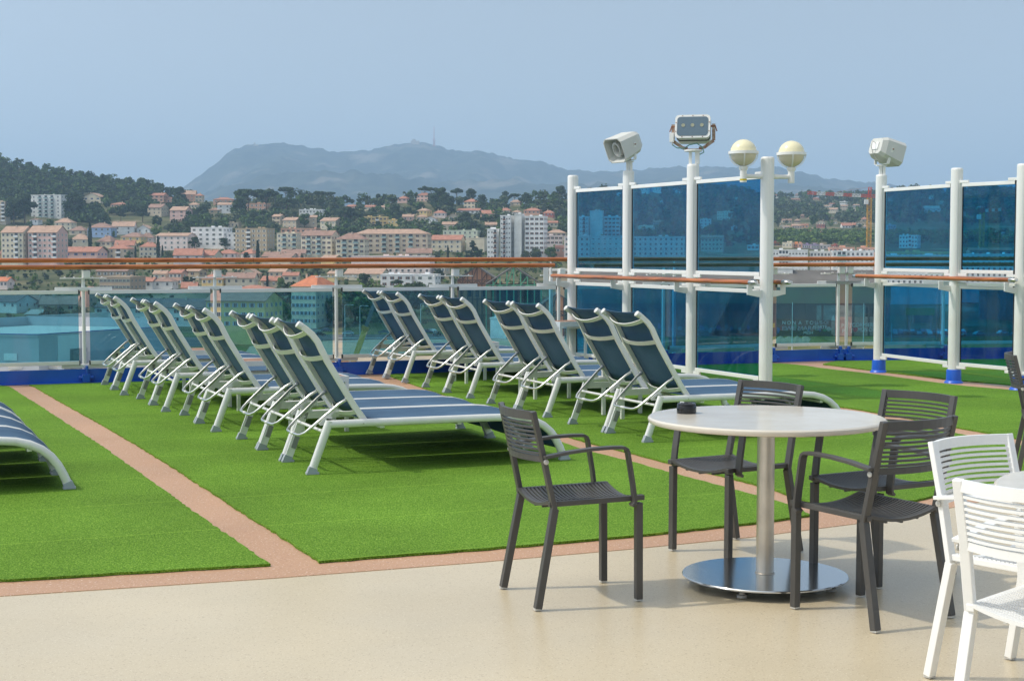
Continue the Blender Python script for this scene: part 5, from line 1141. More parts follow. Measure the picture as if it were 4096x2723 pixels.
 (B_, 1110, 1200, 605, 645, 'hip', 16, 'beige', 'tn', 1, 2, 'beige cottage below the ochre villa', {}),
 (B_, 1177, 1272, 620, 660, 'gablef', 18, 'white', 'tn', 1, 2, 'white gabled cottage below the ochre villa', dict(rot=0)),
 (B_, 1005, 1092, 605, 640, 'gable', 18, 'pink', 'tn', 1, 2, 'pink cottage left of the beige one below the ochre villa', {}),
 (B_, 1365, 1440, 600, 630, 'gablef', 18, 'beige', 'tn', 1, 2, 'small beige gabled house behind the white gabled cottage', {}),
 (B_, 1468, 1590, 488, 540, 'hip', 24, 'cream', 'tc', 2, 3, 'cream villa with arcades below the skyline', {}),
 (B_, 1422, 1618, 556, 580, 'gable', 16, 'white', 'tc', 1, 5, 'long low white house with an orange roof on the slope', dict(rot=-3)),
 (B_, 1612, 1725, 580, 615, 'gable', 26, 'salmon', 'tc', 1, 3, 'salmon house at the right of the long low white house', {}),
 (B_, 1765, 1852, 555, 595, 'hip', 20, 'cream', 'tc', 2, 3, 'cream house with red roof rising behind the white tower', {}),
 (B_, 1860, 1937, 568, 600, 'hip', 14, 'white', 'tn', 1, 2, 'white cottage right behind the white tower', {}),
 (B_, 1945, 2092, 556, 605, 'hip', 22, 'salmon', 'tc', 1, 4, 'salmon house with a wide roof behind the right half of the tower', {}),
 (B_, 2100, 2192, 575, 618, 'hip', 22, 'red', 'tc', 1, 3, 'dark red house right of the white tower', {}),
 (B_, 1840, 1935, 490, 520, 'hip', 18, 'beige', 'tn', 1, 2, 'beige house high on the ridge among dark trees', {}),
 (B_, 1315, 1430, 665, 712, 'gable', 20, 'cream', 'tn', 2, 3, 'cream house above the pale green school', {}),
 (B_, 1655, 1752, 668, 705, 'gable', 20, 'beige', 'tn', 1, 2, 'beige house with a dull roof touching the left wing of the tower', {}),
 (B_, 2128, 2226, 652, 690, 'gable', 14, 'cream', 'tc', 1, 3, 'cream house with orange roof just right of the tower', {}),
 (B_, 2130, 2292, 730, 790, 'hip', 26, 'beige', 'tn', 1, 4, 'beige house with a broad hipped roof between the tower and the first post', {}),
 (B_, 2132, 2262, 755, 850, 'flat', 0, 'palepink', None, 2, 4, 'pale building with an arch right of the tower', dict(name='apartment_block', cat='building')),
 (B_, 2190, 2360, 850, 930, 'gable', 20, 'salmon', 'tc', 1, 3, 'salmon house at the foot of the trees right of the tower', {}),
 (B_, 50, 242, 890, 965, 'gable', 28, 'beige', 'br', 1, 3, 'beige gabled house in front of the left cream wing', dict(rot=12)),
 (B_, -80, 150, 928, 990, 'gable', 36, 'beige', 'br', 1, 4, 'wide brown roofed house at the handrail below the left cream wing', {}),
 (B_, 340, 492, 930, 985, 'gable', 22, 'ochre', 'tn', 1, 3, 'yellow house peeking over the handrail', {}),
 (B_, 585, 1232, 918, 1062, 'flat', 0, 'palepink', None, 3, 13, 'pale pink modern block behind the handrail, flat roof full of vents', dict(name='apartment_block', cat='building', rot=2, wk='none', depth=15)),
 (B_, 1035, 1232, 890, 930, 'gable', 36, 'cream', 'br', 1, 3, 'cream gabled house behind the pale pink modern block', dict(rot=10)),
 (B_, 1230, 1352, 1000, 1060, 'flat', 0, 'beige', None, 2, 3, 'beige block with two white windows below the handrail', dict(wk='w')),
 # below the handrails
 (A, -40, 70, 1108, 1178, 'gable', 28, 'palepink', 'og', 1, 3, 'white house with a bright orange roof at the left edge below the handrail', {}),
 (A, 752, 1056, 1082, 1215, 'flat', 0, 'dkbeige', None, 3, 8, 'big old brown stone building with a parapet and a row of shuttered windows', dict(name='old_building', cat='building', rot=-3, wk='g', depth=16)),
 (A, 750, 1010, 1030, 1090, 'gable', 30, 'dkbeige', 'br', 1, 5, 'brown roofed back part of the old stone building', dict(name='old_building', cat='building')),
 (A, 1060, 1210, 1110, 1190, 'gable', 28, 'white', 'tc', 1, 2, 'low white house with orange roof right of the old stone building', {}),
 (A, 1190, 1365, 1110, 1190, 'hip', 34, 'white', 'br', 1, 2, 'white house with a brown hipped roof between two green bushes', {}),
 (A, 1205, 1310, 1052, 1130, 'gable', 24, 'cream', 'tn', 2, 2, 'cream two storey house below the handrail with white shutters', dict(wk='w')),
 (A, 1318, 1442, 1045, 1140, 'gable', 24, 'salmon', 'tc', 2, 3, 'salmon house with a small red porch roof below the handrail', dict(wk='w')),
 (A, 1440, 1590, 1030, 1100, 'gable', 20, 'tan', 'tn', 1, 1, 'plain brown side wall house behind the salmon house', {}),
 (A, 1568, 1770, 1090, 1180, 'hip', 44, 'ochre', 'tc', 2, 4, 'pale yellow house beside the second railing post', dict(rot=-4, wk='w')),
 (A, 1772, 2002, 1085, 1180, 'gable', 40, 'cream', 'br', 2, 4, 'cream house with a brown roof right of the second railing post', dict(rot=8, wk='none')),
 (A, 1880, 2030, 1050, 1110, 'gablef', 40, 'cream', 'tn', 1, 1, 'cream gable with a round arched window behind the brown roofed house', dict(rot=0)),
 (A, 1425, 1550, 1160, 1200, 'gable', 40, 'beige', 'tc', 1, 2, 'low house with an orange roof and two thin cypresses', {}),
 (A, 2100, 2260, 1035, 1110, 'gable', 30, 'beige', 'tn', 1, 3, 'beige house left of a low cottage below the handrail', {}),
 (A, 2225, 2345, 1065, 1130, 'gable', 24, 'cream', 'tc', 1, 2, 'cream cottage below the handrail left of dark trees', {}),
 (A, 2040, 2200, 1105, 1160, 'gable', 32, 'beige', 'tc', 1, 2, 'low orange roofed house right of a broad dark cypress', {}),
 ('F', 940, 1430, 385, 500, 'hip', 45, 'salmon', 'tc', 1, 4, 'long salmon roof just above the glass rail', {}),
 ('F', 1640, 2165, 352, 930, 'hip', 140, 'cream', 'og', 5, 6, 'large grand house with a bright orange roof and two dormers', dict(name='old_building', cat='building', rot=-8, wk='l', depth=20)),
 ('F', 510, 1450, 550, 1140, 'gable', 120, 'ochre', 'br', 3, 7, 'long yellow building with pale shutters behind the glass and the second railing post', dict(name='old_building', cat='building', rot=-3, wk='l', depth=16)),
 ('E', 1195, 2900, 640, 900, 'gable', 110, 'grey', 'dk', 2, 12, 'long grey workshop with wide windows behind the glass', dict(name='workshop', cat='building', rot=0, wk='none', depth=18, ww=1.8)),
 ('E', 335, 560, 580, 690, 'gable', 100, 'cream', 'br', 2, 3, 'cream house with a balcony behind the leftmost glass', dict(wk='w')),
 ('E', 525, 1040, 595, 700, 'gable', 100, 'tan', 'br', 1, 3, 'sandy house with a long brown roof behind the leftmost glass', dict(rot=14)),
 ('E', -200, 320, 560, 720, 'gable', 90, 'grey', 'dk', 1, 3, 'grey shed behind the leftmost glass', {}),
 ('E', 325, 560, 725, 800, 'mono', 55, 'tan', 'gr', 1, 2, 'small hut with a white roof behind the leftmost glass', {}),
 ('E', 1050, 1190, 400, 640, 'flat', 0, 'salmon', None, 3, 1, 'narrow salmon house seen in the gap at the first railing post', {}),
 (B_, 400, 482, 1050, 1120, 'gable', 18, 'ochre', 'tn', 1, 2, 'small yellow house beside the third railing post', {}),
 (B_, 525, 862, 1052, 1110, 'gable', 40, 'cream', 'tn', 1, 5, 'long cream house with a tan roof behind the dark umbrella trees', {}),
 (B_, 820, 1085, 1062, 1160, 'flat', 0, 'white', None, 2, 4, 'white modern building with a long flat roof behind the trees', dict(name='apartment_block', cat='building', rot=3)),
 (B_, 1085, 1275, 1062, 1165, 'flat', 0, 'white', None, 2, 2, 'white cubic building left of the fourth railing post', dict(name='apartment_block', cat='building', rot=-5)),
 (B_, 885, 1010, 1100, 1150, 'gable', 22, 'salmon', 'tc', 1, 2, 'red roofed hut in front of the white modern building', {}),
 (B_, 2265, 2480, 762, 960, 'flat', 0, 'palepink', None, 5, 5, 'pale apartment block right behind the farthest tall post', dict(name='apartment_block', cat='building', rot=3, wk='w')),
 # behind the left wind screens
 ('H', 176, 292, 468, 690, 'flat', 0, 'white', None, 5, 3, 'white tower part with brown loggias behind the first wind screen', dict(name='tower_block', cat='building', rot=0, balc=(1,), bk='brown', wk='half', fl=2.8)),
 ('H', 292, 450, 405, 690, 'flat', 0, 'grey', None, 0, 0, 'blank tower core behind the first wind screen', dict(name='tower_block', cat='building', rot=0)),
 ('H', 450, 640, 468, 690, 'flat', 0, 'white', None, 5, 4, 'right tower part behind the first wind screen', dict(name='tower_block', cat='building', rot=0, wk='br', fl=2.8)),
 ('H', 170, 700, 680, 925, 'flat', 0, 'palepink', None, 4, 8, 'long pale apartment block behind the first wind screen', dict(name='apartment_block', cat='building', rot=0, wk='half')),
 ('H', 705, 1360, 690, 925, 'flat', 0, 'palepink', None, 4, 11, 'long pale apartment block behind the second wind screen', dict(name='apartment_block', cat='building', rot=0, wk='none')),
 ('H', 850, 955, 125, 175, 'flat', 0, 'white', None, 2, 2, 'left one of two white villas high on the hill behind the second wind screen', {}),
 ('H', 985, 1090, 125, 185, 'flat', 0, 'white', None, 2, 3, 'right one of two white villas high on the hill behind the second wind screen', {}),
 ('H', 1215, 1300, 188, 212, 'flat', 0, 'white', None, 1, 2, 'low white villa behind the second wind screen', {}),
 ('H', 570, 650, 210, 235, 'flat', 0, 'white', None, 1, 2, 'low white villa behind the first wind screen', {}),
 ('H', 1070, 1125, 295, 320, 'gablef', 14, 'white', 'tn', 1, 1, 'tiny white gabled house in the trees behind the second wind screen', dict(rot=0)),
 ('H', 820, 1010, 590, 660, 'gable', 30, 'cream', 'tn', 1, 3, 'cream gabled house behind the second wind screen', {}),
 ('H', 985, 1110, 530, 560, 'gable', 22, 'beige', 'tc', 1, 3, 'beige house above the long block behind the second wind screen', {}),
 ('H', 1515, 1650, 495, 600, 'flat', 0, 'grey', None, 4, 3, 'grey apartment block behind the third wind screen', dict(name='apartment_block', cat='building', wk='none')),
 ('H', 1690, 1870, 410, 505, 'flat', 0, 'cream', None, 4, 5, 'cream apartment block on the hill behind the third wind screen', dict(name='apartment_block', cat='building', wk='none')),
 ('H', 1860, 1945, 580, 615, 'gablef', 22, 'white', 'tn', 1, 1, 'white gabled cottage behind the third wind screen', dict(rot=0)),
 ('H', 1515, 1790, 700, 860, 'gable', 30, 'beige', 'tc', 3, 6, 'beige apartment house behind the third wind screen', dict(name='apartment_block', cat='building')),
 ('H', 2040, 2180, 782, 830, 'flat', 0, 'white', None, 1, 3, 'white low building behind the third wind screen beside the globe lamp post', {}),
 ('H', 1885, 1945, 262, 278, 'flat', 0, 'cream', None, 1, 2, 'tiny cream villa on the hill behind the third wind screen', {}),
 # between the two screen rows and behind the right row
 ('S', -30, 180, 1000, 1110, 'hip', 55, 'beige', 'tc', 2, 5, 'beige house with an orange roof at the left end of the green tree belt', {}),
 ('S', 40, 230, 1140, 1215, 'flat', 0, 'red', None, 1, 3, 'dark red rooftop house right of the globe lamp post', {}),
 ('S', 225, 495, 1145, 1260, 'flat', 0, 'cream', None, 1, 3, 'cream rooftop house right of the dark red one', {}),
 ('S', 497, 595, 1160, 1250, 'flat', 0, 'orange', None, 1, 2, 'small orange rooftop house', {}),
 ('S', 597, 680, 1165, 1265, 'flat', 0, 'salmon', None, 1, 1, 'small salmon rooftop house right of the orange one', {}),
 ('S', 680, 870, 1185, 1275, 'flat', 0, 'lilac', None, 1, 4, 'lilac rooftop house with a white awning', {}),
 ('S', 872, 1050, 1190, 1285, 'flat', 0, 'lilac', None, 1, 4, 'bluish lilac rooftop house with a pale awning, right of the other lilac one', {}),
 ('S', 1050, 1300, 1195, 1290, 'flat', 0, 'palepink', None, 1, 3, 'greyish pink rooftop house', {}),
 ('S', 1300, 1425, 1200, 1290, 'flat', 0, 'red', None, 1, 2, 'dark red rooftop house in front of the green tree belt', {}),
 ('S', -60, 840, 1310, 1700, 'flat', 0, 'white', None, 6, 12, 'white apartment block above the handrail, right of the globe lamp post', dict(name='apartment_block', cat='building', rot=0, balc=(3, 4, 5), bk='white', wk='half', depth=16, D=800)),
 ('S', 840, 1320, 1340, 1700, 'flat', 0, 'grey', None, 6, 6, 'recessed grey part of the white apartments with a terrace', dict(name='apartment_block', cat='building', rot=0, wk='none', D=805)),
 ('S', 1320, 2250, 1330, 1700, 'flat', 0, 'white', None, 6, 9, 'white apartments left of the loudspeaker post of the right row', dict(name='apartment_block', cat='building', rot=0, wk='none', D=790, balc=(1, 2), bk='glass')),
 ('S', 1240, 1840, 1255, 1330, 'flat', 0, 'salmon', None, 1, 6, 'salmon penthouse on top of the white apartments', dict(name='apartment_block', cat='building', rot=0, D=812)),
 ('S', 1840, 2320, 1260, 1345, 'flat', 0, 'salmon', None, 1, 4, 'salmon penthouse at the foot of the yellow crane', dict(name='apartment_block', cat='building', rot=-4, D=812)),
 ('S', 70, 160, 125, 160, 'gable', 22, 'white', 'tc', 1, 2, 'white house with orange roof at the top of the far hill', {}),
 ('S', 515, 605, 105, 130, 'hip', 14, 'white', 'tc', 1, 2, 'tiny white house on the far skyline', {}),
 ('S', 430, 630, 205, 225, 'gable', 14, 'salmon', 'tc', 1, 4, 'long low salmon house on the far hill', {}),
 ('S', 870, 1075, 190, 230, 'hip', 20, 'salmon', 'tc', 1, 4, 'salmon villa below the tip of the crane jib', {}),
 ('S', 1235, 1375, 310, 345, 'gable', 18, 'white', 'tc', 1, 3, 'white house with orange roof in the far cluster', {}),
 ('S', 1150, 1305, 355, 385, 'gable', 18, 'white', 'tn', 1, 3, 'low white house left in the far cluster', {}),
 ('S', 1462, 1645, 262, 330, 'flat', 0, 'white', None, 2, 4, 'white modern villa with a flat roof on the far hill', {}),
 ('S', 1490, 1665, 350, 440, 'gable', 20, 'beige', 'tn', 2, 4, 'grey beige house below the white modern villa', {}),
 ('S', 1750, 1920, 335, 390, 'gable', 18, 'steelblue', 'tn', 2, 3, 'pale blue house in the far cluster', {}),
 ('S', 1745, 1870, 405, 475, 'gablef', 24, 'cream', 'tn', 2, 3, 'cream gabled house in front of the pale blue one', dict(rot=0)),
 ('S', 1225, 1450, 425, 515, 'gable', 34, 'cream', 'tn', 2, 4, 'large cream villa in front of the far cluster', {}),
 ('S', 640, 745, 560, 610, 'gable', 24, 'salmon', 'br', 1, 2, 'house with a slanted brown roof on the wooded far slope', {}),
 ('S', 1255, 1370, 610, 645, 'gablef', 20, 'beige', 'tn', 1, 2, 'beige gable above the green tree belt', {}),
 ('S', 770, 870, 620, 650, 'hip', 16, 'cream', 'tn', 1, 2, 'small cream house above the green tree belt', {}),
 ('S', 490, 640, 660, 720, 'hip', 26, 'beige', 'tn', 1, 3, 'beige house with a dull hipped roof above the green tree belt', {}),
 ('S', 250, 455, 660, 720, 'gable', 28, 'beige', 'br', 1, 4, 'greyish house right of the lone far cypress', {}),
 ('S', 985, 1180, 700, 810, 'gablef', 40, 'cream', 'tn', 2, 3, 'cream house with a wide gable in the middle above the tree belt', dict(rot=0)),
 ('S', 970, 1175, 755, 830, 'gable', 10, 'red', 'br', 1, 3, 'brown red roof in front of the wide cream gable', {}),
 ('S', 175, 330, 765, 810, 'gablef', 24, 'cream', 'tn', 1, 2, 'cream gable left above the tree belt', dict(rot=0)),
 ('S', 290, 470, 795, 830, 'hip', 26, 'palepink', 'tn', 1, 3, 'pale pink low house left above the tree belt', {}),
 ('S', 460, 680, 775, 830, 'gable', 34, 'salmon', 'tn', 1, 4, 'salmon roofed terrace house above the tree belt', {}),
 ('S', 668, 815, 760, 830, 'gable', 20, 'orange', 'tc', 1, 2, 'bright orange house above the tree belt', {}),
 ('S', 1350, 1450, 685, 740, 'gablef', 20, 'cream', 'tn', 1, 2, 'small cream gable near the orange round sign', dict(rot=0)),
 ('S', 1540, 1740, 770, 830, 'gable', 55, 'white', 'tc', 1, 3, 'white farmhouse with a long orange roof', dict(rot=10)),
 ('S', 1740, 1840, 760, 800, 'gable', 48, 'palepink', 'tc', 1, 2, 'right half of the orange roofed farmhouse', {}),
 ('S', 1840, 1965, 715, 780, 'gablef', 24, 'cream', 'tn', 1, 3, 'cream gabled house left of the crane mast', dict(rot=0)),
 ('S', 1960, 2100, 635, 690, 'hip', 46, 'beige', 'tc', 1, 2, 'house with a red hipped roof left of the crane mast', {}),
 ('S', 1970, 2090, 780, 870, 'hip', 24, 'palepink', 'tn', 2, 2, 'pale pink house beside the crane mast', {}),
 ('S', 1890, 2080, 935, 985, 'hip', 65, 'salmon', 'tc', 1, 2, 'orange roofed house at the right of the tree belt', {}),
 ('S', 820, 940, 905, 930, 'gable', 22, 'salmon', 'tc', 1, 2, 'left salmon roof sunk in the tree belt', {}),
 ('S', 940, 1085, 925, 955, 'gable', 24, 'salmon', 'tc', 1, 2, 'right salmon roof sunk in the tree belt', {}),
 ('R', 1120, 1195, 455, 560, 'flat', 0, 'steelblue', None, 4, 3, 'pale tall block at the left inside the fourth wind screen', dict(name='apartment_block', cat='building', wk='none')),
 ('R', 1205, 1410, 548, 660, 'flat', 0, 'white', None, 4, 6, 'white stepped apartment block behind the wide right wind screen', dict(name='apartment_block', cat='building', wk='none', balc=(3,), bk='white')),
 ('R', 1430, 1600, 305, 345, 'gable', 24, 'white', 'gr', 1, 4, 'long white house with a pale roof on the hill behind the wide right wind screen', {}),
 ('R', 1565, 1640, 250, 272, 'hip', 14, 'beige', 'tn', 1, 2, 'beige villa high behind the wide right wind screen', {}),
 ('R', 1490, 1535, 200, 225, 'gable', 10, 'white', 'tn', 1, 1, 'small white villa on the ridge behind the wide right wind screen', {}),
 ('R', 1115, 1690, 700, 860, 'flat', 0, 'ochre', None, 4, 12, 'ochre terrace of flats with sloping roofs behind the wide right wind screen', dict(name='apartment_block', cat='building', rot=0, D=800, wk='none')),
 ('R', 1100, 1700, 730, 900, 'flat', 0, 'white', None, 5, 12, 'white flats at handrail height behind the wide right wind screen', dict(name='apartment_block', cat='building', rot=0, D=770, wk='none')),
 ('R', 1720, 2260, 720, 900, 'flat', 0, 'white', None, 5, 11, 'white flats at handrail height behind the rightmost wind screen', dict(name='apartment_block', cat='building', rot=0, D=780, wk='none')),
 ('R', 1860, 2250, 680, 720, 'gable', 20, 'salmon', 'tc', 1, 6, 'red roofs above the white flats at the right edge', dict(D=830)),
 ('R', 2020, 2180, 520, 570, 'flat', 0, 'grey', None, 2, 5, 'grey building behind the rightmost wind screen', {}),
 ('R', 1930, 1995, 292, 325, 'flat', 0, 'white', None, 1, 2, 'white villa on the hill behind the rightmost wind screen', {}),
 ('R', 2280, 2420, 640, 900, 'flat', 0, 'salmon', None, 6, 4, 'salmon flats at the very right edge', dict(name='apartment_block', cat='building', D=800)),
]
for t in T:
    kw = dict(t[12]); bld(*t[:11], t[11], **kw)

# ------------------------------------------------------------------ old shipyard halls
corr = bpy.data.materials.new('corrugated_sheet'); corr.use_nodes = True
def corrugate(m, c1, c2, sc):
    nt = m.node_tree; p = nt.nodes['Principled BSDF']; p.inputs['Roughness'].default_value = 0.8; tc = nt.nodes.new('ShaderNodeTexCoord')
    w = nt.nodes.new('ShaderNodeTexWave'); w.inputs['Scale'].default_value = sc; w.inputs['Distortion'].default_value = 0.2; nt.links.new(tc.outputs['Object'], w.inputs['Vector'])
    r = nt.nodes.new('ShaderNodeValToRGB'); r.color_ramp.elements[0].color = (*c1, 1); r.color_ramp.elements[1].color = (*c2, 1)
    nt.links.new(w.outputs['Fac'], r.inputs[0]); n = nt.nodes.new('ShaderNodeTexNoise'); n.inputs['Scale'].default_value = 0.15; n.inputs['Detail'].default_value = 8; nt.links.new(tc.outputs['Object'], n.inputs['Vector'])
    x = nt.nodes.new('ShaderNodeMix'); x.data_type = 'RGBA'; x.blend_type = 'MULTIPLY'; x.inputs[0].default_value = 0.5; nt.links.new(r.outputs[0], x.inputs[6]); nt.links.new(n.outputs['Color'], x.inputs[7]); nt.links.new(x.outputs[2], p.inputs['Base Color'])
corrugate(corr, (0.30, 0.22, 0.13), (0.46, 0.36, 0.22), 1.2)
slate = mat('old_grey_roof', (0.16, 0.145, 0.13), 0.9, color2=(0.11, 0.10, 0.09), noise_scale=0.12, detail=10)
brickd = mat('dark_brick_wall', (0.22, 0.12, 0.095), 0.9, color2=(0.10, 0.085, 0.085), noise_scale=0.10, detail=8)
brickm = mat('orange_brick_wall', (0.66, 0.34, 0.20), 0.9, color2=(0.54, 0.27, 0.16), noise_scale=0.3, detail=8)
greens = mat('green_steel', (0.12, 0.42, 0.24), 0.7); darkhole = mat('dark_interior', (0.03, 0.035, 0.035), 0.9)
def hall():
    D = 535; e = empty('shipyard_hall', ((2950 - CX) / FPX * D, D, GZ), 0, 'long old shipyard hall with tan sheeting above a dark brick wall full of graffiti', 'hall')
    X0 = (2330 - 2950) / FPX * D; X1 = (3560 - 2950) / FPX * D
    zc = lambda y: CAMZ + (HZ - y) * D / FPX - GZ
    z1, z2, z3 = zc(1213), zc(1138), zc(1082)
    xm = (X0 + X1) / 2; L = X1 - X0
    b = MB(); b.box((xm, 12, z1 / 2 - 0.5), (L, 24, z1 + 1)); b.build('brick_wall', brickd, e)
    b = MB(); b.box((xm, 11.9, (z1 + z2) / 2), (L + 0.4, 24.6, z2 - z1 - 0.02)); b.build('sheet_wall', corr, e)
    b = MB(); b.add([(X0, -0.6, z2 + .01), (X1, -0.6, z2 + .01), (X1 - 3, 13, z3), (X0, 13, z3), (X0, 25, z2), (X1, 25, z2)], [(0, 1, 2, 3), (3, 2, 5, 4), (0, 3, 4), (1, 5, 2)]); b.build('roof', slate, e)
    wx = lambda px: (px - 2950) / FPX * D
    for px in range(2360, 3540, 62):
        b = MB(); b.box((wx(px), -0.16, z1 / 2), (0.7, 0.3, z1 - 0.1)); b.build('pilaster', brickd, e)
    for px in list(range(2390, 3040, 62)) + [3415, 3440, 3470, 3500]:
        b = MB(); b.box((wx(px), -0.03, zc(1248)), (1.9, 0.1, 3.0)); b.build('opening', darkhole, e)
    b = MB(); b.box((wx(3365), -0.05, zc(1250)), (17, 0.12, 5.2)); b.build('pale_band', mat('pale_grey_render', (0.30, 0.30, 0.28), 0.9, noise_amt=0.3, noise_scale=0.4), e)
    b = MB(); b.box((wx(3415), -0.06, zc(1305)), (14, 0.13, 6.6)); b.box((wx(3350), -0.065, zc(1302)), (4, 0.13, 6.0)); b.build('pink_band', mat('faded_pink_render', (0.52, 0.34, 0.29), 0.9, noise_amt=0.3, noise_scale=0.5), e)
    # painted colour patches below the lettering
    R = random.Random(5); cols_ = [(0.45, 0.35, 0.08), (0.10, 0.16, 0.40), (0.42, 0.10, 0.09), (0.30, 0.30, 0.28), (0.22, 0.12, 0.30), (0.12, 0.28, 0.18), (0.50, 0.46, 0.42)]
    for i, px in enumerate(range(2620, 3330, 17)):
        b = MB(); w = R.uniform(1.0, 2.2); h = R.uniform(0.9, 2.4); z = zc(R.uniform(1300, 1326)); n = 9
        vs = [(wx(px) + w / 2 * cos(2 * pi * k / n) * R.uniform(.75, 1.1), -0.18 - 0.0035 * (i % 7), z + h / 2 * sin(2 * pi * k / n) * R.uniform(.75, 1.1)) for k in range(n)]
        b.add(vs, [tuple(range(n))]); b.build('graffiti_patch', mat('graffiti_paint_%d' % (i % 7), cols_[i % 7], 0.8), e, fix=False)
    def text(s_, px, y, h, m, wide=1.0, sp=1.0, off=0.34):
        cu = bpy.data.curves.new('lettering', 'FONT'); cu.body = s_; cu.size = h * 1.4; cu.extrude = 0.02; cu.space_character = sp; cu.offset = 0.03
        o = bpy.data.objects.new('lettering', cu); col.objects.link(o); me = bpy.data.meshes.new_from_object(o.evaluated_get(bpy.context.evaluated_depsgraph_get())) if False else None
        bpy.context.view_layer.update(); me = bpy.data.meshes.new_from_object(o); bpy.data.objects.remove(o)
        q = bpy.data.objects.new('lettering', me); col.objects.link(q); me.materials.clear(); me.materials.append(m); adopt(q, e)
        q.location = (wx(px), -off, zc(y)); q.rotation_euler = (pi / 2, 0, 0); q.scale = (wide, 1, 1); return q
    wl = mat('white_graffiti', (0.62, 0.62, 0.60), 0.8); gl = mat('grey_graffiti', (0.38, 0.38, 0.42), 0.8); rd = mat('red_graffiti', (0.55, 0.05, 0.06), 0.8)
    text('N O N  A   T O U T', 3129, 1297, 1.25, wl, 0.93, 1.0)
    text('HAN-OI', 3250, 1296, 1.25, gl, 0.9)
    text('EWE MARAZ', 3128, 1320, 1.45, gl, 1.18)
    text('ALERTE', 3250, 1313, 1.1, wl, 1.0)
    text('MESH', 3214, 1335, 1.0, wl, 1.0)
    text('J\'CORMIERS', 3400, 1306, 1.3, wl, 0.95); text("J'", 3405, 1327, 1.2, wl); text('MON CHIC', 3431, 1325, 1.3, wl, 0.8)
    text('REDNTS KANGY', 2796, 1322, 1.1, gl, 1.0); text('HAZE', 2960, 1336, 1.0, gl)
    text('P', 3366, 1309, 1.3, wl); text('P', 3369, 1330, 1.3, wl)
    b = MB(); n = 24; hx, hzz = wx(3422), zc(1318)
    vs = [(hx + 0.062 * 16 * sin(t) ** 3, -0.36, hzz + 0.062 * (13 * cos(t) - 5 * cos(2 * t) - 2 * cos(3 * t) - cos(4 * t))) for t in [2 * pi * k / n for k in range(n)]]
    b.add(vs, [tuple(range(n))]); b.build('painted_heart', rd, e, fix=False)
    b = MB(); b.add([(wx(3325), -0.37, zc(1281)), (wx(3343), -0.37, zc(1281)), (wx(3333), -0.37, zc(1258))], [(0, 1, 2)]); b.build('painted_sail', wl, e, fix=False)
hall()
# green steel frames at the broken gable, right of the hall
def truss_hall(px0, px1, yt, ye, yb, D, lab, wallm_, steelm):
    e = empty('open_steel_shed', (((px0 + px1) / 2 - CX) / FPX * D, D, GZ), 0, lab, 'shed')
    W = (px1 - px0) / FPX * D; zt_ = CAMZ + (HZ - yt) * D / FPX - GZ; ze = CAMZ + (HZ - ye) * D / FPX - GZ
    for s_, nm in ((-1, 'left'), (1, 'right')):
        b = MB(); b.add([(0, -1, zt_), (0, 26, zt_), (s_ * W / 2, 26, ze), (s_ * W / 2, -1, ze), (0, -1, zt_ + .4), (0, 26, zt_ + .4), (s_ * (W / 2 + .4), 26, ze + .3), (s_ * (W / 2 + .4), -1, ze + .3)], [(0, 1, 2, 3), (4, 5, 6, 7), (0, 3, 7, 4), (2, 3, 7, 6)]); b.build('roof_slope', slate, e)
    b = MB(); b.box((0, 25, ze / 2), (W, 0.4, ze)); b.build('back_wall', darkhole, e)
    b = MB()
    for k in range(9):
        x = -W / 2 + W * k / 8; zz = zt_ - (zt_ - ze) * abs(x) / (W / 2); b.bar((x, -0.4, 0), (x, -0.4, zz), 0.42, 0.42, up=(0, 1, 0))
        if k < 8: x2 = -W / 2 + W * (k + 1) / 8; z2_ = zt_ - (zt_ - ze) * abs(x2) / (W / 2); b.bar((x, -0.4, ze), (x2, -0.4, z2_ if k % 2 else ze), 0.34, 0.34, up=(0, 1, 0)); b.bar((x, -0.4, ze - 1.5 if k % 2 else ze), (x2, -0.4, ze if k % 2 else ze - 1.5), 0.34, 0.34, up=(0, 1, 0))
    for z in (ze, ze - 1.5, ze * 0.62, ze * 0.3): b.bar((-W / 2, -0.38, z), (W / 2, -0.38, z), 0.25, 0.25)
    b.build('steel_frame', steelm, e)
    if wallm_:
        b = MB(); b.add([(-W / 2, -0.1, 0), (W / 2, -0.1, 0), (W / 2, -0.1, ze), (0, -0.1, zt_ - .1), (-W / 2, -0.1, ze), (-W / 2, 0.2, 0), (W / 2, 0.2, 0), (W / 2, 0.2, ze), (0, 0.2, zt_ - .1), (-W / 2, 0.2, ze)], [(0, 1, 2, 3, 4), (5, 9, 8, 7, 6), (0, 4, 9, 5), (2, 1, 6, 7)]); b.build('gable_wall', wallm_, e)
        for k in range(5):
            b = MB(); b.box((-W / 2 + W * (k + .5) / 5, -0.3, ze * 0.75), (1.2, 0.1, 3.0)); b.build('opening', darkhole, e)
truss_hall(1832, 1985, 1066, 1120, 1350, 575, 'orange brick gable of the shipyard sheds, left of the green trusses', brickm, mat('rusty_frame', (0.18, 0.10, 0.07), 0.8))
truss_hall(1945, 2165, 1068, 1140, 1350, 556, 'broken open shed with green steel trusses under the grey roof', None, greens)
truss_hall(2130, 2330, 1175, 1245, 1350, 538, 'smaller orange gable with dark steel bracing behind the railing glass', brickm, mat('dark_bracing', (0.06, 0.05, 0.05), 0.8))
bld('P', 2180, 2440, 1085, 1345, 'gable', 8, 'tan', 'gr', 0, 0, 'tan sheet metal hall behind the farthest tall post', name='shipyard_hall', cat='hall', rot=0, D=560, depth=14)
e = bld('P', 3100, 3175, 1075, 1345, 'flat', 0, 'grey', None, 0, 0, 'broken glazed roof lantern above the long shipyard hall', name='roof_lantern', cat='shed', rot=0, D=545, depth=8)
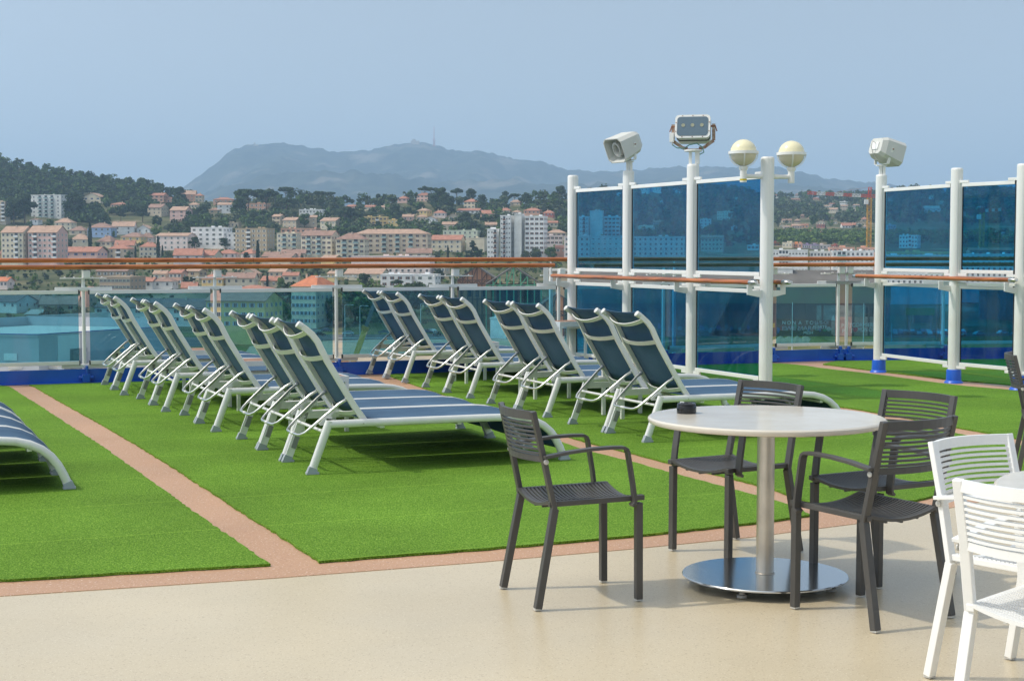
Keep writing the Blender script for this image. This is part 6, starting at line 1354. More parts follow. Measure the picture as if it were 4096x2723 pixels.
bld('P', 1955, 2030, 1275, 1352, 'flat', 0, 'white', None, 0, 0, 'white boarded wall with a red mural behind the second row of loungers', name='boarded_wall', cat='wall', rot=-14, D=520, depth=3)
# parking lot, red building and kiosk at the right
bld('Q', 1600, 2300, 215, 560, 'flat', 0, 'red', None, 4, 7, 'dark red office building at the right edge behind the glass', name='office_building', cat='building', rot=-6, wk='none', depth=18)
bld('Q', 800, 1010, 470, 600, 'flat', 0, 'red', None, 0, 0, 'low red kiosk in the grass behind the wide right wind screen', name='kiosk', cat='kiosk', rot=0, depth=5)
e = empty('yellow_sign_board', (*((lambda X_, D_: (X_, D_))((3682 - CX) / FPX * 560, 560)), GZ), 0, 'yellow sign board on the edge of the parking lot', 'sign')
b = MB(); b.box((0, 0, 7.6), (10.5, 0.3, 2.6)); b.build('board', mat('yellow_board', (0.62, 0.50, 0.04), 0.7), e)
for x in (-4, 4): b = MB(); b.box((x, 0.2, 3.2), (0.3, 0.2, 6.6)); b.build('post', cap_grey, e)

# ------------------------------------------------------------------ the big flat roofed warehouse on the quay
def warehouse():
    D = 372.0; wm = mat('pale_grey_cladding', (0.50, 0.51, 0.54), 0.7, noise_amt=0.05, noise_scale=0.2)
    f = atY(154, 1347, D); H = f.z - GZ
    e = empty('warehouse', (f.x, D, GZ), 0, 'large pale grey flat roofed warehouse behind the left railing glass', 'warehouse')
    # corner at the origin; long front wall runs right and slightly away, left wall runs left and away
    a = Vector((0, 0)); r = Vector((24, 43)); l_ = Vector((-44, 12)); bk = r + l_
    P = [a, r, bk, l_]
    b = MB(); b.prism([(v.x, v.y) for v in P], -1, H); b.build('walls', wm, e)
    b = MB(); c = (a + bk) / 2; Q = [c + (v - c) * 0.985 for v in P]; b.prism([(v.x, v.y) for v in Q], H + 0.01, H + 0.12); b.build('roof_sheet', mat('white_roof_membrane', (0.60, 0.60, 0.58), 0.7, noise_amt=0.06, noise_scale=0.1), e)
    for i in range(4):
        p0, p1 = P[i], P[(i + 1) % 4]; hh = 0.5 if i in (0, 3) else 2.6
        b = MB(); b.bar((p0.x, p0.y, H + hh / 2), (p1.x, p1.y, H + hh / 2), 0.35, hh); b.build('parapet', wm, e)
        if i in (0, 3): b = MB(); b.bar((p0.x, p0.y, H + hh + 0.08), (p1.x, p1.y, H + hh + 0.08), 0.5, 0.14); b.build('blue_trim', mat('blue_trim_paint', (0.02, 0.06, 0.38), 0.5), e)
    for k in range(6):
        q = r * (0.12 + 0.15 * k) + l_ * 0.12; b = MB(); b.box((q.x, q.y, H + 0.22), (5, 2.4, 0.2), rz=atan2(r.y, r.x)); b.build('skylight', mat('beige_skylight', (0.42, 0.40, 0.33), 0.5), e)
    n = Vector((r.y, -r.x)).normalized()
    for k, (t0, w, h, m) in enumerate(((0.20, 7.5, 9.0, white), (0.265, 6, 5.5, mat('grey_gate', (0.30, 0.32, 0.36), 0.6)), (0.42, 12, 4.5, mat('slatted_gate', (0.40, 0.42, 0.46), 0.6)), (0.60, 12, 4.5, mat('slatted_gate', (0.4, 0.42, 0.46), 0.6)))):
        q = r * t0 + n * 0.08; b = MB(); b.box((q.x, q.y, h / 2), (w, 0.16, h), rz=atan2(r.y, r.x)); b.build('gate', m, e)
    n2 = Vector((l_.y, -l_.x)).normalized(); 
    if n2.y > 0: n2 = -n2
    q = l_ * 0.17 + n2 * 0.1; b = MB(); b.box((q.x, q.y, H - 8.4 + 3.4), (3.6, 0.16, 1.7), rz=atan2(l_.y, l_.x)); b.build('white_panel', white, e)
warehouse()
# retaining wall
p0, p1 = at(-60, 1400, GZ), at(230, 1388, GZ); e = empty('retaining_wall', (0, 0, 0), 0, 'long pale retaining wall behind the warehouse at the left', 'wall')
b = MB(); b.bar(p0 + Vector((0, 40, 4)), p1 + Vector((0, 60, 4)), 0.6, 9); b.build('wall', wallm('grey'), e)

# ------------------------------------------------------------------ boats on the quay (white hulls seen under the glass)
def make_boat():
    e = empty('small_boat', (0, 0, 0)); st_ = []
    b = MB(); L = 7.0; n = 8; rings = []
    for i in range(n):
        u = i / (n - 1); w = 1.25 * (1 - max(0, u - 0.45) ** 1.7 * 2.4); w = max(w, 0.04); x = -L / 2 + L * u
        rings.append([(x, -w, 1.1 + u * .35), (x, -w * .75, 0.45 + u * .25), (x, 0, 0.1 + u * u * .5), (x, w * .75, 0.45 + u * .25), (x, w, 1.1 + u * .35)])
    vs = sum(rings, []); b.add(vs, [(i * 5 + k, (i + 1) * 5 + k, (i + 1) * 5 + k + 1, i * 5 + k + 1) for i in range(n - 1) for k in range(4)], 0, True); b.add(rings[0], [(0, 1, 2, 3, 4)])
    b.build('hull', white, e)
    b = MB(); vs = [(x, y * 0.98, z - 0.02) for q in rings for x, y, z in (q[0], q[4])]; b.add(vs, [(2 * i, 2 * i + 1, 2 * i + 3, 2 * i + 2) for i in range(n - 1)]); b.build('deck', wallm('cream'), e)
    b = MB(); b.box((0.3, 0, 1.75), (2.2, 1.5, 0.8)); b.build('cabin', white, e, bevel=0.2); b = MB(); b.box((1.0, 0, 1.85), (0.9, 1.52, 0.4)); b.build('windscreen', panem, e)
    return e
bt = make_boat(); BL = ['leftmost small white boat on the quay under the railing glass', 'second small white boat from the left on the quay', 'small white boat on the quay just left of the first railing post', 'small white boat on the quay right of the first railing post', 'small white boat on the quay behind the farthest loungers', 'rightmost small white boat on the quay behind the farthest loungers']
for i, (px, y, a) in enumerate([(95, 1492, 0.2), (205, 1490, 2.6), (290, 1486, 0.1), (400, 1484, 2.9), (560, 1482, 0.3), (640, 1480, 3.0)]):
    p = at(px, y, GZ); o = bt if i == 0 else copy_tree(bt); o.location = (p.x, p.y, GZ + 0.5); o.rotation_euler = (0, 0, a); tag(o, BL[i], 'boat', 'boats standing on the quay')

# ------------------------------------------------------------------ cars
def make_car(cm):
    e = empty('parked_car', (0, 0, 0)); b = MB()
    side = [(-2.1, 0.35), (-2.1, 0.80), (-1.95, 0.95), (-1.55, 1.0), (-1.0, 1.42), (0.35, 1.46), (1.05, 1.0), (1.85, 0.88), (2.1, 0.70), (2.12, 0.35)]
    k = len(side); vs = [(x, -0.85 + (0.12 if z > 1.1 else 0), z) for x, z in side] + [(x, 0.85 - (0.12 if z > 1.1 else 0), z) for x, z in side]
    b.add(vs, [tuple(range(k)), tuple(reversed(range(k, 2 * k)))] + [(j, j + k, (j + 1) % k + k, (j + 1) % k) for j in range(k)]); b.build('body', cm, e)
    b = MB(); g = [(-1.42, 1.02), (-0.98, 1.36), (0.30, 1.39), (0.85, 1.02)]; 
    for s_ in (-1, 1): b.add([(x, s_ * (0.86 if z < 1.1 else 0.762), z) for x, z in g], [(0, 1, 2, 3)])
    b.add([(0.42, -0.68, 1.43), (0.42, 0.68, 1.43), (1.02, 0.78, 1.05), (1.02, -0.78, 1.05)], [(0, 1, 2, 3)]); b.build('windows', panem, e, fix=False)
    for x in (-1.3, 1.35):
        for s_ in (-1, 1):
            b = MB(); b.lathe([(0.18, -0.1), (0.32, -0.1), (0.32, 0.1), (0.18, 0.1)], 14); b.v = [(x + v[0], s_ * 0.80 + v[2], 0.32 + v[1]) for v in b.v]; w_ = b.build('wheel', blackrub, e)
            b = MB(); b.lathe([(0.0001, 0.02), (0.19, 0.02)], 12); b.v = [(x + v[0], s_ * (0.80 + 0.09 + v[2] * .5), 0.32 + v[1]) for v in b.v]; b.build('rim', alu, w_)
    return e
CARC = {k: mat('car_paint_' + k, c, 0.25, coat=0.5) for k, c in dict(white=(0.75, 0.76, 0.78), grey=(0.22, 0.24, 0.26), blue=(0.08, 0.13, 0.25), silver=(0.55, 0.57, 0.58), black=(0.03, 0.03, 0.035), red=(0.40, 0.03, 0.03)).items()}
cars = {k: make_car(m) for k, m in CARC.items()}; used_c = set(); CR = random.Random(31)
def car(px, y, k, rz, label, group=None):
    p = at(px, y, GZ); o = cars[k] if k not in used_c else copy_tree(cars[k]); used_c.add(k)
    o.location = (p.x, p.y, GZ + 0.1); o.rotation_euler = (0, 0, rz); tag(o, label, 'car', group)
car(1392, 1340, 'white', pi + 0.1, 'white car on the road just right of the third railing post')
car(1535, 1336, 'grey', pi, 'grey car on the road behind the farthest pair of the second row')
car(1708, 1300 + 34, 'blue', 0.3, 'blue car behind the third pair of the second row')
car(1726, 1331, 'silver', 2.4, 'silver van like car with a yellow stripe near the blue car')
car(1748, 1343, 'black', 1.2, 'dark car half hidden by a lounger back')
car(1278, 1345, 'black', 0.4, 'dark car left of the third railing post, nearest the glass edge')
car(1262, 1330, 'silver', 0.2, 'silver car behind the dark one left of the third railing post')
car(1305, 1327, 'blue', 0.1, 'blue van left of the third railing post')
for i in range(26):
    row = i % 2; px = 3580 + (i // 2) * 22 + CR.uniform(-4, 4) ; y = 1341 if row else 1333
    car(px, y, CR.choice(['white', 'silver', 'grey', 'black', 'white', 'blue', 'red']), pi / 2 + CR.uniform(-.1, .1), 'car in the crowded parking lot seen through the wide right wind screen', 'cars in the parking lot')
for i, (px, y) in enumerate([(3915, 1272), (4010, 1268), (3840, 1275), (4070, 1270)]): car(px, y + 70, CR.choice(['white', 'silver']), 0.5, 'pale car in front of the dark red office building', 'cars by the red office building')

# ------------------------------------------------------------------ masts, lamps and cranes
def mast(px, yb, yt, lab, D=None, head=True, m=None):
    p = at(px, yb, GZ) if D is None else Vector(((px - CX) / FPX * D, D, GZ)); D = p.y; H = CAMZ + (HZ - yt) * D / FPX - GZ
    e = empty('street_lamp', p, 0, lab, 'street lamp'); b = MB(); b.tube([(0, 0, 0), (0, 0, H)], [0.16, 0.08], 8); b.build('pole', m or alu, e)
    if head: b = MB(); b.tube([(0, 0, H), (1.0, 0, H + 0.2), (2.2, 0, H + 0.1)], 0.07, 6); b.build('arm', alu, e); b = MB(); b.box((2.5, 0, H + 0.08), (1.0, 0.4, 0.2)); b.build('lamp_head', white, e)
for px, yb, yt, lab in [(1243, 1352, 1228, 'street lamp left of the third railing post'), (1380, 1348, 1220, 'street lamp just right of the third railing post'), (1440, 1345, 1224, 'street lamp behind the yellow boom'), (1683, 1340, 1215, 'street lamp behind the third pair of the second row')]: mast(px, yb, yt, lab)
for px, yb, yt, lab in [(3168, 1404, 1208, 'pale sailing mast standing before the graffiti wall'), (3453, 1400, 1212, 'second pale mast, right of the bend in the railing'), (3566, 1372, 1290, 'thin post in the grass behind the wide right wind screen')]: mast(px, yb, yt, lab, head=False)
def lattice(b, p0, p1, w, n, th=0.1):
    p0, p1 = Vector(p0), Vector(p1); t = (p1 - p0).normalized(); a = t.cross(Vector((0, 1, 0.01))).normalized(); c = t.cross(a).normalized()
    cs = [a * w / 2 + c * w / 2, -a * w / 2 + c * w / 2, -a * w / 2 - c * w / 2, a * w / 2 - c * w / 2]
    for q in cs: b.bar(p0 + q, p1 + q, th * 1.6, th * 1.6, up=c)
    for i in range(n):
        u0 = p0.lerp(p1, i / n); u1 = p0.lerp(p1, (i + 1) / n)
        for k in range(4): q, r_ = cs[k], cs[(k + 1) % 4]; b.bar(u0 + (q if i % 2 else r_), u1 + (r_ if i % 2 else q), th, th, up=t.cross(q)); b.bar(u0 + q, u0 + r_, th, th, up=t)
ycr = mat('crane_yellow', (0.66, 0.34, 0.03), 0.6); rcr = mat('crane_red', (0.60, 0.10, 0.07), 0.6); wcr = mat('crane_white', (0.75, 0.75, 0.73), 0.6)
def crane(px, yb, yj, yt, px0, px1, D, lab, mm_=None, yj0=None):
    X = (px - CX) / FPX * D; zj = CAMZ + (HZ - yj) * D / FPX; zt_ = CAMZ + (HZ - yt) * D / FPX; zb = ter_z(X, D)
    e = empty('tower_crane', (X, D, zb), 0, lab, 'crane'); h = zj - zb
    b = MB(); lattice(b, (0, 0, -1), (0, 0, h), 2.2, 28, 0.14); b.build('mast', ycr, e)
    b = MB(); lattice(b, (0, 0, h + 0.2), (0.3, 0, zt_ - zb), 1.4, 5, 0.12); b.build('apex', rcr, e)
    xa = (px0 - px) / FPX * D; xb = (px1 - px) / FPX * D; dzj = 0 if yj0 is None else (yj - yj0) * D / FPX
    N = 7
    for i in range(N):
        u0, u1 = i / N, (i + 1) / N; b = MB(); lattice(b, (xa * u0, 0, h + 1.0 + dzj * u0), (xa * u1, 0, h + 1.0 + dzj * u1), 1.5, 5, 0.12); b.build('jib_section', wcr if i % 2 else rcr, e)
    b = MB(); lattice(b, (0, 0, h + 1), (xb, 0, h + 1), 1.5, 5, 0.12); b.build('counter_jib', rcr, e)
    b = MB(); b.bar((0.3, 0, zt_ - zb), (xa * 0.6, 0, h + 1.8 + dzj * .6), 0.08, 0.08); b.bar((0.3, 0, zt_ - zb), (xb * .9, 0, h + 1.8), 0.08, 0.08); b.build('stay_cable', rcr, e)
    b = MB(); b.box((-1.8, -0.5, h - 2.2), (2.0, 2.0, 2.6)); b.build('cab', wcr, e); b = MB(); b.box((xb * 0.9, 0, h - 0.6), (2.4, 1.4, 2.6)); b.build('counterweight', mat('concrete_block', (0.4, 0.39, 0.37), 0.8), e)
crane(3472, 1000, 793, 750, 3225, 3565, 850, 'yellow tower crane with a red and white jib between the two wind screen rows', yj0=780)
crane(3922, 1010, 852, 826, 4010, 3840, 850, 'second tower crane seen through the rightmost wind screens', yj0=845)
# yellow telescopic boom standing on the gravel
D = 380; p0 = atY(1398, 1493, D); p1 = atY(1462, 1312, D); p2 = atY(1500, 1205, D + 3)
e = empty('telescopic_boom', (p0.x, D, GZ), 0, 'yellow telescopic crane boom rising behind the third railing post', 'crane boom')
o0 = Vector((p0.x, D, GZ)); q0 = (p0 - o0) * 1.0; base_ = q0 + (q0 - (p1 - o0)) * 0.45
b = MB(); b.bar(base_, p1 - o0, 1.3, 1.3, up=(0, 1, 0)); b.build('outer_boom', mat('faded_yellow_paint', (0.62, 0.45, 0.10), 0.7, noise_amt=0.15, noise_scale=0.6), e)
b = MB(); b.bar(p1 - o0, p2 - o0, 0.9, 0.9, up=(0, 1, 0)); b.build('inner_boom', mat('dark_boom', (0.09, 0.11, 0.12), 0.7), e)
b = MB(); b.box(p1 - o0, (2.0, 1.7, 0.9), mat=(p1 - p0).to_track_quat('Z', 'Y').to_matrix()); b.build('collar', mat('ochre_collar', (0.45, 0.28, 0.08), 0.7), e)
b = MB(); b.box((base_.x - 1, 1.5, 1.6), (5, 2.5, 3.2)); b.build('carrier', ycr, e)
# antenna mast and chapel on the mountain
X = (1740 - CX) / FPX * 9000; zb = CAMZ + (HZ - 590) * 9000 / FPX; e = empty('antenna_mast', (X, 8950, zb), 0, 'thin antenna mast on top of the mountain', 'mast')
b = MB(); lattice(b, (0, 0, -14), (0, 0, 40), 10, 4, 1.5); b.tube([(0, 0, 40), (0, 0, 112)], [2.2, 0.9], 6); b.build('lattice', rcr, e)
X = (1666 - CX) / FPX * 9000; zb = CAMZ + (HZ - 578) * 9000 / FPX; e = empty('hilltop_fort', (X, 8940, zb), 0, 'small pale fort on the mountain summit left of the antenna', 'building')
b = MB(); b.box((0, 0, 0), (48, 28, 22)); b.box((-8, 0, 14), (18, 20, 10)); b.build('walls', wallm('beige'), e); b = MB(); b.box((-8, 0, 20), (20, 21, 2)); b.build('roof', roofm('tn'), e)
X = (1031 - CX) / FPX * 9000; zb = CAMZ + (HZ - 586) * 9000 / FPX; e = empty('hilltop_ruin', (X, 8940, zb), 0, 'tiny tower on the left shoulder of the mountain', 'building')
b = MB(); b.box((0, 0, 3), (8, 8, 22)); b.build('tower', wallm('beige'), e); b = MB(); b.box((12, 0, -2), (16, 8, 10)); b.build('walls', wallm('beige'), e)
# spoil heaps before the graffiti wall
hm_ = mat('spoil_earth', (0.36, 0.31, 0.22), 0.95, noise_amt=0.3, noise_scale=0.4)
for i, (px, lab) in enumerate([(3122, 'leftmost heap of pale earth before the graffiti wall'), (3155, 'second heap of pale earth before the graffiti wall'), (3188, 'third heap of pale earth before the graffiti wall'), (3222, 'fourth heap of pale earth before the graffiti wall'), (3270, 'broad overgrown heap of earth right of the pale heaps')]):
    p = at(px, 1372, GZ); e = empty('earth_heap', p, 0, lab, 'heap', 'heaps of earth before the graffiti wall'); b = MB(); R = random.Random(i)
    b.lathe([((3.4 if i < 4 else 5) * q, 2.3 * (1 - q) ** 0.8) for q in (1, 0.85, 0.65, 0.4, 0.2, 0.01)], 18); b.v = [(x + noise.noise(Vector((x, y, i))) * .4, y, z + noise.noise(Vector((x, y, z + i))) * .35) for x, y, z in b.v]; b.build('earth', hm_ if i < 4 else flatm, e)

# ------------------------------------------------------------------ trees one can point at
g = 'tree'
for t in [
 (A, 245, 640, 700, 'round', None), (A, 205, 440, 660, 'pine', 'dark tree crowding the left side of the grey block', None), (A, 120, 470, 670, 'pine', 'dark pine between the beige and the grey block', None), (A, 590, 430, 640, 'pine', 'dark tree right of the grey block', None),
 (A, 400, 622, 690, 'round', 'round green tree in front of the grey block', None),
 (A, 715, 665, 850, 'cypress', 'broad dark cypress in front of the blue house', None), (A, 1248, 770, 940, 'cypress', 'tall slim cypress left of its shorter twin above the handrail', None), (A, 1282, 835, 940, 'cypress', 'shorter cypress right of the tall slim one', None),
 (A, 1070, 840, 940, 'cypress', 'cypress right of the orange roofed beige house', None), (A, 2030, 805, 985, 'cypress', 'tall slim cypress in front of the sandy block', None), (A, 2103, 1050, 1160, 'cypress', 'broad dark cypress above the glass right of the second railing post', None),
 (A, 1860, 1085, 1150, 'cypress', 'little cypress before the cream house with a brown roof', None), (A, 1508, 1090, 1170, 'cypress', 'left one of two pencil cypresses over the low orange roof', None), (A, 1555, 1110, 1170, 'cypress', 'right one of two pencil cypresses over the low orange roof', None),
 (A, 1535, 768, 880, 'pine', 'round dark pine in front of the white apartment block', None), (A, 1775, 768, 870, 'pine', 'wide flat dark pine in front of the lower white wing', None), (A, 545, 760, 860, 'round', 'bushy tree at the right end of the pink block', None),
 (A, 895, 715, 770, 'light', 'small green tree below the white gabled house', None), (A, 1090, 692, 740, 'round', 'small tree between the two white gabled houses', None), (A, 1240, 660, 760, 'light', 'light green tree above the pale pink three storey building', None), (A, 1340, 650, 740, 'round', 'dark green tree above the pale pink three storey building', None),
 (A, 525, 880, 945, 'round', 'green bushes at the foot of the pink block', None), (A, 820, 845, 945, 'pine', 'dark conifer between the pink house and the orange roofed one', None), (A, 1020, 875, 945, 'round', 'round tree right of the orange roofed beige house', None), (A, 770, 805, 860, 'round', 'small tree right of the broad dark cypress', None),
 (A, 1945, 880, 960, 'pine', 'dark pine behind the handrail left of the tall slim cypress', None), (A, 1600, 520, 660, 'pine', 'broad dark tree right of the deep pink house', None), (A, 1890, 470, 620, 'pine', 'dark pine beside the small white house', None), (A, 1520, 590, 700, 'round', 'olive coloured tree below the deep pink house', None),
 (A, 1640, 575, 690, 'round', 'pale green tree above the white apartment block', None), (A, 2040, 600, 700, 'round', 'broad tree above the sandy block', None), (A, 2140, 630, 720, 'round', 'round tree left of the wide beige house', None), (A, 2100, 380, 600, 'umbrella', 'tall pine with a bare trunk on the shoulder, left of another', None),
 (A, 1960, 380, 590, 'umbrella', 'leftmost tall pine with a bare trunk on the shoulder', None), (A, 2260, 450, 620, 'umbrella', 'tall pine at the right of the salmon terraced building', None), (A, 1430, 370, 500, 'pine', 'dark tree beside the tall salmon house', None), (A, 1240, 600, 700, 'pine', 'dark tree left of the deep pink house', None),
 (A, 1130, 510, 650, 'pine', 'big dark pine in the middle of the wooded slope', None), (A, 960, 530, 640, 'pine', 'dark pine left of the big one on the wooded slope', None), (A, 780, 540, 650, 'pine', 'broad dark pine below the cream gabled house', None), (A, 1190, 400, 490, 'pine', 'pine left of the arcaded salmon house', None),
 (A, 95, 1050, 1110, 'round', 'green tree left of others below the handrail at the left', None), (A, 280, 1052, 1125, 'light', 'tree in the garden below the handrail at the left', None), (A, 240, 1100, 1140, 'light', 'light green bush in the garden at the left', None), (A, 320, 1098, 1140, 'round', 'dark round bush in the garden at the left', None),
 (A, 1130, 1115, 1175, 'round', 'spreading tree in front of the white houses below the handrail', None), (A, 1465, 1068, 1145, 'pine', 'dark tree left of the second railing post', None), (A, 1515, 1075, 1145, 'pine', 'second dark tree left of the second railing post', None), (A, 2210, 1080, 1175, 'light', 'light green tree left of the grand orange roof', None), (A, 2060, 1020, 1090, 'round', 'dark tree behind the cream gable below the handrail', None),
 (B_, 550, 525, 710, 'umbrella', 'huge umbrella pine above the long cream apartments', None), (B_, 430, 640, 710, 'light', 'bright tree in front of the cream house, above the long apartments', None), (B_, 235, 580, 690, 'round', 'tree in front of the beige house right of the hill pines', None), (B_, 345, 565, 640, 'round', 'tree right of the long white school', None),
 (B_, 635, 560, 710, 'umbrella', 'umbrella pine right next to the huge one', None), (B_, 715, 615, 700, 'round', 'olive tree left of the ochre flat roofed building', None), (B_, 1000, 615, 700, 'round', 'broad tree right of the ochre flat roofed building', None), (B_, 820, 520, 605, 'round', 'round tree above the ochre flat roofed building', None), (B_, 945, 505, 630, 'pine', 'broad dark tree right above the ochre flat roofed building', None),
 (B_, 1180, 365, 470, 'umbrella', 'skyline pine beside the pink villa', None), (B_, 1230, 370, 480, 'umbrella', 'second skyline pine right of the pink villa', None), (B_, 1300, 390, 560, 'pine', 'big dark tree below the second skyline pine', None), (B_, 1430, 382, 500, 'umbrella', 'flat topped skyline pine in the middle', None), (B_, 1540, 395, 500, 'pine', 'dark skyline tree above the arcaded cream villa', None),
 (B_, 1350, 430, 590, 'pine', 'very dark broad tree left of the arcaded cream villa', None), (B_, 1620, 430, 540, 'pine', 'dark tree right of the arcaded cream villa', None), (B_, 1815, 412, 500, 'pine', 'pointed skyline conifer above the tower', None), (B_, 1885, 418, 500, 'umbrella', 'small umbrella pine on the skyline above the tower', None), (B_, 1970, 422, 520, 'pine', 'round skyline pine above the right half of the tower', None),
 (B_, 360, 400, 500, 'umbrella', 'umbrella pine left of another on the skyline notch', None), (B_, 437, 405, 500, 'umbrella', 'umbrella pine right of another on the skyline notch', None), (B_, 90, 365, 500, 'umbrella', 'tall umbrella pine on the shoulder below the mountain', None), (B_, 855, 435, 530, 'cypress', 'lone cypress on the slope under the mountain', None), (B_, 755, 480, 545, 'cypress', 'small dark cypress between the two small cream houses', None),
 (B_, 920, 432, 490, 'pine', 'dark pine left of the salmon pink house on the skyline', None), (B_, 820, 425, 500, 'pine', 'skyline pine left of the lone cypress', None), (B_, 1500, 575, 720, 'pine', 'dark tree mass above the pale green school', None), (B_, 1660, 598, 690, 'umbrella', 'flat umbrella pine left of the tower', None), (B_, 1255, 640, 720, 'round', 'tree right of the white gabled cottage', None),
 (B_, 1360, 835, 945, 'cypress', 'broad dark cypress left of the cedar', None), (B_, 1550, 798, 945, 'cedar', 'layered cedar left of the tower foot', None), (B_, 1450, 880, 950, 'round', 'low dark tree between cypress and cedar', None), (B_, 1610, 870, 945, 'pine', 'dark pine at the left foot of the tower', None), (B_, 1280, 868, 940, 'round', 'green tree left of the broad dark cypress', None),
 (B_, 2050, 840, 950, 'round', 'olive green tree in front of the right half of the tower', None), (B_, 1970, 865, 950, 'round', 'left olive green tree in front of the tower', None), (B_, 2175, 840, 950, 'round', 'dark olive tree right of the tower foot', None), (B_, 2137, 755, 840, 'cypress', 'left one of two cypresses right of the tower', None), (B_, 2172, 765, 840, 'cypress', 'right one of two cypresses right of the tower', None),
 (B_, 2240, 375, 520, 'pine', 'large tree on the skyline left of the first tall post', None), (B_, 215, 915, 1050, 'cypress', 'wide dark cypress crossing behind the handrails', None), (B_, 345, 1050, 1160, 'light', 'green tree right of the grand orange roof', None), (B_, 300, 1010, 1110, 'round', 'green tree behind the grand orange roof', None),
 (B_, 700, 1045, 1180, 'pine', 'large dark round tree right of the third railing post', None), (B_, 960, 1092, 1200, 'umbrella', 'wide flat umbrella pine above the loungers', None), (B_, 1310, 1048, 1110, 'round', 'small green tree left of the fourth railing post', None), (B_, 40, 1085, 1160, 'light', 'light tree at the left of the grand orange roof', None),
 ('S', 160, 620, 790, 'cypress', 'lone slim cypress on the far slope right of the globe lamp post', None), ('S', 1925, 740, 850, 'pine', 'dark tree beside the cream gabled house left of the crane', None), ('S', 1800, 760, 850, 'pine', 'round dark tree in front of the farmhouse', None), ('S', 1900, 60, 170, 'pine', 'tree on the far skyline above the crane jib', None), ('S', 1740, 85, 170, 'pine', 'smaller tree on the far skyline above the crane jib', None),
 ('S', 850, 800, 880, 'round', 'broad dark tree between orange house and tree belt', None), ('S', 960, 800, 880, 'round', 'second broad dark tree above the tree belt', None), ('S', 1650, 490, 690, 'pine', 'wide dark tree on the far slope left of the crane', None), ('S', 1780, 500, 690, 'pine', 'second wide dark tree on the far slope left of the crane', None), ('S', 1400, 560, 640, 'round', 'green tree on the far slope in the middle', None),
 ('S', 340, 640, 740, 'round', 'green tree right of the far cypress', None), ('S', 600, 560, 640, 'pine', 'dark tree left of the slanted brown roof', None), ('S', 1300, 640, 800, 'light', 'bright tree right of the wide cream gable', None), ('S', 1180, 760, 850, 'cypress', 'thin cypress at the right of the wide cream gable', None),
 ('E', 790, 610, 900, 'round', 'big dark tree mass behind the leftmost glass', None), ('E', 1100, 610, 890, 'round', 'dark tree behind the first railing post', None), ('E', 640, 640, 900, 'pine', 'left part of the dark trees behind the leftmost glass', None), ('E', 1390, 790, 880, 'cypress', 'small dark conifer on the warehouse roof line', None),
 ('F', 1650, 560, 860, 'light', 'tree behind the glass between the yellow and the grand house', None), ('F', 1850, 520, 850, 'round', 'dark tree in front of the grand house', None), ('F', 2230, 560, 880, 'round', 'tree right of the grand house behind the glass', None),
 ]:
    if len(t) == 6: t = (t[0], t[1], t[2], t[3], t[4], 'small round tree beside the little white house', None)
    tree(*t)
# trees known only as part of a group
def clear(X, D, m=0, front=4):
    for bx, bd, hw, dp in BOXES:
        if -front < D - bd < dp + 4 and abs(X * bd / D - bx) < hw + m: return False
    return True
SR = random.Random(123)
def scatter(n, px0, px1, D0, D1, kinds, h0, h1, label, group, wide=1.0, FR_=30):
    k = 0; tries = 0
    while k < n and tries < n * 30:
        tries += 1; D = sqrt(SR.uniform(D0 * D0, D1 * D1)); px = SR.uniform(px0, px1); X = (px - CX) / FPX * D
        if D > lerp_tab(RIDGED, px) + 20 or not clear(X, D, 2, FR_): continue
        plant(SR.choice(kinds), X, D, SR.uniform(h0, h1), label, group, wide=wide); k += 1
scatter(40, -60, 2300, 640, 960, ['round', 'light', 'pine', 'bush', 'bush'], 3.0, 6.5, 'garden tree or bush between the old town houses', 'garden trees between the old town houses')
scatter(46, 700, 2330, 1000, 1300, ['round', 'pine', 'pine', 'umbrella'], 7, 11, 'dark tree on the upper slope between the villas', 'trees between the villas on the upper slope', FR_=75)
for i, px in enumerate([1345, 1385, 1420, 1470, 1515, 1560, 1610, 1660, 1700, 1760, 1800, 1170, 1215, 1330, 1440, 1580]):
    D = 585 + (i * 37) % 60; plant(['round', 'round', 'light', 'pine'][i % 4], (px - CX) / FPX * D, D, 10 + (i * 7) % 5, 'street tree along the road behind the railing glass', 'street trees along the road')
# masses
def forest(name, label, region, n, h0, h1, m, seed, nl=70, leaf=0.9, clumps=7, front=60):
    R = random.Random(seed); b = MB(); k = 0; tries = 0
    while k < n and tries < n * 12:
        tries += 1; X, D = region(R)
        if X is None or not clear(X, D, 0, front): continue
        z = ter_z(X, D); h = R.uniform(h0, h1); k += 1; mi = R.randrange(len(m))
        for _ in range(clumps):
            a = R.uniform(0, 2 * pi); r = h * 0.32 * sqrt(R.random()); c = (X + r * cos(a), D + r * sin(a), z + h * R.uniform(0.35, 0.85)); s0 = len(b.f)
            leaves(b, c, (h * .2, h * .2, h * .17), nl // clumps, leaf, R); 
            for q in range(s0, len(b.f)): b.m[q] = mi
    o = b.build(name, m, fix=False); tag(o, label, 'trees', None, 'stuff'); return o
def reg(px0, px1, D0, D1, cond=None):
    def f(R):
        px = R.uniform(px0, px1); D = sqrt(R.uniform(D0 * D0, D1 * D1))
        if D > lerp_tab(RIDGED, px) + 15 or (cond and not cond(px, D)): return None, None
        return (px - CX) / FPX * D, D
    return f
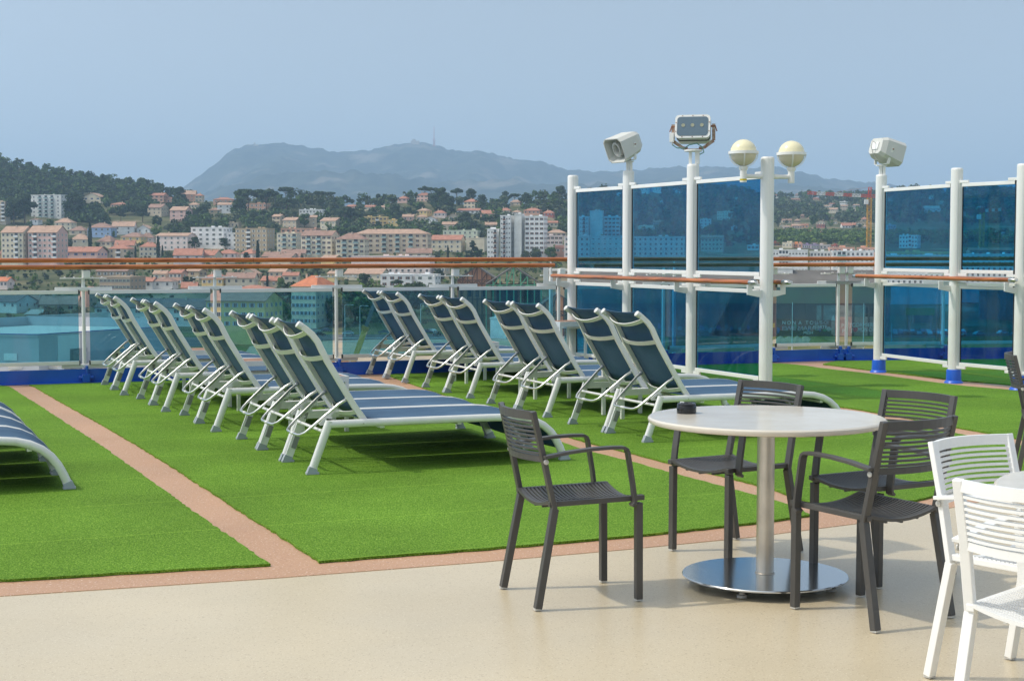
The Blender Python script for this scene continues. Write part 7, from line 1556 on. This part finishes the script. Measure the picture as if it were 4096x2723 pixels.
forest('hill_forest', 'dense dark pine forest covering the hill at the left', reg(-800, 760, 1010, 1500, lambda px, D: ter_y(px, D) < 905 - (px > 430) * 40), 2300, 6, 10, [L_PINE, L_PINE, L_BROAD], 1, nl=84)
forest('slope_forest', 'dark wooded slope between the villas in the middle', reg(700, 2400, 1040, 1330), 750, 6, 10.5, [L_PINE, L_BROAD, L_OLIVE], 2, nl=84)
forest('far_forest', 'hazy wooded slope of the far hill at the right', reg(2250, 4400, 1500, 2300), 2300, 7, 12, [L_PINE, L_BROAD, L_OLIVE], 3, nl=42, leaf=1.5, clumps=5, front=170)
forest('screen_forest', 'wooded slope behind the blue wind screens', reg(2300, 3080, 960, 1500, lambda px, D: ter_y(px, D) < 1000), 300, 6, 9, [L_PINE, L_BROAD], 6, nl=84)
forest('tree_belt', 'bright green belt of plane trees below the far hill', reg(3060, 4300, 1125, 1310, None), 520, 6.5, 8.5, [L_LIGHT, L_BROAD], 4, nl=110, leaf=0.7, front=5)
forest('scrub', 'low green scrub and gardens between the old houses', reg(-150, 2400, 585, 1010), 2000, 1.2, 3.2, [L_BROAD, L_OLIVE, L_LIGHT], 5, nl=30, leaf=0.5, clumps=3, front=14)
# ------------------------------------------------------------------ the hazy air
hb = MB(); hb.box((0, 4550, 330), (19000, 9300, 800 - 6)); 
hz = hb.build('haze', [], None)
lo = -64.0; hi = 640.0
for v in hz.data.vertices:
    v.co.z = lo if v.co.z < 300 else hi
    v.co.y = -100 if v.co.y < 1000 else 12450
tag(hz, 'pale blue summer haze that fades the town and the mountains', None, None, 'stuff')
hm = bpy.data.materials.new('haze_air'); hm.use_nodes = True; nt = hm.node_tree; nt.nodes.clear()
ho = nt.nodes.new('ShaderNodeOutputMaterial'); pv = nt.nodes.new('ShaderNodeVolumePrincipled')
pv.inputs['Color'].default_value = (0.50, 0.72, 1.0, 1); pv.inputs['Density'].default_value = 1.4e-4; pv.inputs['Anisotropy'].default_value = 0.0
nt.links.new(pv.outputs[0], ho.inputs['Volume']); hz.data.materials.append(hm)
